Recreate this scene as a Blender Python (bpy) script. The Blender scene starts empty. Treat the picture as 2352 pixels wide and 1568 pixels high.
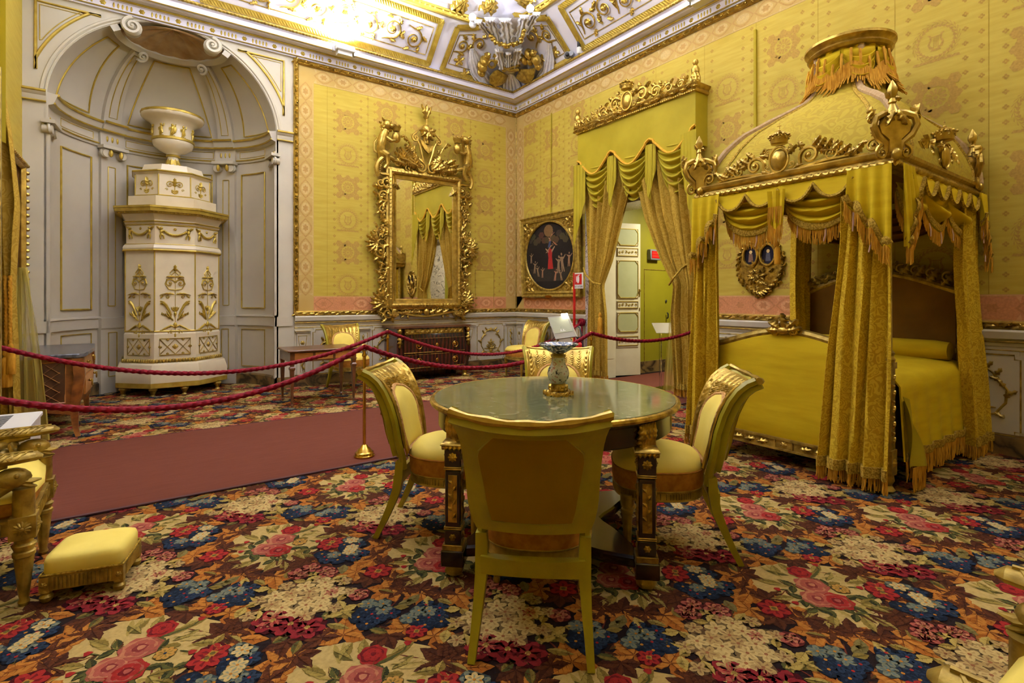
import bpy, bmesh, math, random
from math import sin, cos, pi, radians, atan2, sqrt, hypot
from mathutils import Matrix, Vector
random.seed(7)
SC = bpy.context.scene
COL = SC.collection

# ---------------------------------------------------------------- camera
FPX = 1202.0; CX = 1176.0; HY = 685.0; EYE = 1.25
AX = radians(54.6)
FW = (cos(AX), sin(AX)); RT = (sin(AX), -cos(AX))
CAM = (-5.6438, -7.8033)
cd = bpy.data.cameras.new('camera'); cam = bpy.data.objects.new('camera', cd); COL.objects.link(cam)
cd.sensor_width = 36.0; cd.lens = FPX / 2352 * 36.0; cd.shift_y = -(784 - HY) / 2352
cam.location = (CAM[0], CAM[1], EYE); cam.rotation_euler = (pi / 2, 0, -atan2(FW[0], FW[1]))
cd.clip_start = 0.05
SC.camera = cam
# ---------------------------------------------------------------- world, exposure
W = bpy.data.worlds.new('world'); SC.world = W; W.use_nodes = True
W.node_tree.nodes['Background'].inputs[0].default_value = (1.0, .9, .75, 1); W.node_tree.nodes['Background'].inputs[1].default_value = 0.05
SC.view_settings.view_transform = 'Standard'; SC.view_settings.look = 'None'
SC.view_settings.gamma = 1.0; SC.view_settings.use_curve_mapping = False
SC.view_settings.exposure = 0.85
SC.cycles.max_bounces = 7; SC.cycles.diffuse_bounces = 4; SC.cycles.use_denoising = True
SC.cycles.sample_clamp_indirect = 6.0
# ---------------------------------------------------------------- uplights on the cornices
LCOL = (.97, 1.02, 1.02)
def uplight(x, y, z, tx, ty, tz, power, blend=.6, size=150, r=.12):
    l = bpy.data.lights.new('uplight', 'SPOT'); o = bpy.data.objects.new('uplight', l); COL.objects.link(o)
    l.energy = power; l.color = LCOL; l.spot_size = radians(size); l.spot_blend = blend; l.shadow_soft_size = r
    o.location = (x, y, z); o.rotation_euler = (Vector((tx, ty, tz)) - o.location).to_track_quat('-Z', 'Y').to_euler()
    return o
uplight(-3.28, -.34, 4.86, -3.45, -.75, 6.0, 1800, .7, 158)
uplight(-.40, -4.15, 4.84, -1.0, -4.2, 6.0, 900, .5, 162)
uplight(-.40, -8.2, 4.84, -1.0, -7.9, 6.0, 260, .35, 166)
uplight(-6.3, -3.6, 4.84, -5.9, -3.6, 6.0, 560, .5, 160, .4)

# ---------------------------------------------------------------- helpers
def ray(px, py):
    s = (px - CX) / FPX; t = (HY - py) / FPX
    return (FW[0] + s * RT[0], FW[1] + s * RT[1], t)
def PL(px, py, off=0.0):            # a photo position on the plane y = -off -> (x, z)
    d = ray(px, py); k = (-off - CAM[1]) / d[1]
    return (CAM[0] + k * d[0], EYE + k * d[2])
def PR(px, py, off=0.0):            # on the plane x = -off -> (-y, z)
    d = ray(px, py); k = (-off - CAM[0]) / d[0]
    return (-(CAM[1] + k * d[1]), EYE + k * d[2])
def FL(px, py, z=0.0):
    d = ray(px, py); k = (z - EYE) / d[2]
    return (CAM[0] + k * d[0], CAM[1] + k * d[1])
def LD(lat, dep):                   # lateral and depth seen from the camera -> x, y
    return (CAM[0] + dep * FW[0] + lat * RT[0], CAM[1] + dep * FW[1] + lat * RT[1])
ML = Matrix(((1, 0, 0, 0), (0, 0, -1, 0), (0, 1, 0, 0), (0, 0, 0, 1)))      # (u, v, w) on the wall y = 0
MR = Matrix(((0, 0, -1, 0), (-1, 0, 0, 0), (0, 1, 0, 0), (0, 0, 0, 1)))     # on the wall x = 0
MW = Matrix(((0, 0, 1, -6.7), (1, 0, 0, 0), (0, 1, 0, 0), (0, 0, 0, 1)))    # on the window wall x = -6.7
def T(x=0, y=0, z=0): return Matrix.Translation((x, y, z))
def RZ(a): return Matrix.Rotation(a, 4, 'Z')
def RX(a): return Matrix.Rotation(a, 4, 'X')
def RY(a): return Matrix.Rotation(a, 4, 'Y')
def SCL(x, y, z): return Matrix.Diagonal((x, y, z, 1))
def lerp(a, b, t): return a + (b - a) * t
def S(r, g, b):
    f = lambda c: c / 12.92 if c <= .04045 else ((c + .055) / 1.055) ** 2.4
    return (f(r / 255), f(g / 255), f(b / 255), 1.0)

# ---------------------------------------------------------------- materials
def nt(name):
    m = bpy.data.materials.new(name); m.use_nodes = True
    t = m.node_tree; return m, t, t.nodes['Principled BSDF']
def N(t, typ, **kw):
    n = t.nodes.new(typ)
    for k, v in kw.items(): setattr(n, k, v)
    return n
def coords(t, scale=(1, 1, 1)):
    tc = N(t, 'ShaderNodeTexCoord'); mp = N(t, 'ShaderNodeMapping'); mp.inputs['Scale'].default_value = scale
    t.links.new(tc.outputs['Object'], mp.inputs['Vector']); return mp.outputs[0]
def mat(name, c, rough=.5, metal=0.0, c2=None, nscale=8.0, stretch=(1, 1, 1), lo=.35, hi=.65, bump=0.0, bscale=None, sheen=0.0, spec=.5, detail=4.0, coat=0.0, kind='noise', alpha=1.0, trans=0.0):
    m, t, b = nt(name)
    b.inputs['Base Color'].default_value = c; b.inputs['Roughness'].default_value = rough; b.inputs['Metallic'].default_value = metal
    b.inputs['Specular IOR Level'].default_value = spec
    if coat: b.inputs['Coat Weight'].default_value = coat; b.inputs['Coat Roughness'].default_value = .08
    if sheen: b.inputs['Sheen Weight'].default_value = sheen; b.inputs['Sheen Roughness'].default_value = .4
    if trans: b.inputs['Transmission Weight'].default_value = trans
    if alpha < 1: b.inputs['Alpha'].default_value = alpha
    v = coords(t, stretch)
    if kind == 'noise':
        n = N(t, 'ShaderNodeTexNoise'); n.inputs['Scale'].default_value = nscale; n.inputs['Detail'].default_value = detail; fac = n.outputs[0]
    elif kind == 'voronoi':
        n = N(t, 'ShaderNodeTexVoronoi'); n.inputs['Scale'].default_value = nscale; fac = n.outputs['Distance']
    else:
        n = N(t, 'ShaderNodeTexWave'); n.inputs['Scale'].default_value = nscale; n.inputs['Distortion'].default_value = detail * 2
        n.inputs['Detail'].default_value = 2; fac = n.outputs['Fac']
    t.links.new(v, n.inputs['Vector'])
    if c2:
        r = N(t, 'ShaderNodeValToRGB'); r.color_ramp.elements[0].position = lo; r.color_ramp.elements[1].position = hi
        r.color_ramp.elements[0].color = c; r.color_ramp.elements[1].color = c2
        t.links.new(fac, r.inputs[0]); t.links.new(r.outputs[0], b.inputs['Base Color'])
    if bump:
        n2 = n
        if bscale:
            n2 = N(t, 'ShaderNodeTexNoise'); n2.inputs['Scale'].default_value = bscale; n2.inputs['Detail'].default_value = 3; t.links.new(v, n2.inputs['Vector'])
        bp = N(t, 'ShaderNodeBump'); bp.inputs['Strength'].default_value = bump; bp.inputs['Distance'].default_value = .01
        t.links.new(n2.outputs[0], bp.inputs['Height']); t.links.new(bp.outputs[0], b.inputs['Normal'])
    return m
def colmat(name, rough=.8, bump=.0, bscale=400, spec=.3):   # colour comes from the mesh's own face colours (a woven or painted pattern)
    m, t, b = nt(name); a = N(t, 'ShaderNodeAttribute'); a.attribute_name = 'Col'
    n = N(t, 'ShaderNodeTexNoise'); n.inputs['Scale'].default_value = 60; n.inputs['Detail'].default_value = 5
    t.links.new(coords(t), n.inputs['Vector'])
    mx = N(t, 'ShaderNodeMix', data_type='RGBA', blend_type='MULTIPLY'); mx.inputs[0].default_value = 1
    r = N(t, 'ShaderNodeValToRGB'); r.color_ramp.elements[0].color = (.84, .84, .84, 1); r.color_ramp.elements[1].color = (1.1, 1.1, 1.1, 1)
    r.color_ramp.elements[0].position = .3; r.color_ramp.elements[1].position = .7
    t.links.new(n.outputs[0], r.inputs[0])
    t.links.new(a.outputs['Color'], mx.inputs[6]); t.links.new(r.outputs[0], mx.inputs[7]); t.links.new(mx.outputs[2], b.inputs['Base Color'])
    b.inputs['Roughness'].default_value = rough; b.inputs['Specular IOR Level'].default_value = spec
    if bump:
        n2 = N(t, 'ShaderNodeTexNoise'); n2.inputs['Scale'].default_value = bscale
        t.links.new(coords(t), n2.inputs['Vector']); bp = N(t, 'ShaderNodeBump'); bp.inputs['Strength'].default_value = bump; bp.inputs['Distance'].default_value = .004
        t.links.new(n2.outputs[0], bp.inputs['Height']); t.links.new(bp.outputs[0], b.inputs['Normal'])
    return m
def damask(name, c, c2, scale=9.0, rough=.45, lo=.47, hi=.53, sheen=.2, bump=.15):   # tone-on-tone scrolling weave
    m, t, b = nt(name); v = coords(t)
    w = N(t, 'ShaderNodeTexNoise'); w.inputs['Scale'].default_value = scale * .6; w.inputs['Detail'].default_value = 1.5
    t.links.new(v, w.inputs['Vector'])
    ad = N(t, 'ShaderNodeVectorMath', operation='MULTIPLY_ADD'); ad.inputs[1].default_value = (.35, .35, .35)
    t.links.new(w.outputs['Color'], ad.inputs[0]); t.links.new(v, ad.inputs[2])
    n = N(t, 'ShaderNodeTexVoronoi', feature='SMOOTH_F1'); n.inputs['Scale'].default_value = scale; n.inputs['Smoothness'].default_value = .4
    t.links.new(ad.outputs[0], n.inputs['Vector'])
    mu = N(t, 'ShaderNodeMath', operation='MULTIPLY'); mu.inputs[1].default_value = 21.0
    sn = N(t, 'ShaderNodeMath', operation='SINE'); t.links.new(n.outputs['Distance'], mu.inputs[0]); t.links.new(mu.outputs[0], sn.inputs[0])
    ml = N(t, 'ShaderNodeMath', operation='MULTIPLY_ADD'); ml.inputs[1].default_value = .5; ml.inputs[2].default_value = .5; t.links.new(sn.outputs[0], ml.inputs[0])
    r = N(t, 'ShaderNodeValToRGB'); r.color_ramp.elements[0].position = lo; r.color_ramp.elements[1].position = hi
    r.color_ramp.elements[0].color = c; r.color_ramp.elements[1].color = c2
    t.links.new(ml.outputs[0], r.inputs[0]); t.links.new(r.outputs[0], b.inputs['Base Color'])
    b.inputs['Roughness'].default_value = rough; b.inputs['Sheen Weight'].default_value = sheen
    bp = N(t, 'ShaderNodeBump'); bp.inputs['Strength'].default_value = bump; bp.inputs['Distance'].default_value = .003
    t.links.new(ml.outputs[0], bp.inputs['Height']); t.links.new(bp.outputs[0], b.inputs['Normal'])
    return m
M = {}
M['gold'] = mat('gilt wood', S(204, 172, 80), .3, .75, S(138, 110, 40), 14, bump=.25, bscale=40, lo=.3, hi=.75)
M['gold_flat'] = mat('gold paint line', S(196, 170, 72), .4, .5, S(166, 138, 48), 10, lo=.3, hi=.7)
M['gold_dull'] = mat('worn gilding', S(182, 154, 66), .42, .5, S(130, 104, 36), 18, bump=.2, bscale=60)
M['brass'] = mat('polished brass', S(214, 176, 88), .16, 1.0, S(190, 150, 64), 5)
M['bronze'] = mat('gilt bronze', S(196, 164, 72), .3, .8, S(126, 98, 36), 25, bump=.2, bscale=60)
M['white'] = mat('white wall paint', S(196, 188, 166), .55, 0, S(186, 177, 156), 2.0, bump=.05, bscale=30)
M['ceilw'] = mat('ceiling plaster', S(224, 221, 234), .6, 0, S(216, 212, 228), 2.0, bump=.04, bscale=20)
M['grey'] = mat('grey white niche paint', S(190, 182, 162), .5, 0, S(179, 170, 152), 1.5, bump=.05, bscale=25)
M['stucco'] = mat('white stucco', S(230, 228, 232), .5, 0, S(214, 210, 216), 20)
M['stove'] = mat('cream glazed ceramic', S(224, 211, 178), .25, 0, S(213, 198, 166), 3.0, coat=.15)
M['silk'] = mat('yellow silk wall covering', S(187, 165, 69), .45, 0, S(177, 154, 58), 3.0, stretch=(1, 1, 9), sheen=.05, bump=.05, bscale=120)
M['band'] = mat('salmon silk border', S(188, 160, 94), .5, 0, S(180, 150, 84), 3.0)
M['silkpat'] = colmat('woven silk motifs', .5)
M['olive'] = mat('olive silk valance', S(166, 148, 34), .38, 0, S(154, 136, 26), 3.0, sheen=.1)
M['drape'] = damask('tan gold damask', S(176, 144, 54), S(158, 126, 40), 11.0)
M['beddrape'] = damask('yellow damask', S(206, 174, 46), S(180, 146, 32), 15.0)
M['bedsilk'] = mat('yellow bed silk', S(206, 178, 30), .42, 0, S(192, 162, 24), 3.0, stretch=(1, 1, 6), sheen=.06)
M['domesilk'] = damask('darkened dome damask', S(168, 146, 46), S(156, 132, 40), 9.0)  # yellow damask darkened to offset the strong ceiling light on the dome
M['lining'] = mat('brown lining silk', S(120, 84, 28), .6, 0, S(106, 72, 22), 5.0)  # brown puts the shade inside the canopy into the cloth
M['fringe'] = mat('golden bullion fringe', S(208, 156, 50), .6, 0, S(168, 116, 28), 60, stretch=(1, 1, .2))
M['fringe2'] = mat('lilac cord strands', S(206, 170, 150), .5)
M['braid'] = mat('woven braid', S(188, 156, 60), .6, 0, S(136, 108, 32), 90, bump=.4, bscale=200, lo=.4, hi=.6)
M['rib'] = mat('faded rib galloon', S(176, 148, 108), .55, 0, S(156, 126, 84), 40)
M['olbraid'] = mat('orange gold braid', S(190, 136, 34), .5, 0, S(214, 172, 60), 80, lo=.4, hi=.6)
M['sheer'] = mat('sheer yellow voile', S(206, 190, 92), .8, 0, alpha=.45)
M['chairsilk'] = mat('pale yellow chair silk', S(238, 216, 108), .42, 0, S(228, 204, 94), 4.0, sheen=.1, bump=.08, bscale=20)
M['chairside'] = mat('amber worn velvet', S(176, 120, 42), .8, 0, S(150, 96, 34), 30, sheen=.3)
M['chairback'] = mat('amber back cloth', S(146, 114, 14), .7, 0, S(136, 104, 12), 5, bump=.1, bscale=8)
M['olivewood'] = mat('olive painted wood', S(160, 148, 20), .42, 0, S(146, 132, 16), 9, bump=.1, bscale=60)
M['trim_silk'] = mat('gathered trim braid', S(202, 160, 100), .6, 0, S(180, 134, 78), 90, lo=.4, hi=.6, bump=.3, bscale=150)
M['ebony'] = mat('dark mahogany', S(44, 22, 16), .22, 0, S(26, 13, 10), 6, stretch=(1, 1, .2), coat=.4)
M['mahog'] = mat('flame mahogany', S(70, 30, 20), .2, 0, S(34, 16, 12), 5, stretch=(1, 1, .5), coat=.5, kind='wave', detail=2)
M['walnut'] = mat('brown walnut', S(108, 66, 36), .3, 0, S(80, 46, 26), 7, stretch=(.3, 1, 1), coat=.3)
M['burl'] = mat('amber burl veneer', S(160, 100, 44), .3, 0, S(104, 58, 26), 12, coat=.4, detail=8)
M['inlay'] = mat('honey inlay', S(186, 128, 62), .35, 0, S(160, 104, 46), 10)
M['darkstone'] = mat('grey marble slab', S(92, 92, 96), .18, 0, S(70, 70, 76), 5, kind='wave', detail=4)
M['runner'] = mat('dusty red runner', S(100, 54, 40), .95, 0, S(93, 49, 36), 30, stretch=(.2, 3, 1), bump=.1, bscale=300, spec=.1)
M['rope'] = mat('crimson rope', S(132, 4, 28), .7, 0, S(96, 3, 20), 40, spec=.2)
M['red'] = mat('red enamel', S(186, 20, 24), .3, 0, coat=.4)
M['black'] = mat('black rubber', S(24, 24, 26), .5)
M['metal'] = mat('grey metal', S(150, 150, 150), .3, .9)
M['wplastic'] = mat('white plastic', S(222, 220, 214), .4)
M['gplastic'] = mat('grey plastic', S(120, 120, 122), .4)
M['acrylic'] = mat('clear acrylic', (.95, .97, .97, 1), .03, trans=1.0)
M['mirror'] = mat('mirror silvering', (.86, .84, .78, 1), .02, 1.0)
M['green'] = mat('lime green wall', S(142, 132, 20), .5, 0, S(126, 116, 16), 1.2, bump=.05, bscale=10)
M['sage'] = mat('sage door panel', S(176, 176, 132), .5, 0, S(168, 168, 122), 4)
M['doorw'] = mat('ivory door paint', S(214, 204, 176), .4, 0, S(204, 192, 162), 4)
# marbles
def marble(name, base, vein, scale, rough=.2, lo=.0, hi=.06, mid=None):
    m, t, b = nt(name); v = coords(t)
    n = N(t, 'ShaderNodeTexNoise'); n.inputs['Scale'].default_value = scale; n.inputs['Detail'].default_value = 8; n.inputs['Distortion'].default_value = 1.2
    t.links.new(v, n.inputs['Vector'])
    a = N(t, 'ShaderNodeMath', operation='SUBTRACT'); a.inputs[1].default_value = .5; t.links.new(n.outputs[0], a.inputs[0])
    ab = N(t, 'ShaderNodeMath', operation='ABSOLUTE'); t.links.new(a.outputs[0], ab.inputs[0])
    r = N(t, 'ShaderNodeValToRGB'); r.color_ramp.elements[0].position = lo; r.color_ramp.elements[1].position = hi
    r.color_ramp.elements[0].color = vein; r.color_ramp.elements[1].color = base
    if mid: e = r.color_ramp.elements.new(min(1, hi * 2.5)); e.color = mid
    t.links.new(ab.outputs[0], r.inputs[0]); t.links.new(r.outputs[0], b.inputs['Base Color'])
    b.inputs['Roughness'].default_value = rough; return m
M['marble_skirt'] = marble('brown veined marble', S(104, 82, 50), S(44, 34, 22), 3.0, .3, mid=S(128, 100, 56))
M['marble_door'] = marble('white grey veined marble', S(196, 184, 176), S(70, 64, 74), 5.0, .2, 0, .03, S(170, 160, 156))
M['marble_table'] = marble('green grey marble', S(136, 128, 96), S(88, 96, 62), 11.0, .09, 0, .2, S(118, 108, 84))
for k in ('silk', 'band', 'silkpat', 'olive', 'drape', 'beddrape', 'bedsilk', 'domesilk', 'lining', 'fringe', 'braid', 'rib', 'olbraid', 'chairsilk', 'chairside', 'chairback', 'trim_silk', 'fringe2', 'sheer'):
    b_ = M[k].node_tree.nodes['Principled BSDF']; b_.inputs['Specular IOR Level'].default_value = .12; b_.inputs['Sheen Weight'].default_value = 0; b_.inputs['Roughness'].default_value = .58 if k in ('silk', 'olive', 'chairsilk') else .8
# ceiling lamp lens
m_, t_, b_ = nt('lamp lens'); b_.inputs['Emission Color'].default_value = (1, .93, .8, 1); b_.inputs['Emission Strength'].default_value = 30; M['lens'] = m_

# ---------------------------------------------------------------- mesh builder
def interp(a, n):
    return [a + (b - a) * i / n for i in range(n)]
class MB:
    def __init__(s, X=None): s.v = []; s.f = []; s.c = []; s.X = X or Matrix.Identity(4); s.col = None; s.zj = 0; s.zk = 0
    def add(s, vs, fs, col=None, X=None):
        k = len(s.v); A = s.X @ X if X is not None else s.X
        s.v.extend([tuple(A @ Vector(p)) for p in vs]); s.f.extend([tuple(i + k for i in f) for f in fs])
        s.c.extend([col or s.col or (1, 1, 1, 1)] * len(fs)); return s
    def box(s, x0, x1, y0, y1, z0, z1, X=None, ch=0.0):
        if not ch:
            return s.add([(x0, y0, z0), (x1, y0, z0), (x1, y1, z0), (x0, y1, z0), (x0, y0, z1), (x1, y0, z1), (x1, y1, z1), (x0, y1, z1)],
                         [(0, 3, 2, 1), (4, 5, 6, 7), (0, 1, 5, 4), (1, 2, 6, 5), (2, 3, 7, 6), (3, 0, 4, 7)], X=X)
        c = ch; P = [(x0 + c, y0), (x1 - c, y0), (x1, y0 + c), (x1, y1 - c), (x1 - c, y1), (x0 + c, y1), (x0, y1 - c), (x0, y0 + c)]
        Q = [(x0 + c, y0 + c), (x1 - c, y0 + c), (x1 - c, y0 + c), (x1 - c, y1 - c), (x1 - c, y1 - c), (x0 + c, y1 - c), (x0 + c, y1 - c), (x0 + c, y0 + c)]
        return s.loft([[(p[0], p[1], z0) for p in Q], [(p[0], p[1], z0 + c) for p in P], [(p[0], p[1], z1 - c) for p in P], [(p[0], p[1], z1) for p in Q]], X=X)
    def loft(s, rings, X=None, cap=True, closed=True):
        n = len(rings[0]); vs = [p for r in rings for p in r]; fs = []
        for i in range(len(rings) - 1):
            for j in range(n if closed else n - 1):
                a = i * n + j; b = i * n + (j + 1) % n; fs.append((a, b, b + n, a + n))
        if cap: fs.append(tuple(range(n - 1, -1, -1))); fs.append(tuple((len(rings) - 1) * n + j for j in range(n)))
        return s.add(vs, fs, X=X)
    def lathe(s, prof, n=24, X=None, a0=0, a1=2 * pi, flute=None):
        full = abs(a1 - a0 - 2 * pi) < 1e-6; m = n if full else n + 1; rings = []
        for r, z in prof:
            ring = []
            for j in range(m):
                a = a0 + (a1 - a0) * j / n; q = r
                if flute and flute[1] <= z <= flute[2]: q = r * (1 - flute[3] * (.5 - .5 * cos(a * flute[0])))
                ring.append((q * cos(a), q * sin(a), z))
            rings.append(ring)
        return s.loft(rings, X=X, cap=full, closed=full)
    def grid(s, fn, nu, nv, X=None, cu=False):
        vs = [fn(i / nu, j / nv) for j in range(nv + 1) for i in range(nu + (0 if cu else 1))]; w = nu + (0 if cu else 1)
        fs = [(j * w + i, j * w + (i + 1) % w, (j + 1) * w + (i + 1) % w, (j + 1) * w + i) for j in range(nv) for i in range(nu)]
        return s.add(vs, fs, X=X)
    def sheet(s, fn, nu, nv, th=.004, X=None):   # a cloth with real thickness
        top = [[Vector(fn(i / nu, j / nv)) for i in range(nu + 1)] for j in range(nv + 1)]; w = nu + 1; n = w * (nv + 1); nrm = []
        for j in range(nv + 1):
            for i in range(w):
                du = top[j][min(i + 1, nu)] - top[j][max(i - 1, 0)]; dv = top[min(j + 1, nv)][i] - top[max(j - 1, 0)][i]
                q = du.cross(dv); nrm.append(q.normalized() if q.length > 1e-12 else Vector((0, 0, 1)))
        a = [p for r in top for p in r]; b = [p - q * th for p, q in zip(a, nrm)]
        fs = []
        for j in range(nv):
            for i in range(nu):
                k = j * w + i; fs.append((k, k + 1, k + w + 1, k + w)); fs.append((n + k, n + k + w, n + k + w + 1, n + k + 1))
        for i in range(nu):
            fs.append((i, n + i, n + i + 1, i + 1)); k = nv * w + i; fs.append((k, k + 1, n + k + 1, n + k))
        for j in range(nv):
            k = j * w; fs.append((k, k + w, n + k + w, n + k)); k += nu; fs.append((k, n + k, n + k + w, k + w))
        return s.add([tuple(p) for p in a + b], fs, X=X)
    def sph(s, c, r, nu=10, nv=7, X=None):
        if not isinstance(r, tuple): r = (r, r, r)
        rings = []
        for j in range(1, nv):
            ph = pi * j / nv; rings.append([(c[0] + r[0] * sin(ph) * cos(2 * pi * i / nu), c[1] + r[1] * sin(ph) * sin(2 * pi * i / nu), c[2] - r[2] * cos(ph)) for i in range(nu)])
        vs = [p for q in rings for p in q] + [(c[0], c[1], c[2] - r[2]), (c[0], c[1], c[2] + r[2])]; fs = []
        for j in range(nv - 2):
            for i in range(nu): fs.append((j * nu + i, j * nu + (i + 1) % nu, (j + 1) * nu + (i + 1) % nu, (j + 1) * nu + i))
        b = len(vs) - 2
        for i in range(nu): fs.append((b, (i + 1) % nu, i)); k = (nv - 2) * nu; fs.append((b + 1, k + i, k + (i + 1) % nu))
        return s.add(vs, fs, X=X)
    def tube(s, pts, r, n=6, X=None, flat=1.0, up=None, closed=False, twist=0.0, prof=None):
        P = [Vector(p) for p in pts]; m = len(P)
        if m < 2: return s
        R = r if isinstance(r, (list, tuple)) else [r] * m; rings = []; pu = None
        for i in range(m):
            d = (P[(i + 1) % m] - P[i - 1]) if closed else (P[min(i + 1, m - 1)] - P[max(i - 1, 0)])
            d = d.normalized() if d.length > 1e-9 else Vector((0, 0, 1))
            if up is not None: q = Vector(up)
            elif pu is None: q = Vector((0, 0, 1)) if abs(d.z) < .9 else Vector((1, 0, 0))
            else: q = pu
            a = d.cross(q)
            if a.length < 1e-6: a = d.cross(Vector((.3, 1, .2)))
            a.normalize(); b = a.cross(d).normalized(); pu = b
            if prof: rings.append([tuple(P[i] + a * (x * R[i]) + b * (y * R[i])) for x, y in prof])
            else: rings.append([tuple(P[i] + a * (cos(2 * pi * k / n + twist * i) * R[i]) + b * (sin(2 * pi * k / n + twist * i) * R[i] * flat)) for k in range(n)])
        if closed: rings.append(rings[0])
        return s.loft(rings, X=X, cap=not closed)
    def rope(s, pts, r, pitch=3.0, n=9, X=None):   # a twisted cord: three lobes winding round
        P = [Vector(p) for p in pts]; L = [0]
        for i in range(1, len(P)): L.append(L[-1] + (P[i] - P[i - 1]).length)
        step = r * .55; m = max(4, int(L[-1] / step)); Q = []; k = 0
        for i in range(m + 1):
            t = L[-1] * i / m
            while k < len(L) - 2 and L[k + 1] < t: k += 1
            Q.append(P[k].lerp(P[k + 1], (t - L[k]) / max(1e-9, L[k + 1] - L[k])))
        rings = []; pu = Vector((0, 0, 1))
        for i in range(m + 1):
            d = (Q[min(i + 1, m)] - Q[max(i - 1, 0)]).normalized(); a = d.cross(pu)
            if a.length < 1e-4: a = d.cross(Vector((1, .2, 0)))
            a.normalize(); b = a.cross(d); pu = b; ph = i * step / r / pitch * 2 * pi / 3
            rings.append([tuple(Q[i] + (a * cos(2 * pi * j / n) + b * sin(2 * pi * j / n)) * r * (1 + .14 * cos(3 * (2 * pi * j / n - ph)))) for j in range(n)])
        return s.loft(rings, X=X)
    def prism(s, poly, z0, z1, X=None, ch=0.0):
        a = sum(poly[i][0] * poly[(i + 1) % len(poly)][1] - poly[(i + 1) % len(poly)][0] * poly[i][1] for i in range(len(poly)))
        if a < 0: poly = poly[::-1]
        if ch:
            cx = sum(p[0] for p in poly) / len(poly); cy = sum(p[1] for p in poly) / len(poly); sz = max(hypot(p[0] - cx, p[1] - cy) for p in poly); k = 1 - ch / sz
            top = [(cx + (p[0] - cx) * k, cy + (p[1] - cy) * k, z1) for p in poly]
            return s.loft([[(p[0], p[1], z0) for p in poly], [(p[0], p[1], z1 - ch) for p in poly], top], X=X)
        return s.loft([[(p[0], p[1], z0) for p in poly], [(p[0], p[1], z1) for p in poly]], X=X)
    def poly(s, pts, z=0.0, col=None, X=None):
        if s.zj: s.zk += 1; z += s.zj * (s.zk % 24)
        return s.add([(p[0], p[1], z) for p in pts], [tuple(range(len(pts)))], col, X)
    # ---- carved ornament, drawn on the (u, v) plane with w towards the room
    def scroll(s, u, v, r, a0, turns=1.3, hand=1, th=.22, w=0.0, bud=True, tail=0.0, X=None):
        n = int(14 * turns) + 4; pts = []; rr = []
        for i in range(n):
            t = i / (n - 1); a = a0 + hand * 2 * pi * turns * t; q = r * (1 - .82 * t); pts.append((u + q * cos(a), v + q * sin(a), w + r * .25 * t)); rr.append(r * th * (1.05 - .55 * t))
        if tail:
            d = Vector((-sin(a0) * -hand, cos(a0) * -hand, 0)); p0 = Vector(pts[0]); pre = []
            for k in (1, .66, .33): pre.append(tuple(p0 + d * tail * k + Vector((cos(a0), sin(a0), 0)) * tail * .25 * k * k))
            pts = pre + pts; rr = [rr[0] * .45, rr[0] * .7, rr[0] * .9] + rr
        s.tube(pts, rr, 6, X=X, up=(0, 0, 1), flat=1.1)
        if bud: s.sph((u, v, w + r * .25), r * .26, 6, 5, X=X)
        return s
    def leaf(s, u, v, a, L, wd, w=0.0, curl=.35, lobes=4, X=None, rise=.3):   # acanthus leaf with a raised rib and lobed edge
        nl = lobes * 4; vs = []; fs = []; ca, sa = cos(a), sin(a)
        for i in range(nl + 1):
            t = i / nl; half = wd * (sin(pi * min(1, t * .92 + .08)) ** .7) * (.72 + .28 * cos(2 * pi * lobes * t + pi)) * (1 - .25 * t)
            x = L * t; b = curl * L * t * t * .5
            h = rise * L * sin(pi * t * .85) * .5
            for k, (e, hh) in enumerate(((-1, 0), (-.5, .12), (0, .3), (.5, .12), (1, 0))):
                y = b + half * e; q = w + h + wd * hh - (.25 * wd if abs(e) == 1 else 0)
                vs.append((u + x * ca - y * sa, v + x * sa + y * ca, q))
        for i in range(nl):
            for k in range(4): p = i * 5 + k; fs.append((p, p + 5, p + 6, p + 1))
        n0 = len(vs); vs += [(x, y, min(z - wd * .35, w)) for x, y, z in vs]
        for i in range(nl):
            for k in (0, 4):
                p = i * 5 + k; fs.append((p, n0 + p, n0 + p + 5, p + 5) if k == 0 else (p, p + 5, n0 + p + 5, n0 + p))
        return s.add(vs, fs, X=X)
    def rosette(s, u, v, r, n=6, w=0.0, X=None, h=.35):
        vs = []; fs = []; m = n * 6
        for q, zz in ((0.0, h * r * .6), (.3, h * r), (.62, h * r * .9), (1.0, 0.0)):
            for i in range(m):
                a = 2 * pi * i / m; rr = q * r * (1 - .22 * (q ** 2) * (.5 - .5 * cos(a * n))); vs.append((u + rr * cos(a), v + rr * sin(a), w + zz * (.75 + .25 * cos(a * n) if q > .5 else 1)))
        for j in range(3):
            for i in range(m): fs.append((j * m + i, (j + 1) * m + i, (j + 1) * m + (i + 1) % m, j * m + (i + 1) % m))
        s.add(vs, fs, X=X); return s.sph((u, v, w + h * r * .8), r * .25, 6, 5, X=X)
    def bead_line(s, p0, p1, r, gap, X=None):
        a, b = Vector(p0), Vector(p1); n = max(1, int((b - a).length / gap))
        for i in range(n + 1): s.sph(tuple(a.lerp(b, i / n)), r, 6, 4, X=X)
        return s
    def build(s, name, m, parent=None, local=False, smooth=True, ang=38, kind=None, label=None, col=False, org=None):
        vs = s.v; loc = None
        if parent is not None and not local:
            inv = chain(parent).inverted(); vs = [tuple(inv @ Vector(p)) for p in vs]
        elif parent is None and not local and vs:
            xs, ys, zs = [p[0] for p in vs], [p[1] for p in vs], [p[2] for p in vs]
            loc = org or ((min(xs) + max(xs)) / 2, (min(ys) + max(ys)) / 2, min(zs)); vs = [(p[0] - loc[0], p[1] - loc[1], p[2] - loc[2]) for p in vs]
        me = bpy.data.meshes.new(name); me.from_pydata(vs, [], s.f); me.materials.append(m)
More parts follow.
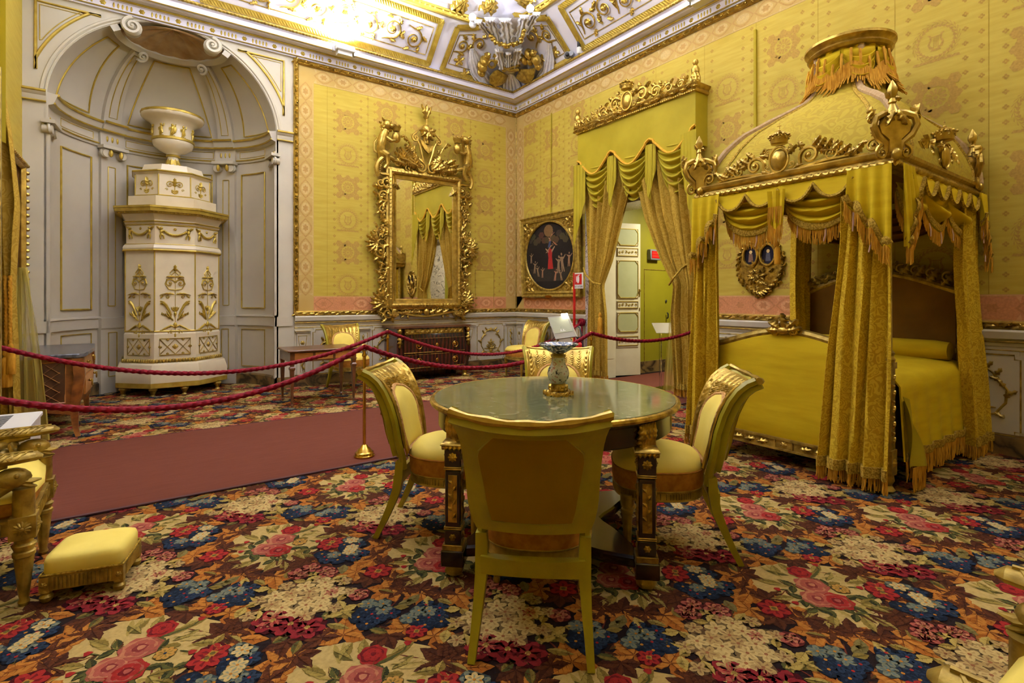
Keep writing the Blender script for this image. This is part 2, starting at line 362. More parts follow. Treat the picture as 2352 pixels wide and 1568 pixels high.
        if smooth:
            me.polygons.foreach_set('use_smooth', [True] * len(me.polygons))
            try: me.set_sharp_from_angle(angle=radians(ang))
            except Exception: pass
        if col:
            at = me.color_attributes.new('Col', 'FLOAT_COLOR', 'CORNER'); buf = []
            for f, c in zip(s.f, s.c): buf.extend(tuple(c) * len(f))
            at.data.foreach_set('color', buf)
        me.update(); o = bpy.data.objects.new(name, me); COL.objects.link(o)
        if parent is not None: o.parent = parent
        if loc: o.location = loc
        if kind: o['kind'] = kind
        if label: o['label'] = label
        return o
def chain(o):
    A = Matrix.LocRotScale(o.location, o.rotation_euler, o.scale)
    return chain(o.parent) @ A if o.parent else A
def tag(o, label, cat, group=None, kind=None):
    o['label'] = label; o['category'] = cat
    if group: o['group'] = group
    if kind: o['kind'] = kind
    return o
def thing(name, label, cat, loc=(0, 0, 0), rz=0.0, group=None):
    o = bpy.data.objects.new(name, None); o.empty_display_size = .1; COL.objects.link(o)
    o.location = loc; o.rotation_euler = (0, 0, rz); return tag(o, label, cat, group)
def dup(root, loc, rz, label, group=None):
    r = root.copy(); COL.objects.link(r); r.location = loc; r.rotation_euler = (0, 0, rz); r['label'] = label
    if group: r['group'] = group
    for ch in list(root.children):
        c = ch.copy(); COL.objects.link(c); c.parent = r
        for g in ch.children:
            d = g.copy(); COL.objects.link(d); d.parent = c
    return r
def struct(name, b, m, parent=None, **kw): return b.build(name, m, parent, kind='structure', **kw)
# ================================================================ floor with its woven flower carpet
def carpet():
    B = MB(); B.poly([(-6.9, -9.0), (3.2, -9.0), (3.2, 1.3), (-6.9, 1.3)], 0.0, S(30, 19, 17))
    rnd = random.Random(3)
    c = lambda r, g, b: S(r * .73 + 8, g * .68 + 6, b * .5 + 4)
    CR = c(222, 204, 164); OL1, OL2, OL3 = c(150, 136, 76), c(186, 174, 112), c(112, 108, 60); DG, MG = c(52, 62, 44), c(92, 100, 62)
    OR1, OR2, OR3 = c(188, 116, 48), c(212, 146, 70), c(126, 66, 30); BR1, BR2 = c(74, 38, 30), c(98, 52, 34)
    PK1, PK2, PK3 = c(214, 146, 140), c(188, 100, 108), c(150, 58, 74); RD1, RD2 = c(176, 42, 50), c(122, 22, 38)
    MA1, MA2, MA3 = c(150, 36, 56), c(196, 96, 104), c(106, 18, 38); BL1, BL2, BL3 = c(34, 58, 116), c(22, 36, 78), c(132, 146, 160)
    WH1, WH2, WH3 = c(236, 218, 186), c(206, 184, 150), c(170, 140, 116); YL1, YL2 = c(204, 186, 120), c(160, 140, 78); BUF = c(214, 150, 60)
    D = [[] for _ in range(12)]                     # motif polygons of one repeat, by layer
    def P(l, pts, col): D[l].append((pts, col))
    def blob(l, x, y, r, col, n=14, amp=.12, k=5, ph=0, sx=1, sy=1, rot=0):
        q = []
        for i in range(n):
            a = 2 * pi * i / n; rr = r * (1 + amp * cos(k * a + ph)); u, v = rr * cos(a) * sx, rr * sin(a) * sy
            q.append((x + u * cos(rot) - v * sin(rot), y + u * sin(rot) + v * cos(rot)))
        P(l, q, col)
    def lf(l, x, y, L, w, a, c1, c2, vein=None, serr=5):
        up, dn = [], []
        for i in range(serr * 2 + 1):
            t = i / (serr * 2); h = w * .5 * sin(pi * t ** .85) * (1.0 if i % 2 else .84)
            up.append((t * L, h)); dn.append((t * L, -h))
        R = lambda p: (x + p[0] * cos(a) - p[1] * sin(a), y + p[0] * sin(a) + p[1] * cos(a))
        P(l, [R(p) for p in up] + [R(p) for p in dn[::-1][1:-1]], c1)
        P(l + 1, [R(p) for p in [(t * L, 0) for t in (0, 1)] + [(p[0] * .96, p[1] * .86) for p in up[::-1][1:-1]]], c2)
        if vein:
            P(l + 2, [R((.03 * L, -.02 * w)), R((.95 * L, 0)), R((.03 * L, .03 * w))], vein)
            for t in (.3, .5, .7):
                for sg in (1, -1): P(l + 2, [R((t * L, 0)), R(((t + .16) * L, sg * w * .3)), R(((t + .03) * L, 0))], vein)
    def maple(l, x, y, r, a, c1, c2, vein, n=5):
        for k in range(n):
            b = a + (k - (n - 1) / 2) * 1.02; L = r * (1.0 if k == n // 2 else .86 - .1 * abs(k - n // 2) + .08)
            lf(l, x, y, L, r * .56, b, c1, c2, vein, 4)
    def flo(l, x, y, r, c1, c2, cc, n=5, a=0):
        blob(l, x, y, r * 1.06, tuple(q * .42 for q in c2[:3]) + (1,), 12, .08, n)
        for k in range(n):
            b = a + 2 * pi * k / n; blob(l + 1, x + r * .58 * cos(b), y + r * .58 * sin(b), r * .44, c1, 9, .1, 2, 0, 1, .82, b)
            P(l + 2, [(x + r * .1 * cos(b + .6), y + r * .1 * sin(b + .6)), (x + r * .74 * cos(b + .16), y + r * .74 * sin(b + .16)), (x + r * .6 * cos(b - .2), y + r * .6 * sin(b - .2))], c2)
        blob(l + 3, x, y, r * .17, cc, 7, 0)
    def rose(l, x, y, r, c1, c2, c3):
        blob(l, x, y, r, c1, 22, .09, 7); blob(l + 1, x - r * .05, y + r * .05, r * .8, c2, 20, .1, 5, 1)
        for k in range(6):
            b = k * 1.05 + .3; blob(l + 2, x + r * .5 * cos(b), y + r * .5 * sin(b), r * .28, c1, 9, .1, 3, k, 1.1, .7, b + 1.4)
        blob(l + 2, x, y, r * .36, c3, 11, .12, 4); blob(l + 3, x + r * .05, y, r * .2, c2, 9, .15, 3)
    out = [(-.184, .13), (-.15, .2), (-.128, .256), (-.07, .262), (-.024, .285), (.04, .262), (.1, .25), (.16, .215), (.225, .161), (.27, .1), (.32, .04), (.31, 0), (.302, -.05), (.242, -.103), (.2, -.15), (.162, -.181), (.093, -.196), (.064, -.256), (-.013, -.259), (-.07, -.235), (-.126, -.198), (-.185, -.117), (-.19, -.07), (-.196, -.031), (-.23, 0), (-.216, .045), (-.21, .09)]
    P(0, out, CR)
    for k in range(26):                           # pale shadow leaves inside the medallion
        b = rnd.uniform(0, 6.3); q = rnd.uniform(.1, .2); lf(1, q * cos(b), q * sin(b), .07, .022, b + rnd.uniform(-.6, .6), c(196, 180, 124), OL2)
    for x, y, a in [(.036, .19, .8), (.2, .099, .2), (-.128, -.119, 3.6), (.007, -.235, 4.5), (.232, -.048, 5.9), (-.13, .06, 2.6), (-.06, .15, 2.2), (-.04, -.2, 4.0), (.08, -.17, 5.0), (-.15, -.04, 3.3), (.1, .17, 1.2)]:
        lf(2, x - .03 * cos(a), y - .03 * sin(a), .1, .045, a, OL1, OL2, OL3)
    lf(2, .15, .05, .14, .06, -.5, c(214, 200, 150), CR, OL2); lf(2, .1, .08, .13, .03, .1, MG, OL1)
    for x, y in [(-.084, .015), (-.022, -.155), (.139, -.143), (-.076, -.076), (.062, -.089), (-.02, .09), (.1, .0), (-.11, -.05), (.02, -.12), (.1, .08)]:
        for k in range(3): lf(3, x, y, .062, .036, k * 2.1 + x * 30, DG, MG, OL3)
    rose(4, .05, .045, .068, PK2, PK1, PK3); rose(4, -.035, -.019, .064, PK2, PK1, PK3); rose(4, .012, -.075, .062, RD1, PK2, RD2)
    rose(4, .119, .131, .05, RD1, RD2, RD1); flo(4, .122, -.041, .034, c(214, 170, 100), YL2, BL1, 8)
    for x, y, a in [(.246, .119, .8), (-.1, .116, 2.4), (.2, -.085, 5.5), (-.14, .02, 3.0)]:
        lf(3, x - .05 * cos(a), y - .05 * sin(a), .05, .008, a, MG, MG); blob(4, x, y, .014, RD1, 8, .2, 3)
    for x, y, r in [(-.252, .05, .06), (-.357, .444, .058), (.258, -.138, .055), (.3, .16, .04)]:
        flo(4, x, y, r, RD1, RD2, OL3, 6, x * 9); blob(6, x, y, r * .3, c(196, 150, 70), 8, .2, 4)
    for x, y, a in [(-.121, .27, 1.9), (-.233, .166, 2.5), (-.334, .108, 2.9), (-.172, -.228, 4.0), (-.054, -.321, 4.6), (.188, -.264, 5.3), (.33, -.1, 5.9), (-.25, .24, 2.2), (-.26, -.12, 3.4), (.27, .2, .9), (.07, .3, 1.4), (.34, .1, .4), (-.2, .02, 3.0)]:
        maple(1, x, y, .125, a + rnd.uniform(-.4, .4), OR1, OR2, OR3)
    for x, y, a in [(.062, -.294, 5.0), (.331, -.045, .2), (-.209, -.138, 3.6), (-.284, .578, 2.0), (-.112, -.83, 4.2), (.2, -.2, 5.6), (-.1, -.27, 4.4), (-.2, .21, 2.4), (.14, -.3, 5.2), (.37, .02, .4), (-.3, .02, 3.0), (0, .33, 1.5), (-.16, -.2, .6), (-.2, .1, 0), (.2, .2, 3.6), (.3, -.04, 3.0), (.1, -.25, 2.0), (-.1, .28, 5.0), (.02, -.28, 1.6), (-.21, -.06, .2)]:
        maple(1, x, y, .1, a, BR1, BR2, c(64, 30, 24))
    for k in range(17):                           # heads of small white flowers
        b = k * 2.4; q = .125 * sqrt((k + .5) / 17); x, y = q * cos(b) * 1.25, -.588 + q * sin(b)
        t = WH1 if k % 3 else WH2; flo(4, x, y, .041, t, WH2 if k % 3 else WH3, c(176, 120, 96), 5, k)
    for k in range(9):
        b = k * .7 + .3; flo(3, .165 * cos(b) * 1.2, -.588 + .15 * sin(b), .034, WH2, WH3, c(150, 100, 80), 5, k)
    for x, y, r in [(-.127, -.667, .075), (-.075, -.73, .07), (-.03, -.79, .068)]:
        flo(3, x, y, r, MA1, MA3, YL1, 6, x * 20); flo(4, x + .004, y + .004, r * .66, MA2 if y > -.7 else MA1, MA1, YL2, 5, x * 13)
    def bunch(cx, cy, n, rad):
        for k in range(n):
            b = k * 2.4 + cx * 7; q = rad * sqrt((k + .4) / n); x, y = cx + q * cos(b), cy + q * sin(b) * .9
            if k % 3 == 0: flo(3, x, y, .036, BL1, BL2, RD1, 5, k)
            elif k % 3 == 1: flo(4, x, y, .034, BL3, c(96, 130, 176), BUF, 5, k)
            else: flo(3, x, y, .037, BL2, BL1, BUF, 5, k)
    bunch(-.221, -.386, 10, .085); bunch(-.378, -.243, 9, .085); bunch(-.26, .39, 6, .06); bunch(-.315, .28, 7, .07); bunch(-.4, .33, 4, .05)
    for k, (x, y) in enumerate([(-.275, .345), (-.3, .31), (-.25, .42)]): flo(5, x, y, .034, WH1, c(170, 190, 210), BUF, 6, k)
    for x, y in [(-.199, -.506), (-.158, -.564), (.11, -.775), (-.139, -.49), (-.504, .188), (-.187, -.33), (.17, -.52), (.05, -.45), (-.45, .09), (-.33, .52), (-.09, -.42), (.12, -.68), (-.42, -.15)]:
        a = x * 31 + y * 17; lf(3, x, y, .075, .048, a, YL1, c(214, 198, 134), YL2); lf(3, x, y, .06, .04, a + 2.2, YL2, YL1, OL3)
    for k in range(44):                           # olive foliage between the bunches
        x, y = rnd.uniform(-.62, .12), rnd.uniform(-.85, .6)
        if hypot(x - .03, y) < .3 or hypot(x, y + .588) < .2: continue
        a = rnd.uniform(0, 6.3); lf(2, x, y, rnd.uniform(.06, .1), .04, a, rnd.choice([OL1, OL3, MG, BR2]), rnd.choice([OL2, OL1]), OL3)
    for x, y in [(-.443, .165), (-.558, .246), (.044, -.373), (.147, -.41), (-.387, -.085), (-.48, .0), (.1, -.34)]:
        flo(3, x, y, .042, PK2, PK3, YL2, 5, x * 9); flo(4, x + .006, y, .026, PK1, PK2, RD2, 5, x * 5)
    for x, y in [(-.282, -.246), (-.252, -.267), (-.431, -.054), (-.36, .2), (-.05, -.5)]: lf(2, x, y, .085, .05, x * 23, c(128, 124, 88), c(146, 142, 104), OL3)
    for k in range(26):                           # thin brown red stems over the dark ground
        x, y = rnd.uniform(-.6, .1), rnd.uniform(-.85, .55); a = rnd.uniform(0, 6.3); lf(0, x, y, .12, .008, a, c(112, 46, 44), c(112, 46, 44))
        lf(0, x, y, .05, .02, a + .7, c(96, 52, 36), c(84, 76, 44))
    flat = [(l, pts, col) for l in range(12) for pts, col in D[l]]
    V, F, Cc = B.v, B.f, B.c; zi = []; cnt = {}
    for l, pts, col in flat: cnt[l] = cnt.get(l, 0) + 1; zi.append(min(.00058, cnt[l] * 1.6e-6))
    for i in range(-12, 13):
        for j in range(-12, 13):
            ox = -5.099 + .595 * i + .595 * j; oy = -4.948 - .6 * i + .61 * j
            if not (-7.3 < ox < .6 and -8.3 < oy < 1.2): continue
            for ix, (l, pts, col) in enumerate(flat):
                x, y = ox + pts[0][0], oy + pts[0][1]
                if not (-6.68 < x < -.04 and -8.0 < y < -.04): 
                    if not (hypot(x + 5.3, y) < 1.1 and y > -.1): continue
                k = len(V); z = .0006 * (l + 1) + zi[ix]
                V.extend([(ox + p[0], oy + p[1], z) for p in pts]); F.append(tuple(range(k, k + len(pts)))); Cc.append(col)
    m = colmat('woven carpet', .95, .35, 350, .1)
    return B.build('floor', m, smooth=False, kind='structure', col=True, org=(0, 0, 0))
carpet()

# ================================================================ walls
ZC = 4.66
def wall_panels():
    b = MB(ML)                                       # wall with the arched niche opening
    cx, cz, r = -5.3, 3.46, 1.2
    b.poly([(-6.7, 0), (cx - r, 0), (cx - r, cz), (-6.7, cz)]); b.poly([(cx + r, 0), (0, 0), (0, cz), (cx + r, cz)])
    n = 40; arc = [(cx - r * cos(pi * i / n), cz + r * sin(pi * i / n)) for i in range(n + 1)]
    for i in range(n): b.poly([arc[i], arc[i + 1], (arc[i + 1][0], 5.0), (arc[i][0], 5.0)])
    b.poly([(-6.7, cz), (cx - r, cz), (cx - r, 5.0), (-6.7, 5.0)]); b.poly([(cx + r, cz), (0, cz), (0, 5.0), (cx + r, 5.0)])
    struct('wall_left', b, M['white'], smooth=False, org=(0, 0, 0))
    b = MB(MR)                                       # wall with the doorway: u runs towards the viewer
    d0, d1, dz = 1.98, 3.86, 2.66
    for q in ([(0, 0), (d0, 0), (d0, dz), (0, dz)], [(d1, 0), (8.9, 0), (8.9, dz), (d1, dz)], [(0, dz), (8.9, dz), (8.9, 5.0), (0, 5.0)]): b.poly(q)
    struct('wall_right', b, M['white'], smooth=False, org=(0, 0, 0))
    b = MB(MW); b.poly([(-8.9, 0), (0, 0), (0, 5.0), (-8.9, 5.0)]); struct('wall_window_side', b, M['silk'], smooth=False, org=(0, 0, 0))
    b = MB(); b.add([(-6.7, -8.9, 0), (0, -8.9, 0), (0, -8.9, 5), (-6.7, -8.9, 5)], [(0, 1, 2, 3)]); struct('wall_back', b, M['silk'], smooth=False, org=(0, 0, 0))
wall_panels()

# silk panels, their seams, borders and woven motifs
def lyre(b, u, v, r, col):
    w = .0022
    for k in range(26):
        a = 2 * pi * k / 26; x, y = u + r * cos(a), v + r * sin(a) * 1.02
        for g in (-.35, .35, 1.4): b.poly([(x, y), (x + .04 * cos(a + pi / 2 + g), y + .04 * sin(a + pi / 2 + g)), (x + .05 * cos(a + pi / 2 + g * .5), y + .05 * sin(a + pi / 2 + g * .5))], w, col)
    for sg in (1, -1):
        p = [(u + sg * r * x, v + r * y) for x, y in ((.1, -.4), (.3, -.33), (.38, -.1), (.27, .15), (.3, .35), (.4, .42), (.34, .47), (.22, .4), (.18, .15), (.27, -.1), (.2, -.25), (.08, -.3))]
        b.poly(p, w, col)
    for x in (-.1, -.03, .04, .11): b.poly([(u + r * (x - .012), v - r * .3), (u + r * (x + .018), v - r * .3), (u + r * (x + .018), v + r * .28), (u + r * (x - .012), v + r * .28)], w, col)
    b.poly([(u - r * .22, v + r * .26), (u + r * .22, v + r * .26), (u + r * .22, v + r * .32), (u - r * .22, v + r * .32)], w, col)
    b.poly([(u - r * .25, v - r * .5), (u + r * .25, v - r * .5), (u + r * .18, v - r * .38), (u - r * .18, v - r * .38)], w, col)
    for k in range(7): x = u + r * (k - 3) * .3; b.poly([(x - .03, v - r * 1.1), (x + .03, v - r * 1.14), (x + .02, v - r * .98), (x - .015, v - r * .96)], w, col)
def rosette_sq(b, u, v, r, col):
    w = .0022
    for k in range(12):
        a = 2 * pi * k / 12; b.poly([(u + r * .16 * cos(a - .2), v + r * .16 * sin(a - .2)), (u + r * .42 * cos(a - .19), v + r * .42 * sin(a - .19)), (u + r * .48 * cos(a), v + r * .48 * sin(a)), (u + r * .42 * cos(a + .19), v + r * .42 * sin(a + .19)), (u + r * .16 * cos(a + .2), v + r * .16 * sin(a + .2))], w, col)
    b.poly([(u + r * .1 * cos(k), v + r * .1 * sin(k)) for k in range(6)], w, col)
    for k in range(16):
        a = 2 * pi * k / 16; x, y = u + r * .64 * cos(a), v + r * .64 * sin(a); b.poly([(x + .018 * cos(q), y + .018 * sin(q)) for q in range(6)], w, col)
    for k in range(4):
        a = pi / 4 + k * pi / 2; cx, cy = u + r * 1.08 * cos(a), v + r * 1.08 * sin(a)
        for g in (-1, 1):
            for t in (.0, .5, 1.0):
                q = a + pi + g * (.5 + t * .45); L = r * (.42 + t * .34); x, y = cx + L * cos(q), cy + L * sin(q)
                b.poly([(x + .034 * cos(q + e), y + .034 * sin(q + e)) for e in (0, 1.3, 2.4, 3.6, 5)], w, col)
            b.poly([(cx, cy), (cx + r * .8 * cos(a + pi + g * .74), cy + r * .8 * sin(a + pi + g * .74)), (cx + r * .76 * cos(a + pi + g * .66), cy + r * .76 * sin(a + pi + g * .66))], w, col)
        b.poly([(cx + .05 * cos(q * 1.05), cy + .05 * sin(q * 1.05)) for q in range(6)], w, col)
def quatre(b, u, v, col, r=.017):
    for dx, dy in ((r, 0), (-r, 0), (0, r), (0, -r)): b.poly([(u + dx + r * .8 * cos(q * 1.05), v + dy + r * .8 * sin(q * 1.05)) for q in range(6)], .0022, col)
def eyeband(b, u0, u1, v, h, vert=False, step=.27, c1=None, c2=None):
    f = (lambda x, y: (y, x)) if vert else (lambda x, y: (x, y)); n = max(1, round((u1 - u0) / step)); st = (u1 - u0) / n
    for k in range(n):
        x0 = u0 + k * st; e = []; cxm = x0 + st / 2
        for sg in (1, -1):
            top = [f(x0 + st * t, v + sg * h * .42 * sin(pi * t)) for t in [i / 12 for i in range(13)]]; inn = [f(x0 + st * (.08 + .84 * t), v + sg * h * .34 * sin(pi * t)) for t in [i / 12 for i in range(13)]]
            b.poly(top + inn[::-1], .0036, c1)
            b.poly([f(x0 + st * (-.0 + .5 * t), v + sg * h * .5 * (1 - sin(pi / 2 * t) * .18)) for t in (0, .3)] + [f(x0 + st * .12, v + sg * h * .2)], .0036, c2)
        b.poly([f(cxm + st * .3 * cos(q * .524), v + h * .26 * sin(q * .524)) for q in range(12)], .0036, c2)
        b.poly([f(cxm + st * .2 * cos(q * .524) * (1 - .35 * (q % 2)), v + h * .2 * sin(q * .524) * (1 - .35 * (q % 2))) for q in range(12)], .0042, c1)
    for sg in (1, -1):
        b.poly([f(u0, v + sg * h * .5), f(u1, v + sg * h * .5), f(u1, v + sg * h * .46), f(u0, v + sg * h * .46)], .0036, c2)
def silkpanel(X, name, u0, u1, v0, v1, cols, bw=.225, hole=None, skipcol=()):
    b = MB(X)
    if hole is None: b.box(u0, u1, v0, v1, -.02, .0012)
    else:
        h0, h1, hz = hole
        b.box(u0, h0, v0, v1, -.02, .0012); b.box(h0, h1, hz, v1, -.02, .0012); b.box(h1, u1, v0, v1, -.02, .0012)
    struct('wall_' + name + '_silk', b, M['silk'], smooth=False, org=(0, 0, 0))
    c1, c2, c3 = S(172, 139, 66), S(176, 140, 80), S(196, 168, 110); seam = S(150, 124, 40)
    b = MB(X); b.zj = 4e-5; iu0, iu1, iv0, iv1 = u0 + bw, u1 - bw, v0 + bw, v1 - bw
    inside = lambda u, v, r: iu0 + r < u < iu1 - r and iv0 + r < v < iv1 - r and not (hole and hole[0] - r < u < hole[1] + r and v < hole[2] + r)
    for cu, ph in cols:
        for k in range(-1, 9):
            v = 4.13 - ph - k * .487
            if inside(cu, v, .16): (rosette_sq if k % 2 == 0 else lyre)(b, cu, v, .17 if k % 2 == 0 else .155, c1)
        for sx in (-.2, .0, .2):
            for k in range(30):
                v = 4.3 - k * .1217 - (.06 if sx else 0)
                for du in ((.2, .305) if sx > 0 else (-.2,) if sx < 0 else ()):
                    vv = v + (.06 if du == .305 else 0)
                    if inside(cu + du, vv, .02): quatre(b, cu + du, vv, S(166, 134, 58), .0125)
        for su in (cu - .305,):
            if iu0 < su < iu1: b.poly([(su, iv0 if not hole or not (hole[0] < su < hole[1]) else hole[2]), (su + .004, iv0 if not hole or not (hole[0] < su < hole[1]) else hole[2]), (su + .004, iv1), (su, iv1)], .002, seam)
    struct('wall_' + name + '_motifs', b, M['silkpat'], smooth=False, col=True, org=(0, 0, 0))
    b = MB(X); t = .006
    b.prism([(u0, v1), (u1, v1), (iu1, iv1), (iu0, iv1)], 0, .0026)
    b.prism([(u0, v0), (iu0, iv0), (iu0, iv1), (u0, v1)], 0, .0026); b.prism([(u1, v0), (u1, v1), (iu1, iv1), (iu1, iv0)], 0, .0026)
    if hole:
        for a0, a1 in ((u0, hole[0]), (hole[1], u1)): b.prism([(a0, v0), (a1, v0), (a1, iv0), (a0, iv0)], 0, .0026)
    else: b.prism([(u0, v0), (u1, v0), (iu1, iv0), (iu0, iv0)], 0, .0026)
    struct('wall_' + name + '_border', b, M['band'], smooth=False, org=(0, 0, 0))
    b = MB(X); b.zj = 4e-5; h = bw * .94
    eyeband(b, iu0, iu1, v1 - bw / 2, h, c1=c2, c2=c3); eyeband(b, iv0, iv1, u1 - bw / 2, h, True, c1=c2, c2=c3); eyeband(b, iv0, iv1, u0 + bw / 2, h, True, c1=c2, c2=c3)
    p1, p2 = S(196, 134, 92), S(180, 124, 82)
    for a0, a1 in (((iu0, iu1),) if not hole else ((iu0, hole[0] - .02), (hole[1] + .02, iu1))):
        b.poly([(a0, v0 + bw * .08), (a1, v0 + bw * .08), (a1, v0 + bw * .92), (a0, v0 + bw * .92)], .0031, p1); eyeband(b, a0, a1, v0 + bw / 2, h, c1=p2, c2=S(206, 152, 108))
    struct('wall_' + name + '_border_pattern', b, M['silkpat'], smooth=False, col=True, org=(0, 0, 0))
silkpanel(ML, 'left', -3.83, -.012, 1.06, 4.57, [(-3.11, -.24 + .487), (-2.497, 0), (-1.89, -.24 + .487), (-1.282, 0), (-.682, .27)])
silkpanel(MR, 'right', .012, 8.6, 1.06, 4.57, [(.415, -.02), (1.012, .19), (1.65, -.05), (2.25, .19), (2.85, 0), (3.5, .19), (4.243, -.077), (4.903, .17), (5.56, -.06), (6.228, .16), (6.88, -.06)], hole=(1.86, 3.98, 2.7))

# carved gilt mouldings round the silk
def carved(X, name, segs, w=.07, seed=1):
    b = MB(X); R = random.Random(seed)
    for (u0, v0), (u1, v1) in segs:
        L = hypot(u1 - u0, v1 - v0); a = atan2(v1 - v0, u1 - u0); Y = T(u0, v0, 0) @ RZ(a)
        b.loft([[(x, y, z) for y, z in ((-w / 2, 0), (-w / 2, .02), (-w * .28, .034), (-w * .1, .022), (w * .12, .03), (w * .3, .045), (w / 2, .03), (w / 2, 0))] for x in (-w / 2, L + w / 2)], X=Y)
        n = int(L / .1); 
        for k in range(n + 1):
            x = k * L / n; m = k % 3
            if m == 0: b.rosette(x, 0, .03, 6, .028, X=Y, h=.6); b.leaf(x, .005, .3, .07, .024, .03, .2, 2, X=Y); b.leaf(x, -.005, pi + .3, .07, .024, .03, .2, 2, X=Y)
            else:
                b.leaf(x - .03, 0, R.uniform(-.3, .3), .09, .03, .03, .3, 2, X=Y); b.sph((x + .03, R.uniform(-.015, .015), .042), .011, 5, 4, X=Y)
    return struct(name, b, M['gold'], org=(0, 0, 0))
carved(ML, 'trim_1', [((-3.85, 4.6), (-.03, 4.6)), ((-3.85, 1.035), (-.03, 1.035)), ((-3.85, 1.035), (-3.85, 4.6))], seed=2)
carved(MR, 'trim_2', [((.03, 4.6), (8.5, 4.6)), ((.03, 1.035), (1.9, 1.035)), ((4.04, 1.035), (8.5, 1.035)), ((4.04, 1.035), (4.04, 2.74))], seed=3)
b = MB(ML); b.tube([(-.018, 1.07, .012), (-.018, 4.57, .012)], .008, 6); b.X = MR; b.tube([(.018, 1.07, .012), (.018, 4.57, .012)], .008, 6); struct('trim_3', b, M['gold_dull'], org=(0, 0, 0))

# gold line frame on a wall plane
def gline(b, pts, r=.008, closed=True, w=.004): b.tube([(p[0], p[1], w) for p in pts], r, 6, up=(0, 0, 1), closed=closed)
# spandrels over the niche arch
b = MB(ML)
def spandrel(sg):
    cx, cz, r = -5.3, 3.46, 1.37
    us = -5.3 + sg * 1.29; vt = 4.56; a0 = math.acos(min(1, 1.29 / r)); a1 = math.asin(min(1, (vt - cz) / r))
    arc = [(cx + sg * r * cos(a0 + (a1 - a0) * i / 12), cz + r * sin(a0 + (a1 - a0) * i / 12)) for i in range(13)]
    gline(b, [(us, arc[0][1] - .12)] + arc + [(arc[-1][0] - sg * .1, vt), (us, vt)], .017)
    gline(b, [(us - sg * .035, arc[2][1] + .08)] + [(p[0] + sg * .03, p[1] + .03) for p in arc[3:-1]] + [(arc[-1][0] + sg * .03, vt - .035), (us - sg * .035, vt - .035)], .005)
spandrel(-1); spandrel(1); struct('trim_4', b, M['gold_flat'], org=(0, 0, 0))
# arch mouldings
b = MB(ML); n = 48
for r, q in ((1.215, .012), (1.25, .02)): b.tube([(-5.3 - r * cos(pi * i / n), 3.46 + r * sin(pi * i / n), .0) for i in range(n + 1)], q, 6)
struct('trim_5', b, M['white'], org=(0, 0, 0))

# ================================================================ dado, skirting
def arabesque(b, cu, cv, W_, H_):
    Y = T(cu, cv, 0)
    for sg in (1, -1):
        Z = Y @ SCL(sg, 1, 1)
        b.tube([(x * W_, y * H_, .004) for x, y in ((.06, -.36), (.3, -.3), (.44, -.12), (.46, .08), (.36, .22), (.26, .34), (.14, .42), (.03, .46))], [.008, .009, .01, .01, .009, .008, .007, .005], 5, X=Z, up=(0, 0, 1))
        for x, y, a in ((.44, -.05, 1.2), (.42, .12, 2.0), (.3, .3, .8), (.36, .22, 2.6), (.16, .41, .6), (.3, -.28, 5.6), (.46, .02, .3), (.2, .38, 2.8)): b.leaf(x * W_, y * H_, a, .07, .028, .004, .3, 2, X=Z)
        b.scroll(.16 * W_, -.14 * H_, .045, -1.2, 1.2, -1, .2, .004, X=Z, tail=.05); b.leaf(.02 * W_, -.3 * H_, 1.2, .1, .035, .004, -.4, 3, X=Z); b.leaf(.0, -.1 * H_, .9, .09, .03, .004, -.3, 3, X=Z)
        b.leaf(.04 * W_, -.36 * H_, -.4, .09, .03, .004, .5, 3, X=Z)
    b.leaf(0, -.4 * H_, pi / 2, .16, .05, .006, 0, 4, X=Y); b.leaf(0, -.12 * H_, pi / 2, .12, .04, .006, 0, 3, X=Y); b.leaf(0, .36 * H_, pi / 2, .07, .03, .004, 0, 2, X=Y); b.rosette(0, -.4 * H_, .028, 5, .01, X=Y)
def notched(u0, u1, v0, v1, n=.035): return [(u0 + n, v1), (u1 - n, v1), (u1 - n, v1 - n), (u1, v1 - n), (u1, v0 + n), (u1 - n, v0 + n), (u1 - n, v0), (u0 + n, v0), (u0 + n, v0 + n), (u0, v0 + n), (u0, v1 - n), (u0 + n, v1 - n)]
def drop(b, cu, v1, v0):
    n = int((v1 - v0) / .05); b.tube([(cu, v1, .012), (cu, v0, .012)], .004, 5)
    for k in range(n): v = v1 - .02 - k * .05; b.leaf(cu, v, -pi / 2 + (.5 if k % 2 else -.5), .05, .022, .012, .3, 2); b.sph((cu, v, .016), .009, 5, 4)
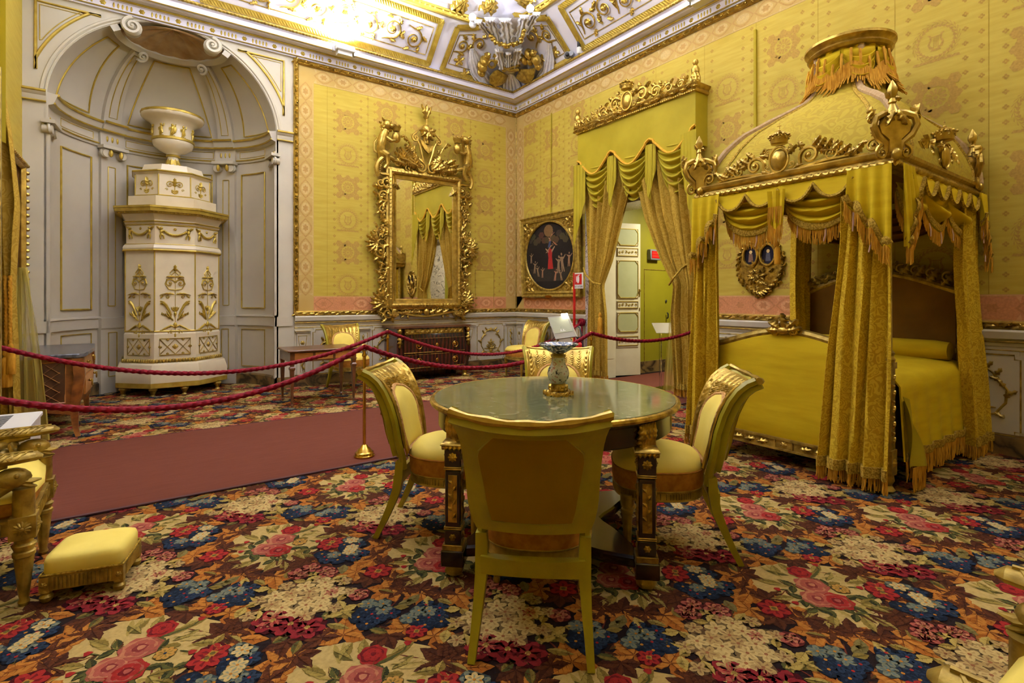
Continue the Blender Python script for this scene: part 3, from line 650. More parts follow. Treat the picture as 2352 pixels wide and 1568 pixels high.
def dado(X, name, spans, pans, pils):
    b = MB(X)
    for u0, u1 in spans:
        b.loft([[(u, v, w) for v, w in ((.17, 0), (.17, .012), (.86, .012), (.87, .02), (.9, .026), (.925, .03), (.93, .055), (.985, .062), (1.0, .05), (1.0, 0))] for u in (u0, u1)])
    for u0, u1 in pans: b.prism(notched(u0 - .03, u1 + .03, .13 + .03, .8 + .03), .012, .022)
    for u0, u1 in pils:
        b.box(u0 + .02, u1 - .02, .17, .76, .012, .034); b.box(u0, u1, .765, .785, .012, .05); b.box(u0 - .01, u1 + .01, .785, .8, .012, .062)
    struct('wall_' + name + '_dado', b, M['white'], smooth=False, org=(0, 0, 0))
    g = MB(X)
    for u0, u1 in spans:
        g.tube([(u0, .905, .034), (u1, .905, .034)], .008, 5); g.tube([(u0, .835, .016), (u1, .835, .016)], .006, 5)
    for u0, u1 in pans:
        gline(g, notched(u0, u1, .16, .8), .006, w=.022); g.X = X @ T(0, 0, .022)
        arabesque(g, (u0 + u1) / 2, .48, min(.56, u1 - u0 - .12), .52); g.X = X
    for k, (u0, u1) in enumerate(pils):
        g.X = X @ T(0, 0, .034); c = (u0 + u1) / 2; h = (u1 - u0) / 2 - .035
        g.tube([(u0 + .0, .79, .026), (u1, .79, .026)], .004, 5)
        if k % 2 == 0:
            gline(g, [(c - h, .72), (c + h, .72), (c + h * .75, .6), (c + h * .3, .5), (c - h * .3, .5), (c - h * .75, .6)], .005, w=0); g.rosette(c, .62, .034, 6, .0)
            gline(g, [(c - h * .5, .46), (c + h * .5, .46), (c + h * .5, .2), (c - h * .5, .2)], .004, w=0); drop(g, c, .45, .22)
        else:
            gline(g, [(c - h, .73), (c + h, .73), (c + h, .2), (c - h, .2)], .005, w=0); drop(g, c, .71, .22)
        g.X = X
    struct('trim_dado_' + name, g, M['gold_dull'], org=(0, 0, 0))
    k = MB(X)
    for u0, u1 in spans: k.box(u0, u1, 0, .15, 0, .035); k.box(u0, u1, .15, .172, 0, .024)
    struct('baseboard_' + name, k, M['marble_skirt'], smooth=False, org=(0, 0, 0))
dado(ML, 'left', [(-3.87, -.0)], [(-3.62, -3.02), (-2.74, -2.1), (-1.78, -1.2), (-.86, -.29)], [(-3.86, -3.67), (-2.98, -2.79), (-1.16, -.92), (-.25, -.06)])
dado(MR, 'right', [(.0, 1.9), (4.0, 8.9)], [(.27, .82), (1.1, 1.7), (4.3, 4.92), (5.2, 5.9), (6.2, 6.77), (7.1, 7.7)], [(.03, .24), (.86, 1.06), (4.03, 4.24), (4.96, 5.16), (5.95, 6.14), (6.83, 7.04)])

# ================================================================ cornice
def cornice():
    prof = [(0, 4.64), (.035, 4.64), (.035, 4.66), (.05, 4.668), (.05, 4.752), (.075, 4.76), (.09, 4.78), (.17, 4.785), (.2, 4.80), (.22, 4.80), (.22, 4.865), (.245, 4.88), (.245, 4.915), (.16, 4.965), (0.0, 4.99)]
    b = MB(); x0, y0 = -6.7, -8.9
    for o, z in prof: pass
    rings = []
    for (cx, cy, sx, sy) in ((0, -8.9, -1, 1), (0, 0, -1, -1), (-6.7, 0, 1, -1), (-6.7, -8.9, 1, 1)):
        rings.append([(cx + sx * o, cy + sy * o, z) for o, z in prof])
    rings.append(rings[0]); b.loft(rings, cap=False, closed=False)
    struct('wall_cornice', b, M['ceilw'], ang=20, org=(0, 0, 0))
    g = MB()
    def run(o, z, r, flat=1): 
        g.tube([(-o, -8.5, z), (-o, -o, z)], r, 6); g.tube([(-o, -o, z), (-6.7 + o, -o, z)], r, 6); g.tube([(-6.7 + o, -o, z), (-6.7 + o, -6, z)], r, 6)
    run(.052, 4.662, .006); run(.085, 4.772, .014); run(.215, 4.8, .007)
    struct('trim_cornice_lines', g, M['gold_flat'], org=(0, 0, 0))
    g = MB()                                          # twisted rope moulding
    for X, L in ((ML, (-6.4, -.25)), (MR, (.25, 8.2))):
        g.rope([(L[0], 4.9, .25), (L[1], 4.9, .25)], .02, 2.2, 9, X=X)
    struct('trim_cornice_rope', g, M['gold_dull'], org=(0, 0, 0))
    g = MB()                                          # flutes and rosettes of the frieze
    for X, sg, ph, n in ((ML, -1, .418, 17), (MR, 1, .437, 21)):
        g.X = X
        for k in range(-1, n):
            u = sg * (ph + .372 * k)
            if k >= 0 or True: g.rosette(u, 4.712, .032, 6, .05)
            for j in range(5):
                uu = u + sg * (.186 + (j - 2) * .042)
                if abs(uu) > .06: g.sph((uu, 4.71, .052), (.0115, .034, .008), 6, 5)
    struct('trim_cornice_frieze', g, M['gold_flat'], org=(0, 0, 0))
cornice()

# ================================================================ coved ceiling
def cdist(u, v):
    u = max(u, 1e-4); v = max(v, 1e-4); return u * v / (u ** 3 + v ** 3) ** (1 / 3)
def ceilz(x, y):
    u = min(-x, 6.7 + x); v = min(-y, 8.9 + y); d = cdist(u, v)
    return 4.97 + 1.02 * (d - .12) if d < .8 else 5.664 + .3 * (d - .8) / (1 + .35 * (d - .8))
def CE(px, py, off=0.0):
    d = ray(px, py); t = 1.0
    while t < 20:
        x, y, z = CAM[0] + t * d[0], CAM[1] + t * d[1], EYE + t * d[2]
        if x > 0 or y > 0 or z > ceilz(x, y): break
        t += .004
    return Vector((x, y, z)) + cnorm(x, y) * off
def cnorm(x, y):
    e = .01; gx = (ceilz(x + e, y) - ceilz(x - e, y)) / (2 * e); gy = (ceilz(x, y + e) - ceilz(x, y - e)) / (2 * e)
    return Vector((gx, gy, -1)).normalized()
def CU(u, v, off=0.0): x, y = -u, -v; return Vector((x, y, ceilz(x, y))) + cnorm(x, y) * off
b = MB()
def cs(n, L): return [L * .5 * (1 - cos(pi * (.06 + .88 * i / n)) / cos(pi * .06)) if False else L * (.5 - .5 * cos(pi * i / n)) for i in range(n + 1)]
gx, gy = cs(90, 6.54), cs(110, 8.74)
b.add([(-.08 - gx[i], -.08 - gy[j], ceilz(-.08 - gx[i], -.08 - gy[j])) for j in range(111) for i in range(91)], [(j * 91 + i, j * 91 + i + 1, (j + 1) * 91 + i + 1, (j + 1) * 91 + i) for j in range(110) for i in range(90)])
struct('ceiling', b, M['ceilw'], org=(0, 0, 0))
def cpath(pts, n=10, off=.01, closed=True):
    q = []; m = len(pts)
    for i in range(m if closed else m - 1):
        a, c = pts[i], pts[(i + 1) % m]
        for k in range(n): t = k / n; q.append(tuple(CU(lerp(a[0], c[0], t), lerp(a[1], c[1], t), off)))
    if not closed: q.append(tuple(CU(pts[-1][0], pts[-1][1], off)))
    return q
def slantband(b, pts, w, closed=True, off=.008, step=.05):   # flat gold band carved with slanting gadroons
    P = cpath(pts, 40, off, closed); V = [Vector(p) for p in P]; m = len(V)
    b.tube(P, w / 2, 4, closed=closed, up=None, prof=None, flat=.2) if False else None
    for i in range(m if closed else m - 1):
        a, c = V[i], V[(i + 1) % m]; L = (c - a).length; n = max(1, round(L / step)); d = (c - a).normalized(); nm = cnorm(a.x, a.y); s_ = d.cross(nm).normalized()
        q = [a - s_ * w / 2, c - s_ * w / 2, c + s_ * w / 2, a + s_ * w / 2]; b.add([tuple(p) for p in q] + [tuple(p + nm * .02) for p in q], [(0, 1, 2, 3), (7, 6, 5, 4), (0, 4, 5, 1), (2, 6, 7, 3)])
        for k in range(n):
            p = a.lerp(c, (k + .5) / n) + nm * .02; e = (s_ * .8 + d * .6)
            b.tube([tuple(p - e * w * .5), tuple(p), tuple(p + e * w * .5)], [.006, .014, .006], 5)
def rinceau(b, pts, r, X=None): pass
band = MB(); line = MB(); orn = MB()
def cframe(u, v, off=.012):
    p = CU(u, v, off); n = cnorm(p.x, p.y); a = Vector((-1, 0, 0)) if abs(n.y) > abs(n.x) else Vector((0, 1, 0))
    a = (a - n * a.dot(n)).normalized(); c = n.cross(a)
    return Matrix((( a.x, c.x, n.x, p.x), (a.y, c.y, n.y, p.y), (a.z, c.z, n.z, p.z), (0, 0, 0, 1)))
def cpanel(corners, scr):
    slantband(band, corners, .085); cu = sum(p[0] for p in corners) / 4; cv = sum(p[1] for p in corners) / 4
    inn = []
    for p in corners: d = Vector((cu - p[0], cv - p[1])); inn.append((p[0] + .085 * (1 if d.x > 0 else -1), p[1] + .085 * (1 if d.y > 0 else -1)))
    line.tube(cpath(inn, 12, .006), .007, 5, closed=True)
    for p in corners: band.rosette(0, 0, .05, 6, .01, X=cframe(*p))
    for u, v, r, a, h in scr:
        F = cframe(u, v); orn.scroll(0, 0, r, a, 1.5, h, .09, 0, X=F, tail=r * .8); orn.rosette(0, 0, r * .36, 6, .02, X=F)
        for k in range(5): g = a + h * k * 1.1; orn.leaf(r * cos(g), r * sin(g), g + h * 1.2, r * .7, r * .26, 0, .4, 3, X=F)
    return inn
def lr(u0, u1, n, v, r=.15): return [(lerp(u0, u1, (k + .5) / n), v + (.02 if k % 2 else -.02), r, (1 if k % 2 else -1) * pi / 2, 1 if k % 2 else -1) for k in range(n)]
cpanel([(1.88, .17), (1.88, .64), (5.0, .64), (5.0, .17)], lr(2.05, 4.9, 8, .4))
cpanel([(.17, 2.0), (.64, 2.0), (.64, 5.3), (.17, 5.3)], [(q[1], q[0] , q[2], q[3] + pi / 2, q[4]) for q in lr(2.15, 5.2, 9, .4)])
cpanel([(.17, 5.6), (.64, 5.6), (.64, 8.2), (.17, 8.2)], [])
cpanel([(1.5, .2), (1.52, .68), (.68, 1.6), (.2, 1.58)][0:4], []) if False else None
# corner panel
slantband(band, [(1.62, .15), (1.6, .64)], .085, False); slantband(band, [(.15, 1.7), (.64, 1.68)], .085, False)
slantband(band, [(1.62, .15), (.85, .15)], .085, False); slantband(band, [(.15, 1.7), (.15, .95)], .085, False)
slantband(band, [(1.6, .64), (1.3, .72), (1.12, .86)], .085, False); slantband(band, [(.64, 1.68), (.74, 1.38), (.9, 1.2)], .085, False)
line.tube(cpath([(.9, .235), (1.54, .235), (1.52, .57), (1.26, .64)], 12, .006, False), .007, 5); line.tube(cpath([(.235, .98), (.235, 1.62), (.57, 1.6), (.66, 1.34)], 12, .006, False), .007, 5)
for u, v, r, a, h in ((1.42, .47, .11, 1.5, 1), (1.15, .55, .12, 1.2, -1), (.49, 1.5, .11, 1.6, -1), (.57, 1.22, .12, 1.9, 1)):
    F = cframe(u, v); orn.scroll(0, 0, r, a, 1.4, h, .12, 0, X=F, tail=r); orn.rosette(0, 0, r * .4, 6, .02, X=F)
    for k in range(3): g = a + h * k * 1.4; orn.leaf(r * cos(g), r * sin(g), g + h * 1.2, r * .9, r * .4, 0, .4, 3, X=F)
for u, v in ((1.38, .3), (1.2, .17), (.3, 1.45), (.17, 1.28), (1.05, .3), (.3, 1.12)):
    F = cframe(u, v)
    for k in range(5): orn.leaf(0, 0, k * 1.26, .1, .045, 0, .2, 2, X=F)
# inner rim of the vault
rimv = []
t = 0
for k in range(61):
    f = -1 + 2 * k / 60; a = pi / 4 + f * (pi / 4 - .06); rho = .73 * (cos(a) ** 3 + sin(a) ** 3) ** (1 / 3) / (cos(a) * sin(a)); rimv.append((rho * cos(a), rho * sin(a)))
for off, r, dd in ((.03, .035, 0), (.02, .02, .08)):
    P = []
    for u, v in rimv: k = 1 + dd / max(.3, hypot(u, v)); P.append(tuple(CU(u * k, v * k, off)))
    band.tube(P, r, 6)
VV = [Vector(CU(u * (1 + .04 / hypot(u, v)), v * (1 + .04 / hypot(u, v)), .03)) for u, v in rimv]
for i in range(len(VV) - 1):
    n = max(1, int((VV[i + 1] - VV[i]).length / .07))
    for k in range(n): p = VV[i].lerp(VV[i + 1], k / n); band.sph(tuple(p), (.03, .03, .035), 6, 5)
for u, v in ((1.3, 1.25), (1.15, 1.6), (1.7, 1.05)):
    F = cframe(u, v)
    for k in range(3): orn.leaf(0, 0, 1 + k * .4, .3, .1, 0, .3, 4, X=F)
struct('trim_ceiling_bands', band, M['gold_flat'], org=(0, 0, 0)); struct('trim_ceiling_lines', line, M['gold_dull'], org=(0, 0, 0)); struct('trim_ceiling_scrolls', orn, M['gold'], org=(0, 0, 0))

# stucco corner group: drapery, bracket of acanthus leaves, garland, two gilt shields
def CT(px, py, d=0.0):              # a point standing d in front of the vault along the line of sight it was traced on
    q = CE(px, py); c = Vector((CAM[0], CAM[1], EYE)); k = (q - c).length; return c + (q - c) * (1 - d / k)
def pl(P, t):
    n = len(P) - 1; i = min(int(t * n), n - 1); f = t * n - i; return [lerp(a, b, f) for a, b in zip(P[i], P[i + 1])]
def corner_group():
    root = thing('stucco_corner_ornament', 'white stucco acanthus bracket with drapery and two gilt shields in the ceiling corner', 'ceiling ornament', (-.3, -.3, 4.95))
    for P in ([(1184, 214, 5), (1152, 208, 13), (1120, 192, 17), (1099, 165, 17), (1090, 140, 14), (1085, 112, 5)], [(1180, 214, 5), (1213, 209, 13), (1243, 192, 16), (1257, 165, 15), (1262, 135, 12), (1262, 100, 4)]):
        def f(s, t):
            a = pl(P, t); b_ = pl(P, min(1, t + .02)); c = pl(P, max(0, t - .02)); d = Vector((b_[0] - c[0], b_[1] - c[1])); d.normalize(); e = (s - .5) * 2 * a[2]
            return tuple(CT(a[0] - d.y * e, a[1] + d.x * e, .05 + .05 * sin(pi * s) + .028 * cos(s * 26 + 2 * t) * (.4 + .6 * sin(pi * min(1, t + .2)))))
        b = MB(); b.sheet(f, 30, 26, .012); b.build('drapery', M['stucco'], root, ang=60)
    b = MB(); b.sheet(lambda s, t: tuple(CT(lerp(1172, 1178, t) + (s - .5) * lerp(14, 42, sin(pi * t * .75)), lerp(170, 220, t), .16 - .1 * t + .03 * cos(s * 30))), 30, 10, .012); b.build('drapery_knot', M['stucco'], root, ang=60)
    b = MB(); b.loft([[tuple(CT(1168 + hw * cos(a), py, max(0.0, d * sin(a)))) for a in [pi * i / 12 for i in range(13)]] for py, hw, d in ((190, 12, .12), (160, 20, .2), (125, 24, .26), (105, 30, .3), (70, 38, .38), (40, 46, .42))])
    def ac(x0, x1, y0, y1, w, d0, d1, curl):
        def f(i, t):
            q = min(1, t / .8); cx = lerp(x0, x1, q); y = lerp(y0, y1, q) + (curl * (t - .8) / .2 if t > .8 else 0); ww = w * (.5 + .5 * sin(pi * (q * .75 + .15))) * (.82 + .18 * cos(t * 30)) * (1 if t < .8 else 1.15)
            return tuple(CT(cx + (i - .5) * ww, y, lerp(d0, d1, q) + .03 * cos((i - .5) * 20) + .05 * (1 - abs(2 * i - 1)) + (.14 * sin(pi * (t - .8) / .25) if t > .8 else 0)))
        b.sheet(f, 14, 18, .012)
    for x0, x1, y0, y1, w, d0, d1, c in ((1168, 1160, 100, 42, 40, .34, .46, 10), (1145, 1125, 98, 40, 34, .28, .42, 10), (1192, 1205, 96, 34, 34, .28, .42, 10), (1128, 1098, 85, 45, 26, .2, .36, 10), (1205, 1232, 80, 28, 26, .2, .36, 8), (1155, 1146, 160, 112, 28, .24, .3, 8), (1182, 1190, 158, 110, 28, .24, .3, 8), (1168, 1168, 155, 120, 20, .28, .32, 6)): ac(x0, x1, y0, y1, w, d0, d1, c)
    for x, y in ((1085, 40), (1086, 55), (1218, 20)): b.sph(tuple(CT(x, y, .42)), .06, 8, 6)
    b.build('acanthus_bracket', M['stucco'], root, ang=50)
    b = MB(); R = random.Random(4)
    for k in range(46): f = k / 45; a = pl([(1127, 82, .36), (1138, 98, .44), (1168, 106, .5), (1194, 97, .44), (1203, 72, .36)], f); b.sph(tuple(CT(a[0] + R.uniform(-2, 2), a[1] + R.uniform(-3, 3), a[2] + R.uniform(0, .05))), R.uniform(.022, .036), 6, 5)
    b.build('garland', M['gold'], root)
    for P in ([(1124, 175), (1134, 163), (1143, 159), (1168, 174), (1162, 189), (1151, 196), (1137, 201), (1124, 192)], [(1184, 179), (1195, 158), (1214, 158), (1231, 155), (1228, 176), (1221, 189), (1208, 193), (1196, 189)]):
        b = MB(); cx = sum(p[0] for p in P) / 8; cy = sum(p[1] for p in P) / 8; rg = lambda k, d: [tuple(CT(cx + (x - cx) * k, cy + (y - cy) * k, d)) for x, y in P]
        b.loft([rg(1, .1), rg(1, .2), rg(.9, .23), rg(.5, .25)]); b.build('shield', M['gold_dull'], root, ang=30)
    b = MB()
    for P in ([(1154, 155, .26), (1168, 161, .3), (1193, 160, .26)], [(1154, 163, .26), (1170, 158, .3), (1193, 150, .26)]): b.tube([tuple(CT(*pl(P, i / 6))) for i in range(7)], .04, 6, flat=.6)
    b.build('sash', M['gold_dull'], root)
    for L in ([(1108, 152, .1, .06), (1106, 166, .08, .05), (1113, 140, .09, .05), (1120, 128, .06, .04), (1118, 135, .05, .05), (1143, 138, .07, .05), (1140, 128, .05, .04)], [(1232, 138, .09, .07), (1236, 152, .07, .05), (1215, 124, .09, .05), (1206, 138, .08, .06), (1198, 132, .06, .05), (1218, 142, .06, .05), (1225, 122, .06, .04)]):
        b = MB()
        for x, y, r, w in L:
            p = CT(x, y, .2); b.sph(tuple(p), (r, w, r), 9, 7)
            for k in range(3): q = CT(x + 9 * cos(k * 2.1 + x), y + 9 * sin(k * 2.1 + x), .18); b.tube([tuple(p), tuple(p.lerp(q, .5) + Vector((-.02, -.02, 0))), tuple(q)], [.035, .03, .006], 6)
        b.build('trophy', M['gold'], root)
    b = MB(); b.tube([tuple(CT(1130 + 8 * cos(a), 147 + 8 * sin(a), .24)) for a in [2 * pi * i / 18 for i in range(18)]], .022, 6, closed=True); b.build('ring', M['gold_dull'], root)
corner_group()
# ================================================================ niche
def NI(az, z, r=1.2): a = radians(az); return (-5.3 + r * cos(a), r * sin(a), z)
def DO(az, el, r=1.2): a, e = radians(az), radians(el); return (-5.3 + r * cos(e) * cos(a), r * cos(e) * sin(a), 3.46 + r * sin(e))
def niche():
    b = MB(); b.grid(lambda s, t: NI(180 * s, 3.46 * t), 64, 4); b.grid(lambda s, t: DO(180 * s, 89.9 * t), 64, 24)
    def ringm(prof, a0, a1, n=40): b.loft([[NI(a0 + (a1 - a0) * i / n, z, 1.2 - o) for o, z in prof] for i in range(n + 1)], cap=True)
    ringm([(-.02, 3.24), (.02, 3.24), (.03, 3.28), (.015, 3.29), (.015, 3.42), (.06, 3.44), (.08, 3.49), (.1, 3.55), (-.02, 3.57)], 0, 180, 60)
    ringm([(-.02, .86), (.025, .86), (.02, .98), (.035, .99), (.03, 1.01), (-.02, 1.02)], 0, 180, 60)
    for c in (124.3, 53.5):                              # pilasters with entablature breaks
        ringm([(-.02, .0), (.04, .0), (.04, 3.26), (-.02, 3.26)], c - 6.5, c + 6.5, 6); ringm([(-.02, 3.24), (.06, 3.24), (.05, 3.43), (.1, 3.46), (.14, 3.56), (-.02, 3.58)], c - 7.5, c + 7.5, 6)
        ringm([(-.02, .0), (.06, .0), (.06, .84), (.07, .86), (.07, .99), (-.02, 1.01)], c - 7.5, c + 7.5, 6)
        b.loft([[DO(c - 5.5, e, 1.2), DO(c - 5.5, e, 1.15), DO(c + 5.5, e, 1.15), DO(c + 5.5, e, 1.2)] for e in range(6, 58, 3)])
    for c in (178.2, 1.8): ringm([(-.02, 0), (.03, 0), (.03, 3.26), (-.02, 3.26)], c - 1.8, c + 1.8, 3)
    b.loft([[DO(180 * i / 30, 58, 1.2), DO(180 * i / 30, 58, 1.13), DO(180 * i / 30, 62, 1.13), DO(180 * i / 30, 62, 1.2)] for i in range(31)])
    struct('wall_niche', b, M['grey'], org=(0, 0, 0), ang=25)
    g = MB()
    def gl(f, a0, a1, z0, z1, r=.009):
        P = [f(lerp(a0, a1, i / 10), z0) for i in range(10)] + [f(a1, lerp(z0, z1, i / 10)) for i in range(10)] + [f(lerp(a1, a0, i / 10), z1) for i in range(10)] + [f(a0, lerp(z1, z0, i / 10)) for i in range(10)]
        g.tube(P, r, 5, closed=True)
    N0 = lambda a, z: NI(a, z, 1.19)
    for a0, a1 in ((136, 159.3), (64, 114), (20, 42.5)): gl(N0, a0, a1, 1.11, 3.07, .011); gl(N0, a0, a1, .26, .8, .006); gl(lambda a, z: NI(a, z, 1.185), a0 - 1, a1 + 1, 3.31, 3.4, .005)
    for c in (124.3, 53.5): gl(lambda a, z: NI(a, z, 1.155), c - 2.2, c + 2.2, 1.15, 2.99, .006); gl(lambda a, z: NI(a, z, 1.135), c - 2.6, c + 2.6, .22, .8, .006)
    for o, z, r in ((.1, 3.545, .017), (.07, 3.45, .012), (.03, 3.275, .01)): g.tube([NI(180 * i / 60, z, 1.2 - o) for i in range(61)], r, 6)
    for c in (124.3, 53.5):
        g.tube([NI(c - 7.5 + 15 * i / 8, 3.55, 1.05) for i in range(9)], .015, 6); g.tube([NI(c - 7.5 + 15 * i / 8, 3.45, 1.1) for i in range(9)], .01, 6)
        for k in (-3.2, 0, 3.2): p = NI(c + k, 3.35, 1.145); g.sph(p, (.014, .014, .04), 6, 5)
    D0 = lambda a, e: DO(a, e, 1.192)
    for a0, a1 in ((138, 166), (64, 114), (14, 40)):
        P = [D0(lerp(a0, a1, i / 10), 8) for i in range(11)] + [D0(lerp(a1, (a0 + a1) / 2 + (a1 - a0) * .33, t), lerp(8, 54, t)) for t in [i / 10 for i in range(1, 11)]] + [D0(lerp((a0 + a1) / 2 + (a1 - a0) * .33, (a0 + a1) / 2 - (a1 - a0) * .33, i / 6), 54) for i in range(1, 7)] + [D0(lerp((a0 + a1) / 2 - (a1 - a0) * .33, a0, t), lerp(54, 8, t)) for t in [i / 10 for i in range(1, 10)]]
        g.tube(P, .01, 5, closed=True)
    for c in (124.3, 53.5):
        P = [DO(c - 2.5, e, 1.145) for e in range(9, 55, 5)] + [DO(c + 2.5, e, 1.145) for e in range(54, 8, -5)]; g.tube(P, .006, 5, closed=True)
    struct('trim_niche_lines', g, M['gold_flat'], org=(0, 0, 0))
    s = MB()                                              # capitals and scrolls
    for c in (124.3, 53.5, 175, 5):
        p = Vector(NI(c, 3.15, 1.12 if 10 < c < 170 else 1.17)); a = radians(c); t_ = Vector((-sin(a), cos(a), 0)); n = Vector((-cos(a), -sin(a), 0))
        F = Matrix(((t_.x, 0, n.x, p.x), (t_.y, 0, n.y, p.y), (0, 1, 0, p.z), (0, 0, 0, 1)))
        for sg in (1, -1): s.scroll(sg * .1, 0, .06, pi / 2, 1.5, -sg, .25, .0, X=F); s.lathe([(.05, -.06), (.05, .03)], 12, X=F @ T(sg * .1, 0, 0))
        s.box(-.16, .16, .06, .1, -.06, .06, X=F)
    for az, el in ((124.3, 58), (53.5, 58)):
        p = Vector(DO(az, el, 1.08)); a = radians(az); t_ = Vector((-sin(a), cos(a), 0)); n = Vector((-cos(a), -sin(a), -.8)).normalized(); c = n.cross(t_)
        F = Matrix(((t_.x, c.x, n.x, p.x), (t_.y, c.y, n.y, p.y), (t_.z, c.z, n.z, p.z), (0, 0, 0, 1))); s.scroll(0, 0, .07, 1, 1.5, 1, .28, 0, X=F)
    for sg in (1, -1):
        s.scroll(-5.3 + sg * .42, 4.52, .1, pi / 2, 1.6, -sg, .3, .03, X=ML); s.lathe([(.09, -.1), (.1, 0), (.08, .03)], 14, X=ML @ T(-5.3 + sg * .42, 4.52, 0))
    struct('trim_niche_scrolls', s, M['white'], org=(0, 0, 0))
    g = MB()
    for c in (124.3, 53.5):
        for k in (-3.4, 3.4): p = NI(c + k, 3.15, 1.07); g.sph(p, (.025, .025, .05), 8, 6)
    struct('trim_niche_capitals', g, M['gold_flat'], org=(0, 0, 0))
    h = MB(); h.grid(lambda s_, t: DO(180 * s_, 62 + 27.9 * t, 1.17 - .02 * abs(sin(s_ * 26))), 78, 8); struct('trim_niche_shell', h, mat('brown gold shell', S(150, 116, 72), .5, .2, S(176, 150, 112), 6), org=(0, 0, 0))
    k = MB(); k.loft([[NI(180 * i / 40, z, 1.2 - o) for o, z in ((0, 0), (.03, 0), (.03, .14), (0, .16))] for i in range(41)]); k.X = ML; k.box(-6.7, -6.5, 0, .15, 0, .03); k.box(-4.1, -3.87, 0, .15, 0, .03)
    struct('baseboard_niche', k, M['marble_skirt'], org=(0, 0, 0))
    # impost mouldings and plinth line on the flat wall beside the arch
    for nm, u0, u1 in (('trim_6', -6.7, -6.5), ('trim_7', -4.1, -3.89)):
        b = MB(ML); b.loft([[(u, v, w) for v, w in ((3.44, 0), (3.44, .02), (3.46, .03), (3.51, .03), (3.53, .05), (3.56, .06), (3.58, .04), (3.58, 0))] for u in (u0, u1)]); b.box(u0, u1, .86, .99, 0, .014); struct(nm, b, M['white'], org=(0, 0, 0))
        g = MB(ML); g.tube([(u0, 3.56, .055), (u1, 3.56, .055)], .016, 6); g.tube([(u0, 3.45, .025), (u1, 3.45, .025)], .01, 6); struct('trim_gilt_impost', g, M['gold_flat'], org=(0, 0, 0))
niche()

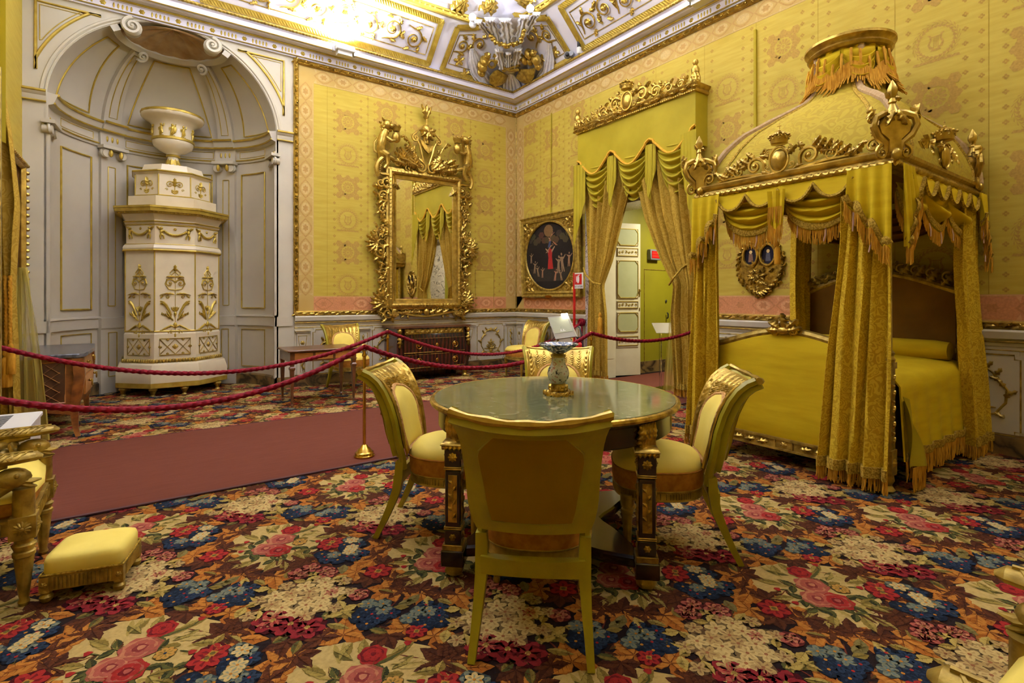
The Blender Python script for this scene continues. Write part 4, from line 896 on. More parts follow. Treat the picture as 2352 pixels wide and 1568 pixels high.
# ================================================================ tiled stove
def stove():
    cx, cy = -5.27, .84
    root = thing('tiled_stove', 'tall cream tiled stove with gilt reliefs standing in the wall niche', 'stove', (cx, cy, 0))
    def oct_(r, back=.2): return [(-.42 * r, -r), (.42 * r, -r), (r, -.42 * r), (r, back), (-r, back), (-r, -.42 * r)]
    Y = T(cx, cy, 0)
    def sec(b, levels): b.loft([[(x, y, z) for x, y in oct_(r)] for r, z in levels], X=Y)
    b = MB(); sec(b, [(.62, .13), (.63, .17), (.63, .3), (.6, .4), (.56, .42)]); b.build('plinth', M['stove'], root, ang=20)
    b = MB(); sec(b, [(.535, .42), (.545, .44), (.545, .79), (.535, .8), (.53, .82), (.53, 1.86)]); b.build('body', M['stove'], root, ang=20)
    b = MB(); sec(b, [(.55, 1.86), (.56, 1.9), (.55, 1.93), (.52, 1.96), (.52, 2.2), (.54, 2.22), (.53, 2.26), (.57, 2.34)]); b.build('frieze_section', M['stove'], root, ang=20)
    b = MB(); sec(b, [(.58, 2.335), (.64, 2.36), (.645, 2.4), (.655, 2.405), (.655, 2.43), (.5, 2.435)]); 
    pts = oct_(.615)
    for i in range(-1, 3):
        p, q = pts[i], pts[i + 1]; n = 11
        for k in range(n): t = (k + .5) / n; b.sph((cx + lerp(p[0], q[0], t), cy + lerp(p[1], q[1], t), 2.355), .016, 6, 4)
    b.build('cornice', M['gold_flat'], root, ang=20)
    b = MB(); sec(b, [(.5, 2.43), (.5, 2.58), (.43, 2.585), (.42, 2.88), (.45, 2.9), (.45, 2.93), (.36, 2.935), (.33, 3.03), (.1, 3.04)]); b.build('upper_drum', M['stove'], root, ang=20)
    g = MB()
    def face(i, r):                                        # frame of one visible face: 0 left, 1 front, 2 right
        P = oct_(r); a, c = (P[5], P[0]) if i == 0 else (P[0], P[1]) if i == 1 else (P[1], P[2])
        a = Vector((a[0] + cx, a[1] + cy, 0)); c = Vector((c[0] + cx, c[1] + cy, 0)); u = (c - a).normalized(); w = Vector((u.y, -u.x, 0)); m = (a + c) / 2
        return Matrix(((u.x, 0, w.x, m.x), (u.y, 0, w.y, m.y), (0, 1, 0, 0), (0, 0, 0, 1))), (c - a).length
    def edges(r, z0, z1, q=.009):
        P = oct_(r)
        for i in range(-1, 4 if False else 3): g.tube([(cx + P[i][0], cy + P[i][1], z0), (cx + P[i][0], cy + P[i][1], z1)], q, 5)
    def ringl(r, z, q=.01): P = oct_(r); g.tube([(cx + P[i][0], cy + P[i][1], z) for i in (4, 5, 0, 1, 2, 3)], q, 5)
    edges(.53, .82, 1.86); ringl(.533, .825); ringl(.552, 1.87, .014); ringl(.53, 1.95, .007); ringl(.525, 2.2, .007); ringl(.545, 2.24, .01); edges(.425, 2.6, 2.87); ringl(.43, 2.6, .008); ringl(.452, 2.915, .012)
    g.build('gilt_edging', M['gold_flat'], root, ang=25); g = MB(); sec(g, [(.61, .1), (.632, .11), (.632, .17), (.61, .175)]); g.build('base_band', M['gold_flat'], root, ang=25)
    b = MB()
    P = oct_(.555)
    for i in (4, 5, 0, 1, 2):
        p, q = P[i % 6], P[(i + 1) % 6]; L = hypot(p[0] - q[0], p[1] - q[1]); n = max(2, int(L / .035))
        for k in range(n): t = k / n; b.sph((cx + lerp(p[0], q[0], t), cy + lerp(p[1], q[1], t), .445), (.022, .022, .028), 6, 5)
    b.build('bead_moulding', M['gold_dull'], root)
    for i in range(3):
        F, L = face(i, .532); b = MB(F); s = L / .45
        def pair(f):
            for sg in (1, -1): f(sg, F @ SCL(sg * (.8 + .2 * s), 1, 1))
        def art(sg, Z):
            b.X = Z; z = 1.6
            b.tube([(.0, z, .004), (.045, z - .05, .004), (.06, z - .02, .004), (.0, z + .05, .004)], .005, 5)
            b.scroll(.06, 1.45, .05, 2.4, 1.3, -1, .13, .002, tail=.05); b.tube([(0, 1.36, .004), (.07, 1.37, .004), (.11, 1.44, .004), (.09, 1.5, .004), (.03, 1.51, .004)], .006, 5); b.leaf(.0, 1.53, .2, .1, .018, .002, -.4, 3)
            b.leaf(.01, 1.3, .5, .14, .018, .002, -1.2, 4); b.scroll(.08, 1.27, .025, 2, 1.2, -1, .2, .002); b.leaf(.13, 1.29, -1.0, .05, .014, .002, .3, 2)
            b.tube([(.04, .93 + .1, .004), (.07, 1.1, .004), (.1, 1.16, .004), (.14, 1.2, .004)], [.008, .014, .018, .022], 6); b.scroll(.15, 1.19, .026, 1, 1, 1, .3, .002)
            b.leaf(.02, .96, .9, .15, .018, .002, .3, 4); b.leaf(.03, .98, .5, .11, .016, .002, .5, 4)
            for k in range(4): b.leaf(.05 + .03 * k, 1.0 + .01 * k, .4 + .35 * k, .045, .013, .002, 0, 1)
            b.tube([(0, .88, .004), (.05, .9, .004), (.12, .86, .004), (.17, .82, .004)], [.012, .012, .009, .005], 5)
            for k in range(5): b.leaf(.05 + .025 * k, .895 - .012 * k, -.9, .035, .012, .002, 0, 1)
            b.scroll(.05, .8, .03, 1.2, 1.1, -1, .22, .002, tail=.03)
        pair(art); b.X = F
        b.tube([(0, .78, .004), (0, 1.66, .004)], .0035, 5); b.leaf(0, 1.6, pi / 2, .09, .032, .002, 0, 2); b.sph((0, .9, .006), (.024, .04, .012), 7, 6); b.leaf(0, .74, pi / 2, .06, .035, .002, 0, 2); b.sph((0, 1.05, .006), (.018, .028, .01), 7, 6)
        for k in range(5): b.leaf(0, 1.08, pi / 2 + (k - 2) * .5, .07, .014, .002, (k - 2) * -.4, 2)
        b.build('panel_relief', M['gold_flat'], root)
        F, L = face(i, .522); b = MB(F); h = L / 2 - .07; n = 15   # garland frieze with two putti
        for k in range(n): t = k / (n - 1); b.sph(((2 * t - 1) * h * .8, 2.12 - .05 * (1 - (2 * t - 1) ** 2), .012), (.017, .017, .012), 6, 5)
        b.build('garland', M['gold_flat'], root)
        for sg in (1, -1):
            b = MB(F); x = sg * h; b.sph((x, 2.155, .012), .018, 7, 6); b.sph((x, 2.11, .012), (.02, .032, .014), 7, 6); b.tube([(x, 2.085, .012), (x + sg * .015, 2.05, .014), (x + sg * .005, 2.015, .01)], [.013, .01, .007], 5); b.tube([(x, 2.085, .012), (x - sg * .025, 2.055, .014), (x - sg * .03, 2.02, .01)], [.013, .01, .007], 5)
            b.tube([(x, 2.13, .014), (x - sg * .035, 2.12, .014), (x - sg * .05, 2.1, .012)], [.009, .008, .006], 5); b.leaf(x, 2.135, pi / 2 - sg * .9, .07, .025, .004, 0, 2); b.build('putto', M['gold_flat'], root)
        b = MB(F); b.rosette(0, 2.15, .02, 6, .002); b.build('frieze_rosette', M['gold_flat'], root)
        F, L = face(i, .546); b = MB(F); h = L / 2 - .06; z0, z1 = .52, .73   # lattice panel
        gline(b, [(-h, z0), (h, z0), (h, z1), (-h, z1)], .006); zm = (z0 + z1) / 2
        for sg in (1, -1): gline(b, [(-h, zm + sg * .1), (-h / 2, zm), (0, zm - sg * .1), (0, zm - sg * .1)][:3] if False else [(-h, zm + sg * .1), (0, zm - sg * .1), (h, zm + sg * .1)], .005, False)
        b.rosette(0, zm, .035, 4, .002)
        for sx in (-1, 1): b.rosette(sx * h * .97, zm, .022, 4, .002)
        for sz in (-1, 1):
            for sx in (-.5, .5): b.rosette(sx * h, zm + sz * .09, .018, 4, .002)
        b.build('lattice_panel', M['gold_dull'], root)
        F, L = face(i, .424); b = MB(F); s = L / .36                # anthemion on the drum
        for sg in (1, -1):
            b.X = F @ SCL(sg * s, 1, 1); b.scroll(.055, 2.75, .042, 2.2, 1.4, -1, .14, .002, tail=.04); b.scroll(.09, 2.68, .018, 0, 1.1, 1, .25, .002); b.leaf(0, 2.66, .2, .045, .02, .002, .3, 1); b.leaf(0, 2.63, .5, .05, .02, .002, .3, 2)
        b.X = F; b.leaf(0, 2.72, pi / 2, .12, .04, .002, 0, 3); b.tube([(0, 2.62, .004), (0, 2.72, .004)], .006, 5); b.build('anthemion', M['gold_flat'], root)
    for sx, sy in ((-.24, -.56), (.1, -.58), (.5, -.36), (-.55, -.28), (.5, .1), (-.5, .1)):
        b = MB(); b.lathe([(.035, .0), (.02, .02), (.03, .05), (.05, .08), (.045, .1), (.03, .105), (.05, .12)], 12, X=T(cx + sx, cy + sy, 0)); b.build('foot', M['gold_dull'], root)
    u = thing('urn', 'cream crater urn with gilt dancing figures on top of the tall tiled stove', 'urn', (cx, cy, 3.04))
    b = MB(); Y = T(cx, cy, 0)
    b.lathe([(.13, 3.04), (.13, 3.06), (.1, 3.075), (.075, 3.12), (.065, 3.2), (.08, 3.24), (.1, 3.255), (.16, 3.28), (.225, 3.33), (.245, 3.39), (.24, 3.41), (.238, 3.58), (.252, 3.63), (.3, 3.672), (.355, 3.7), (.372, 3.725), (.37, 3.765), (.35, 3.78), (.26, 3.72), (.2, 3.5), (.0, 3.45)], 40, X=Y); b.build('bowl', M['stove'], u, ang=50)
    b = MB(); b.lathe([(.243, 3.4), (.256, 3.405), (.256, 3.435), (.24, 3.44)], 40, X=Y); b.lathe([(.082, 3.2), (.088, 3.215), (.078, 3.23), (.07, 3.215)], 20, X=Y); b.lathe([(.365, 3.74), (.378, 3.75), (.378, 3.775), (.35, 3.79)], 40, X=Y, flute=(60, 3.74, 3.8, .015))
    b.lathe([(.105, 3.06), (.108, 3.07), (.07, 3.17), (.068, 3.17)], 20, X=Y, flute=(10, 3.0, 3.2, .1)); b.build('gilt_bands', M['gold_flat'], u)
    for a in (-2.2, -1.65, -1.1, -.4, -2.9):
        F = T(cx, cy, 0) @ RZ(a + pi / 2) @ T(0, -.238, 3.44) @ RX(pi / 2) @ SCL(1, 1, 1); b = MB(F)
        b.sph((0, .145, .006), (.016, .02, .014), 7, 6); b.sph((0, .1, .006), (.022, .035, .016), 7, 6); b.tube([(0, .075, .006), (.012, .04, .008), (-.006, .01, .006)], [.022, .016, .008], 6); b.tube([(0, .075, .006), (-.012, .035, .01), (-.02, .012, .006)], [.02, .013, .007], 6)
        b.tube([(0, .12, .008), (.035, .13, .008), (.04, .16, .006)], [.009, .008, .006], 5); b.tube([(0, .12, .008), (-.035, .1, .008), (-.03, .07, .006)], [.009, .008, .006], 5); b.box(-.03, .03, 0, .008, 0, .008)
        if abs(a + 1.65) < .1: b.sph((.02, .09, .002), (.03, .06, .008), 8, 6)
        b.build('relief_figure', M['gold_flat'], u)
stove()
# ================================================================ gondola chairs
def make_chair(label):
    t = thing('dining_chair', label, 'chair')
    prof = [(.26, .112, .182), (.36, .112, .184), (.43, .105, .188), (.47, .1, .206), (.52, .092, .216), (.62, .075, .222), (.7, .052, .227), (.77, .022, .233), (.82, -.01, .241), (.855, -.048, .25), (.872, -.082, .257)]
    def yz(z):
        for (z0, y0, h0), (z1, y1, h1) in zip(prof, prof[1:]):
            if z <= z1 + 1e-6: k = (z - z0) / (z1 - z0); return lerp(y0, y1, k), lerp(h0, h1, k)
        return prof[-1][1], prof[-1][2]
    def bk(s, z, off=0.0):
        y, h = yz(z); bow = .055 * (1 - s * s) * min(1, (z - .25) / .3); dip = .022 * (1 - s * s) * max(0, (z - .7) / .17)
        return (s * h, y - bow + off, z - dip)
    b = MB(); b.sheet(lambda s, q: bk(1 - 2 * s, lerp(.435, .872, q), .0), 20, 22, .034)
    for sg in (1, -1): b.tube([bk(sg, z, .012) for z in (.36, .43, .47, .52, .62, .7, .77, .82, .855, .872)], .02, 6)
    b.tube([bk(-1 + 2 * i / 12, .44, .0) for i in range(13)], .02, 6); b.build('backrest', M['olivewood'], t, True)
    b = MB()                                            # gilded front with plume carving, and the scrolled crest roll
    b.sheet(lambda s, q: bk(2 * s - 1, lerp(.42, .868, q), .037), 20, 20, .006)
    b.tube([bk(-1.03 + 2.06 * i / 16, .872, -.002) for i in range(17)], [.014 + .003 * cos(i * 1.6) for i in range(17)], 7)
    for k in range(9):                                  # plumes laid on the flare
        s0 = -.86 + .215 * k; z0 = .7 + .06 * (1 - s0 * s0) - (.1 if abs(s0) > .7 else 0); q0 = lambda i: (1 - 2 * i)
        b.grid(lambda i, q: bk(s0 + q0(i) * .125 * sin(pi * (q * .8 + .12)) ** .6, lerp(z0, .868, q), .038 + .016 * (1 - abs(q0(i))) + .0045 * cos(q * 48 - abs(q0(i)) * 9)), 8, 34)
    for sg in (1, -1): b.tube([bk(sg * .93, z, .045) for z in (.44, .55, .65, .74, .8, .85)], .009, 5)
    b.build('carved_crest', M['gold'], t, True)
    def pan(s, q, off, w, z0, z1, bul):                # arched panel: rows narrow towards the top
        z = lerp(z0, z1, q); hw = w * (1 if q < .55 else sqrt(max(0.0, 1 - ((q - .55) / .45) ** 2)) * .97 + .03); a = (2 * s - 1)
        x, y, zz = bk(a * hw, z, off); return (x, y + bul * (1 - a ** 4) * (1 - (2 * q - 1) ** 4), zz)
    b = MB(); b.sheet(lambda s, q: pan(s, q, .05, .66, .45, .765, .018), 16, 18, .008); b.build('back_cushion', M['chairsilk'], t, True)
    b = MB(); b.tube([pan(0, q, .05, .7, .45, .775, 0) for q in [i / 16 for i in range(17)]] + [pan(1, q, .05, .7, .45, .775, 0) for q in [1 - i / 16 for i in range(17)]], .012, 6, closed=True); b.build('back_braid', M['trim_silk'], t, True)
    def rp(s, q, off): z = lerp(.475, .835, q); hw = .78 * (lerp(.86, 1, min(1, q / .6)) if q < .7 else lerp(1, .5, (q - .7) / .3)); return bk((1 - 2 * s) * hw, z, off)
    b = MB(); b.sheet(lambda s, q: rp(s, q, -.0395 - .004 * sin(pi * s) * sin(pi * q)), 18, 18, .006); b.build('back_panel', M['chairback'], t, True)
    b = MB(); b.tube([rp(0, i / 14, -.037) for i in range(15)] + [rp(i / 14, 1, -.037) for i in range(1, 14)] + [rp(1, 1 - i / 14, -.037) for i in range(15)] + [rp(1 - i / 14, 0, -.037) for i in range(1, 14)], .0075, 5, closed=True); b.build('panel_moulding', M['olivewood'], t, True)
    def plan(k, n=36):
        q = []
        for i in range(n):
            a = 2 * pi * i / n; c, s = cos(a), sin(a); x = .248 * abs(c) ** .72 * (1 if c > 0 else -1); y = .225 * abs(s) ** .72 * (1 if s > 0 else -1)
            q.append((x * k * (1 - .2 * (.5 - y / .45)), .345 + y * k))
        return q
    b = MB(); b.loft([[(x, y, z + .02 * (.345 - y) * 0) for x, y in plan(k)] for k, z in ((.99, .412), (1.0, .422), (.97, .445), (.86, .472), (.66, .488), (.4, .496), (.1, .5))]); b.build('seat_cushion', M['chairsilk'], t, True, ang=60)
    b = MB(); b.loft([[(x, y, z) for x, y in plan(k)] for k, z in ((.985, .33), (1.0, .345), (1.0, .41), (.985, .418))]); b.tube([(x, y, .416) for x, y in plan(1.0)], .005, 5, closed=True); b.build('seat_band', M['chairside'], t, True)
    b = MB(); b.loft([[(x, y, z) for x, y in plan(k)] for k, z in ((.96, .275), (.985, .28), (.97, .287), (.97, .32), (.99, .326), (.98, .334))])
    P = plan(.972, 110); 
    for x, y in P:
        if y > .2: b.tube([(x, y, .289), (x, y, .318)], .0045, 4)
    b.build('seat_rail', M['gold_dull'], t, True, ang=30)
    b = MB(); b.sheet(lambda s, q: bk(1 - 2 * s, lerp(.262, .325, q), -.012), 12, 2, .03); b.build('rear_rail', M['olivewood'], t, True)
    sq = [(-1, -1), (1, -1), (1, 1), (-1, 1)]
    for sg in (1, -1):
        b = MB(); b.tube([(sg * .203, -.02, 0), (sg * .197, .02, .08), (sg * .19, .06, .17), (sg * .186, .09, .25), (sg * .186, .105, .33), (sg * .188, .108, .4)], [.013, .015, .018, .021, .022, .02], X=None, prof=sq, up=(1, 0, 0)); b.build('rear_leg', M['olivewood'], t, True, ang=30)
    for sg in (1, -1):
        b = MB(); b.lathe([(.012, 0), (.016, .01), (.013, .03), (.017, .035), (.025, .2), (.03, .21), (.03, .225), (.022, .23), (.034, .25), (.034, .3)], 16, X=T(sg * .185, .5, 0), flute=(8, .04, .2, .16)); b.build('front_leg', M['gold_dull'], t, True)
    return t
def yaw(lat, dep): return atan2(-(lat * RT[0] + dep * FW[0]), lat * RT[1] + dep * FW[1])
G4 = 'dining chairs around the marble table'; G6 = G4
ch0 = make_chair('gilt gondola chair nearest the viewer, its olive painted back and amber panel turned to us')
def at(o, lat, dep, fl_, fd): x, y = LD(lat, dep); o.location = (x, y, 0); o.rotation_euler = (0, 0, yaw(fl_, fd))
at(ch0, .065, 1.79, .103, .995); ch0['group'] = G4
for lat, dep, a, c, lb in ((-.672, 2.93, .985, -.1, 'gilt gondola chair at the table beside the brass stanchion, seat facing the bed'), (1.087, 2.65, -.985, .169, 'gilt gondola chair between the marble table and the bed, feather crest at its top'), (.346, 3.93, -.06, -1, 'gilt gondola chair on the far side of the table, partly behind the porcelain vase')):
    x, y = LD(lat, dep); dup(ch0, (x, y, 0), yaw(a, c), lb, G4)
GW = 'gilt chairs set against the walls'
dup(ch0, (-3.3, -.3, 0), pi + .05, 'gilt gondola chair against the wall, behind the small walnut side table', GW); dup(ch0, (-.3, -.98, 0), pi / 2 + .1, 'gilt gondola chair in the far corner under the oval painting', GW)

# ================================================================ armchairs with dolphin arms
def make_armchair(label):
    t = thing('armchair', label, 'armchair')
    for sg in (1, -1):
        for y, nm in ((.25, 'front_leg'), (-.24, 'rear_leg')):
            b = MB(); X = T(sg * .26, y, 0)
            b.lathe([(.014, 0), (.02, .015), (.015, .03), (.018, .045), (.033, .2), (.037, .205), (.037, .22), (.03, .225), (.04, .25), (.03, .26), (.036, .29)], 20, X=X, flute=(12, .05, .2, .14)); b.box(-.042, .042, -.042, .042, .28, .37, X=X)
            if y > 0: b.rosette(0, 0, .03, 12, 0, X=X @ T(0, .043, .325) @ RX(-pi / 2), h=.25); b.rosette(0, 0, .03, 12, 0, X=X @ T(sg * .043, 0, .325) @ RY(sg * pi / 2), h=.25); b.lathe([(.036, .37), (.036, .47), (.04, .48)], 18, X=X, flute=(10, .375, .47, .12))
            b.build(nm, M['gold_dull'], t, True)
    b = MB(); b.box(-.26, .26, .225, .275, .3, .36); b.box(-.285, -.235, -.24, .25, .3, .36); b.box(.235, .285, -.24, .25, .3, .36); b.box(-.26, .26, -.265, -.215, .3, .36)
    for k in range(22): x = -.2 + .019 * k; b.tube([(x, .277, .308), (x, .277, .352)], .006, 5)
    for sg in (1, -1):
        for k in range(20): y = -.18 + .019 * k; b.tube([(sg * .287, y, .308), (sg * .287, y, .352)], .006, 5)
    b.build('seat_rail', M['gold_dull'], t, True)
    b = MB(); b.box(-.25, .25, -.25, .265, .355, .43, ch=.015); b.build('seat_band', M['chairside'], t, True)
    b = MB(); b.loft([[(x * k, y * k, z) for x, y in ((-.25, -.25), (0, -.26), (.25, -.25), (.255, 0), (.25, .262), (0, .285), (-.25, .262), (-.255, 0))] for k, z in ((1, .42), (1.0, .44), (.9, .475), (.6, .49), (.1, .495))]); b.build('seat_cushion', M['chairsilk'], t, True, ang=70)
    for sg in (1, -1):
        b = MB(); X = T(sg * .27, 0, 0)
        b.tube([(0, -.28, .6), (0, -.1, .6), (0, .1, .6), (0, .22, .602), (0, .29, .605), (0, .31, .6)], [.03, .034, .038, .04, .034, .012], 10, X=X, flat=.55, up=(0, 0, 1))
        b.tube([(0, -.25, .622), (0, .28, .626)], .006, 5, X=X)
        for k in range(24): y = -.24 + .022 * k; b.tube([(-.037, y - .035, .604), (-.02, y - .012, .618), (0, y, .624), (.02, y - .012, .618), (.037, y - .035, .604)], .0055, 5, X=X)
        b.build('armrest', M['gold_dull'], t, True)
        b = MB(); b.tube([(0, .2, .585), (0, .12, .575), (0, .06, .54), (0, .075, .49), (0, .12, .47), (0, .17, .485), (0, .215, .51)], [.018, .026, .03, .03, .03, .034, .03], 9, X=X)
        b.sph((0, .215, .525), (.045, .062, .042), 12, 8, X=X); b.tube([(0, .24, .52), (0, .275, .505), (0, .305, .508)], [.034, .02, .006], 8, X=X, flat=.6); b.tube([(0, .24, .505), (0, .27, .488), (0, .292, .48)], [.028, .016, .005], 8, X=X, flat=.6); [b.leaf(0, 0, pi / 2 + q, .1, .03, 0, q, 3, X=X @ T(0, .16, .55)) for q in (2.6, 3.1, 3.7)]
        for s2 in (1, -1): b.sph((s2 * .036, .235, .54), .011, 7, 5, X=X); b.leaf(0, 0, -pi / 2 + .4 * s2, .13, .05, 0, .3, 3, X=X @ T(s2 * .02, .17, .505))
        b.build('dolphin_support', M['gold_dull'], t, True)
    b = MB(); b.sheet(lambda s, q: ((2 * s - 1) * .27, -.26 - .09 * q - .03 * (1 - (2 * s - 1) ** 2), .36 + .6 * q), 12, 10, .04); b.build('backrest', M['gold_dull'], t, True)
    b = MB(); b.sheet(lambda s, q: ((2 * s - 1) * .2, -.225 - .07 * q - .03 * (1 - (2 * s - 1) ** 2), .46 + .4 * q), 10, 8, .03); b.build('back_cushion', M['chairsilk'], t, True)
    return t
arm0 = make_armchair('gilt armchair with dolphin arms and yellow seat beside the white radiator cover'); arm0.location = (-6.28, -4.65, 0); arm0.rotation_euler = (0, 0, -pi / 2)
x, y = LD(1.125, .83); dup(arm0, (x, y, 0), .05, 'gilt feather-armed armchair cut by the lower right edge of the picture')
arm0['group'] = GA = 'gilt dolphin armchairs'
for o in bpy.data.objects:
    if o.name.startswith('armchair') and not o.parent: o['group'] = GA

# ================================================================ footstool
t = thing('footstool', 'low yellow silk footstool with fluted gilt frame on the carpet by the armchair', 'footstool', (-5.81, -4.86, 0), -.25)
b = MB(); b.box(-.14, .14, -.125, .125, .05, .112)
for sx, sy in ((1, 0), (-1, 0), (0, 1), (0, -1)):
    for k in range(15):
        q = -.098 + .014 * k
        if sx: b.tube([(sx * .141, q * .86, .056), (sx * .141, q * .86, .104)], .005, 5)
        else: b.tube([(q, sy * .126, .056), (q, sy * .126, .104)], .005, 5)
for sx in (1, -1):
    for sy in (1, -1): b.box(sx * .128 - .016, sx * .128 + .016, sy * .113 - .016, sy * .113 + .016, .047, .108); b.rosette(0, 0, .013, 6, 0, X=T(sx * .128, sy * .113 - .017 if sy < 0 else sy * .113 + .017, .077) @ RX(pi / 2 if sy < 0 else -pi / 2))
b.build('frame', M['gold_dull'], t, True)
for sx in (1, -1):
    for sy in (1, -1): b = MB(); b.lathe([(.012, 0), (.022, .012), (.024, .025), (.016, .035), (.022, .045), (.02, .055)], 12, X=T(sx * .125, sy * .11, 0)); b.build('foot', M['gold_dull'], t, True)
b = MB(); b.loft([[(x * k, y * k, z) for x, y in [(.142 * abs(cos(a)) ** .3 * (1 if cos(a) > 0 else -1), .127 * abs(sin(a)) ** .3 * (1 if sin(a) > 0 else -1)) for a in [2 * pi * i / 40 for i in range(40)]]] for k, z in ((.97, .11), (1.0, .118), (1.0, .16), (.96, .178), (.8, .19), (.4, .195), (.05, .196))]); b.build('cushion', M['chairsilk'], t, True, ang=60)
b = MB(); b.tube([(.142, -.127, .116), (.142, .127, .116), (-.142, .127, .116), (-.142, -.127, .116)], .005, 5, closed=True); b.build('braid', M['braid'], t, True)

# ================================================================ round table and vase
TX, TY = LD(.215, 2.74); TA = atan2(RT[1], RT[0]) - .13
t = thing('round_table', 'round green marble table on four ebonised gilt-mounted legs in the middle of the room', 'table', (TX, TY, 0), TA)
b = MB(); b.lathe([(0, .722), (.6, .722), (.615, .728), (.618, .738), (.614, .7498), (0, .75)], 72); b.build('marble_top', M['marble_table'], t, True)
b = MB(); b.tube([(.624 * cos(2 * pi * i / 90), .624 * sin(2 * pi * i / 90), .735) for i in range(90)], .0145, 8, closed=True, up=(0, 0, 1)); b.build('gilt_rim', M['bronze'], t, True)
b = MB(); b.lathe([(.55, .61), (.59, .615), (.595, .62), (.595, .7), (.61, .71), (.61, .722), (.5, .722)], 72); b.build('apron', M['ebony'], t, True)
for k in range(4):
    a = pi / 4 + k * pi / 2; X = RZ(a) @ T(.6, 0, 0) @ RZ(pi / 4)
    b = MB(); w = .038
    for h, z0, z1 in ((w, .495, .585), (w * .93, .225, .48), (w, .15, .215), (w * 1.35, .055, .125)): b.box(-h, h, -h, h, z0, z1, X=X, ch=.004)
    lg = b.build('leg', M['ebony'], t, True)
    b = MB(); h = w * 1.06
    for z0, z1, q in ((.482, .488, 1), (.49, .496, 1), (.216, .221, 1), (.224, .229, 1), (.125, .15, 1.15)): b.box(-h * q, h * q, -h * q, h * q, z0, z1, X=X, ch=.002)
    b.loft([[(x * q, y * q, z) for x, y in ((-1, -1), (1, -1), (1, 1), (-1, 1))] for q, z in ((h * .9, .583), (h * 1.35, .596), (h * 1.1, .61), (h * .8, .615))], X=X)
    for r_ in range(4):
        Y = X @ RZ(r_ * pi / 2) @ T(0, -w, 0) @ RX(pi / 2)
        for u in (-.03, -.01, .01, .03): b.leaf(u, .6, -pi / 2, .03, .016, .006, 0, 1, X=Y)
        b.rosette(0, .54, .022, 8, .001, X=Y, h=.3); b.box(-.02, .02, .25, .46, -.004, .0005, X=Y); b.rosette(0, .183, .016, 6, .001, X=Y, h=.3)
        b.tube([(0, .26, .0), (0, .45, .0)], .004, 5, X=Y)
        for q in range(6): b.leaf(0, .27 + .03 * q, pi / 2 + (.7 if q % 2 else -.7), .028, .012, .0, .2, 1, X=Y)
    b.build('gilt_mount', M['bronze'], t, True)
    b = MB(); Y = RZ(a) @ T(.605, 0, 0) @ RZ(pi / 2) 
    for u in (-.035, -.012, .012, .035): b.leaf(u, 0, pi / 2, .1, .032, 0, 0, 4, X=Y @ T(0, 0, .615) @ RX(pi / 2))
    b.box(-.045, .045, -.012, .004, .61, .712, X=Y); b.build('plume_mount', M['bronze'], t, True)
    b = MB(); b.lathe([(.02, 0), (.042, .012), (.046, .03), (.036, .048), (.03, .058)], 18, X=X, flute=(12, .005, .05, .12)); b.build('foot', M['gold_dull'], t, True)
b = MB(); P = []
for k in range(4):
    for i in range(9):
        f = -1 + 2 * i / 8; a = k * pi / 2 + f * pi / 4; r_ = .24 + .34 * abs(f) ** 1.8; P.append((r_ * cos(a), r_ * sin(a)))
b.loft([[(x * k, y * k, z) for x, y in P] for k, z in ((1, .07), (1.02, .08), (1.02, .11), (.98, .12))]); b.build('platform', M['ebony'], t, True, ang=30)

VX, VY = LD(.2405, 2.72)
t = thing('porcelain_vase', 'painted porcelain tazza vase with gilt bronze foot standing on the marble table', 'vase', (VX, VY, .7502))
mv, nt_, bs = nt('painted porcelain'); v = coords(nt_, (1, 1, 1)); a1 = N(nt_, 'ShaderNodeTexVoronoi'); a1.inputs['Scale'].default_value = 55; nt_.links.new(v, a1.inputs['Vector'])
a2 = N(nt_, 'ShaderNodeTexNoise'); a2.inputs['Scale'].default_value = 38; a2.inputs['Detail'].default_value = 3; nt_.links.new(v, a2.inputs['Vector'])
r1 = N(nt_, 'ShaderNodeValToRGB'); e = r1.color_ramp.elements; e[0].position = .36; e[0].color = S(30, 34, 44); e[1].position = .42; e[1].color = S(170, 168, 148)
for p_, c_ in ((.58, S(180, 178, 160)), (.62, S(150, 74, 50)), (.68, S(176, 172, 152))): q = e.new(p_); q.color = c_
nt_.links.new(a2.outputs[0], r1.inputs[0]); nt_.links.new(r1.outputs[0], bs.inputs['Base Color']); bs.inputs['Roughness'].default_value = .12
M['porc'] = mv; M['porcblue'] = mat('blue painted porcelain', S(44, 56, 78), .12, 0, S(196, 190, 176), 60, lo=.5, hi=.56)
b = MB(); b.lathe([(.028, .058), (.036, .06), (.052, .085), (.057, .11), (.052, .135), (.04, .155), (.034, .175), (.034, .19), (.036, .195)], 36); b.build('body', M['porc'], t, True)
b = MB(); b.lathe([(.03, .193), (.036, .195), (.04, .203), (.03, .212), (.028, .216)], 28); b.build('collar', M['gold_dull'], t, True)
b = MB(); b.lathe([(.028, .214), (.045, .222), (.075, .24), (.1, .256), (.106, .264), (.103, .266), (.08, .25), (.03, .236), (0, .234)], 44, flute=(16, .215, .25, .06)); b.build('bowl', M['porcblue'], t, True)
b = MB(); b.lathe([(.055, .004), (.058, .014), (.044, .022), (.036, .04), (.037, .058), (.03, .062)], 24, flute=(8, 0, .03, .15))
for k in range(8): a = k * pi / 4; b.leaf(.035, 0, 0, .045, .026, .01, 0, 2, X=RZ(a)); b.scroll(.066, 0, .011, 1, 1.2, 1, .35, .004, X=RZ(a + .3) @ T(0, 0, 0)); b.leaf(0, 0, pi / 2, .04, .02, 0, 0, 2, X=RZ(a) @ T(.04, 0, .015) @ RZ(pi / 2) @ RX(pi / 2))
b.build('bronze_foot', M['bronze'], t, True)

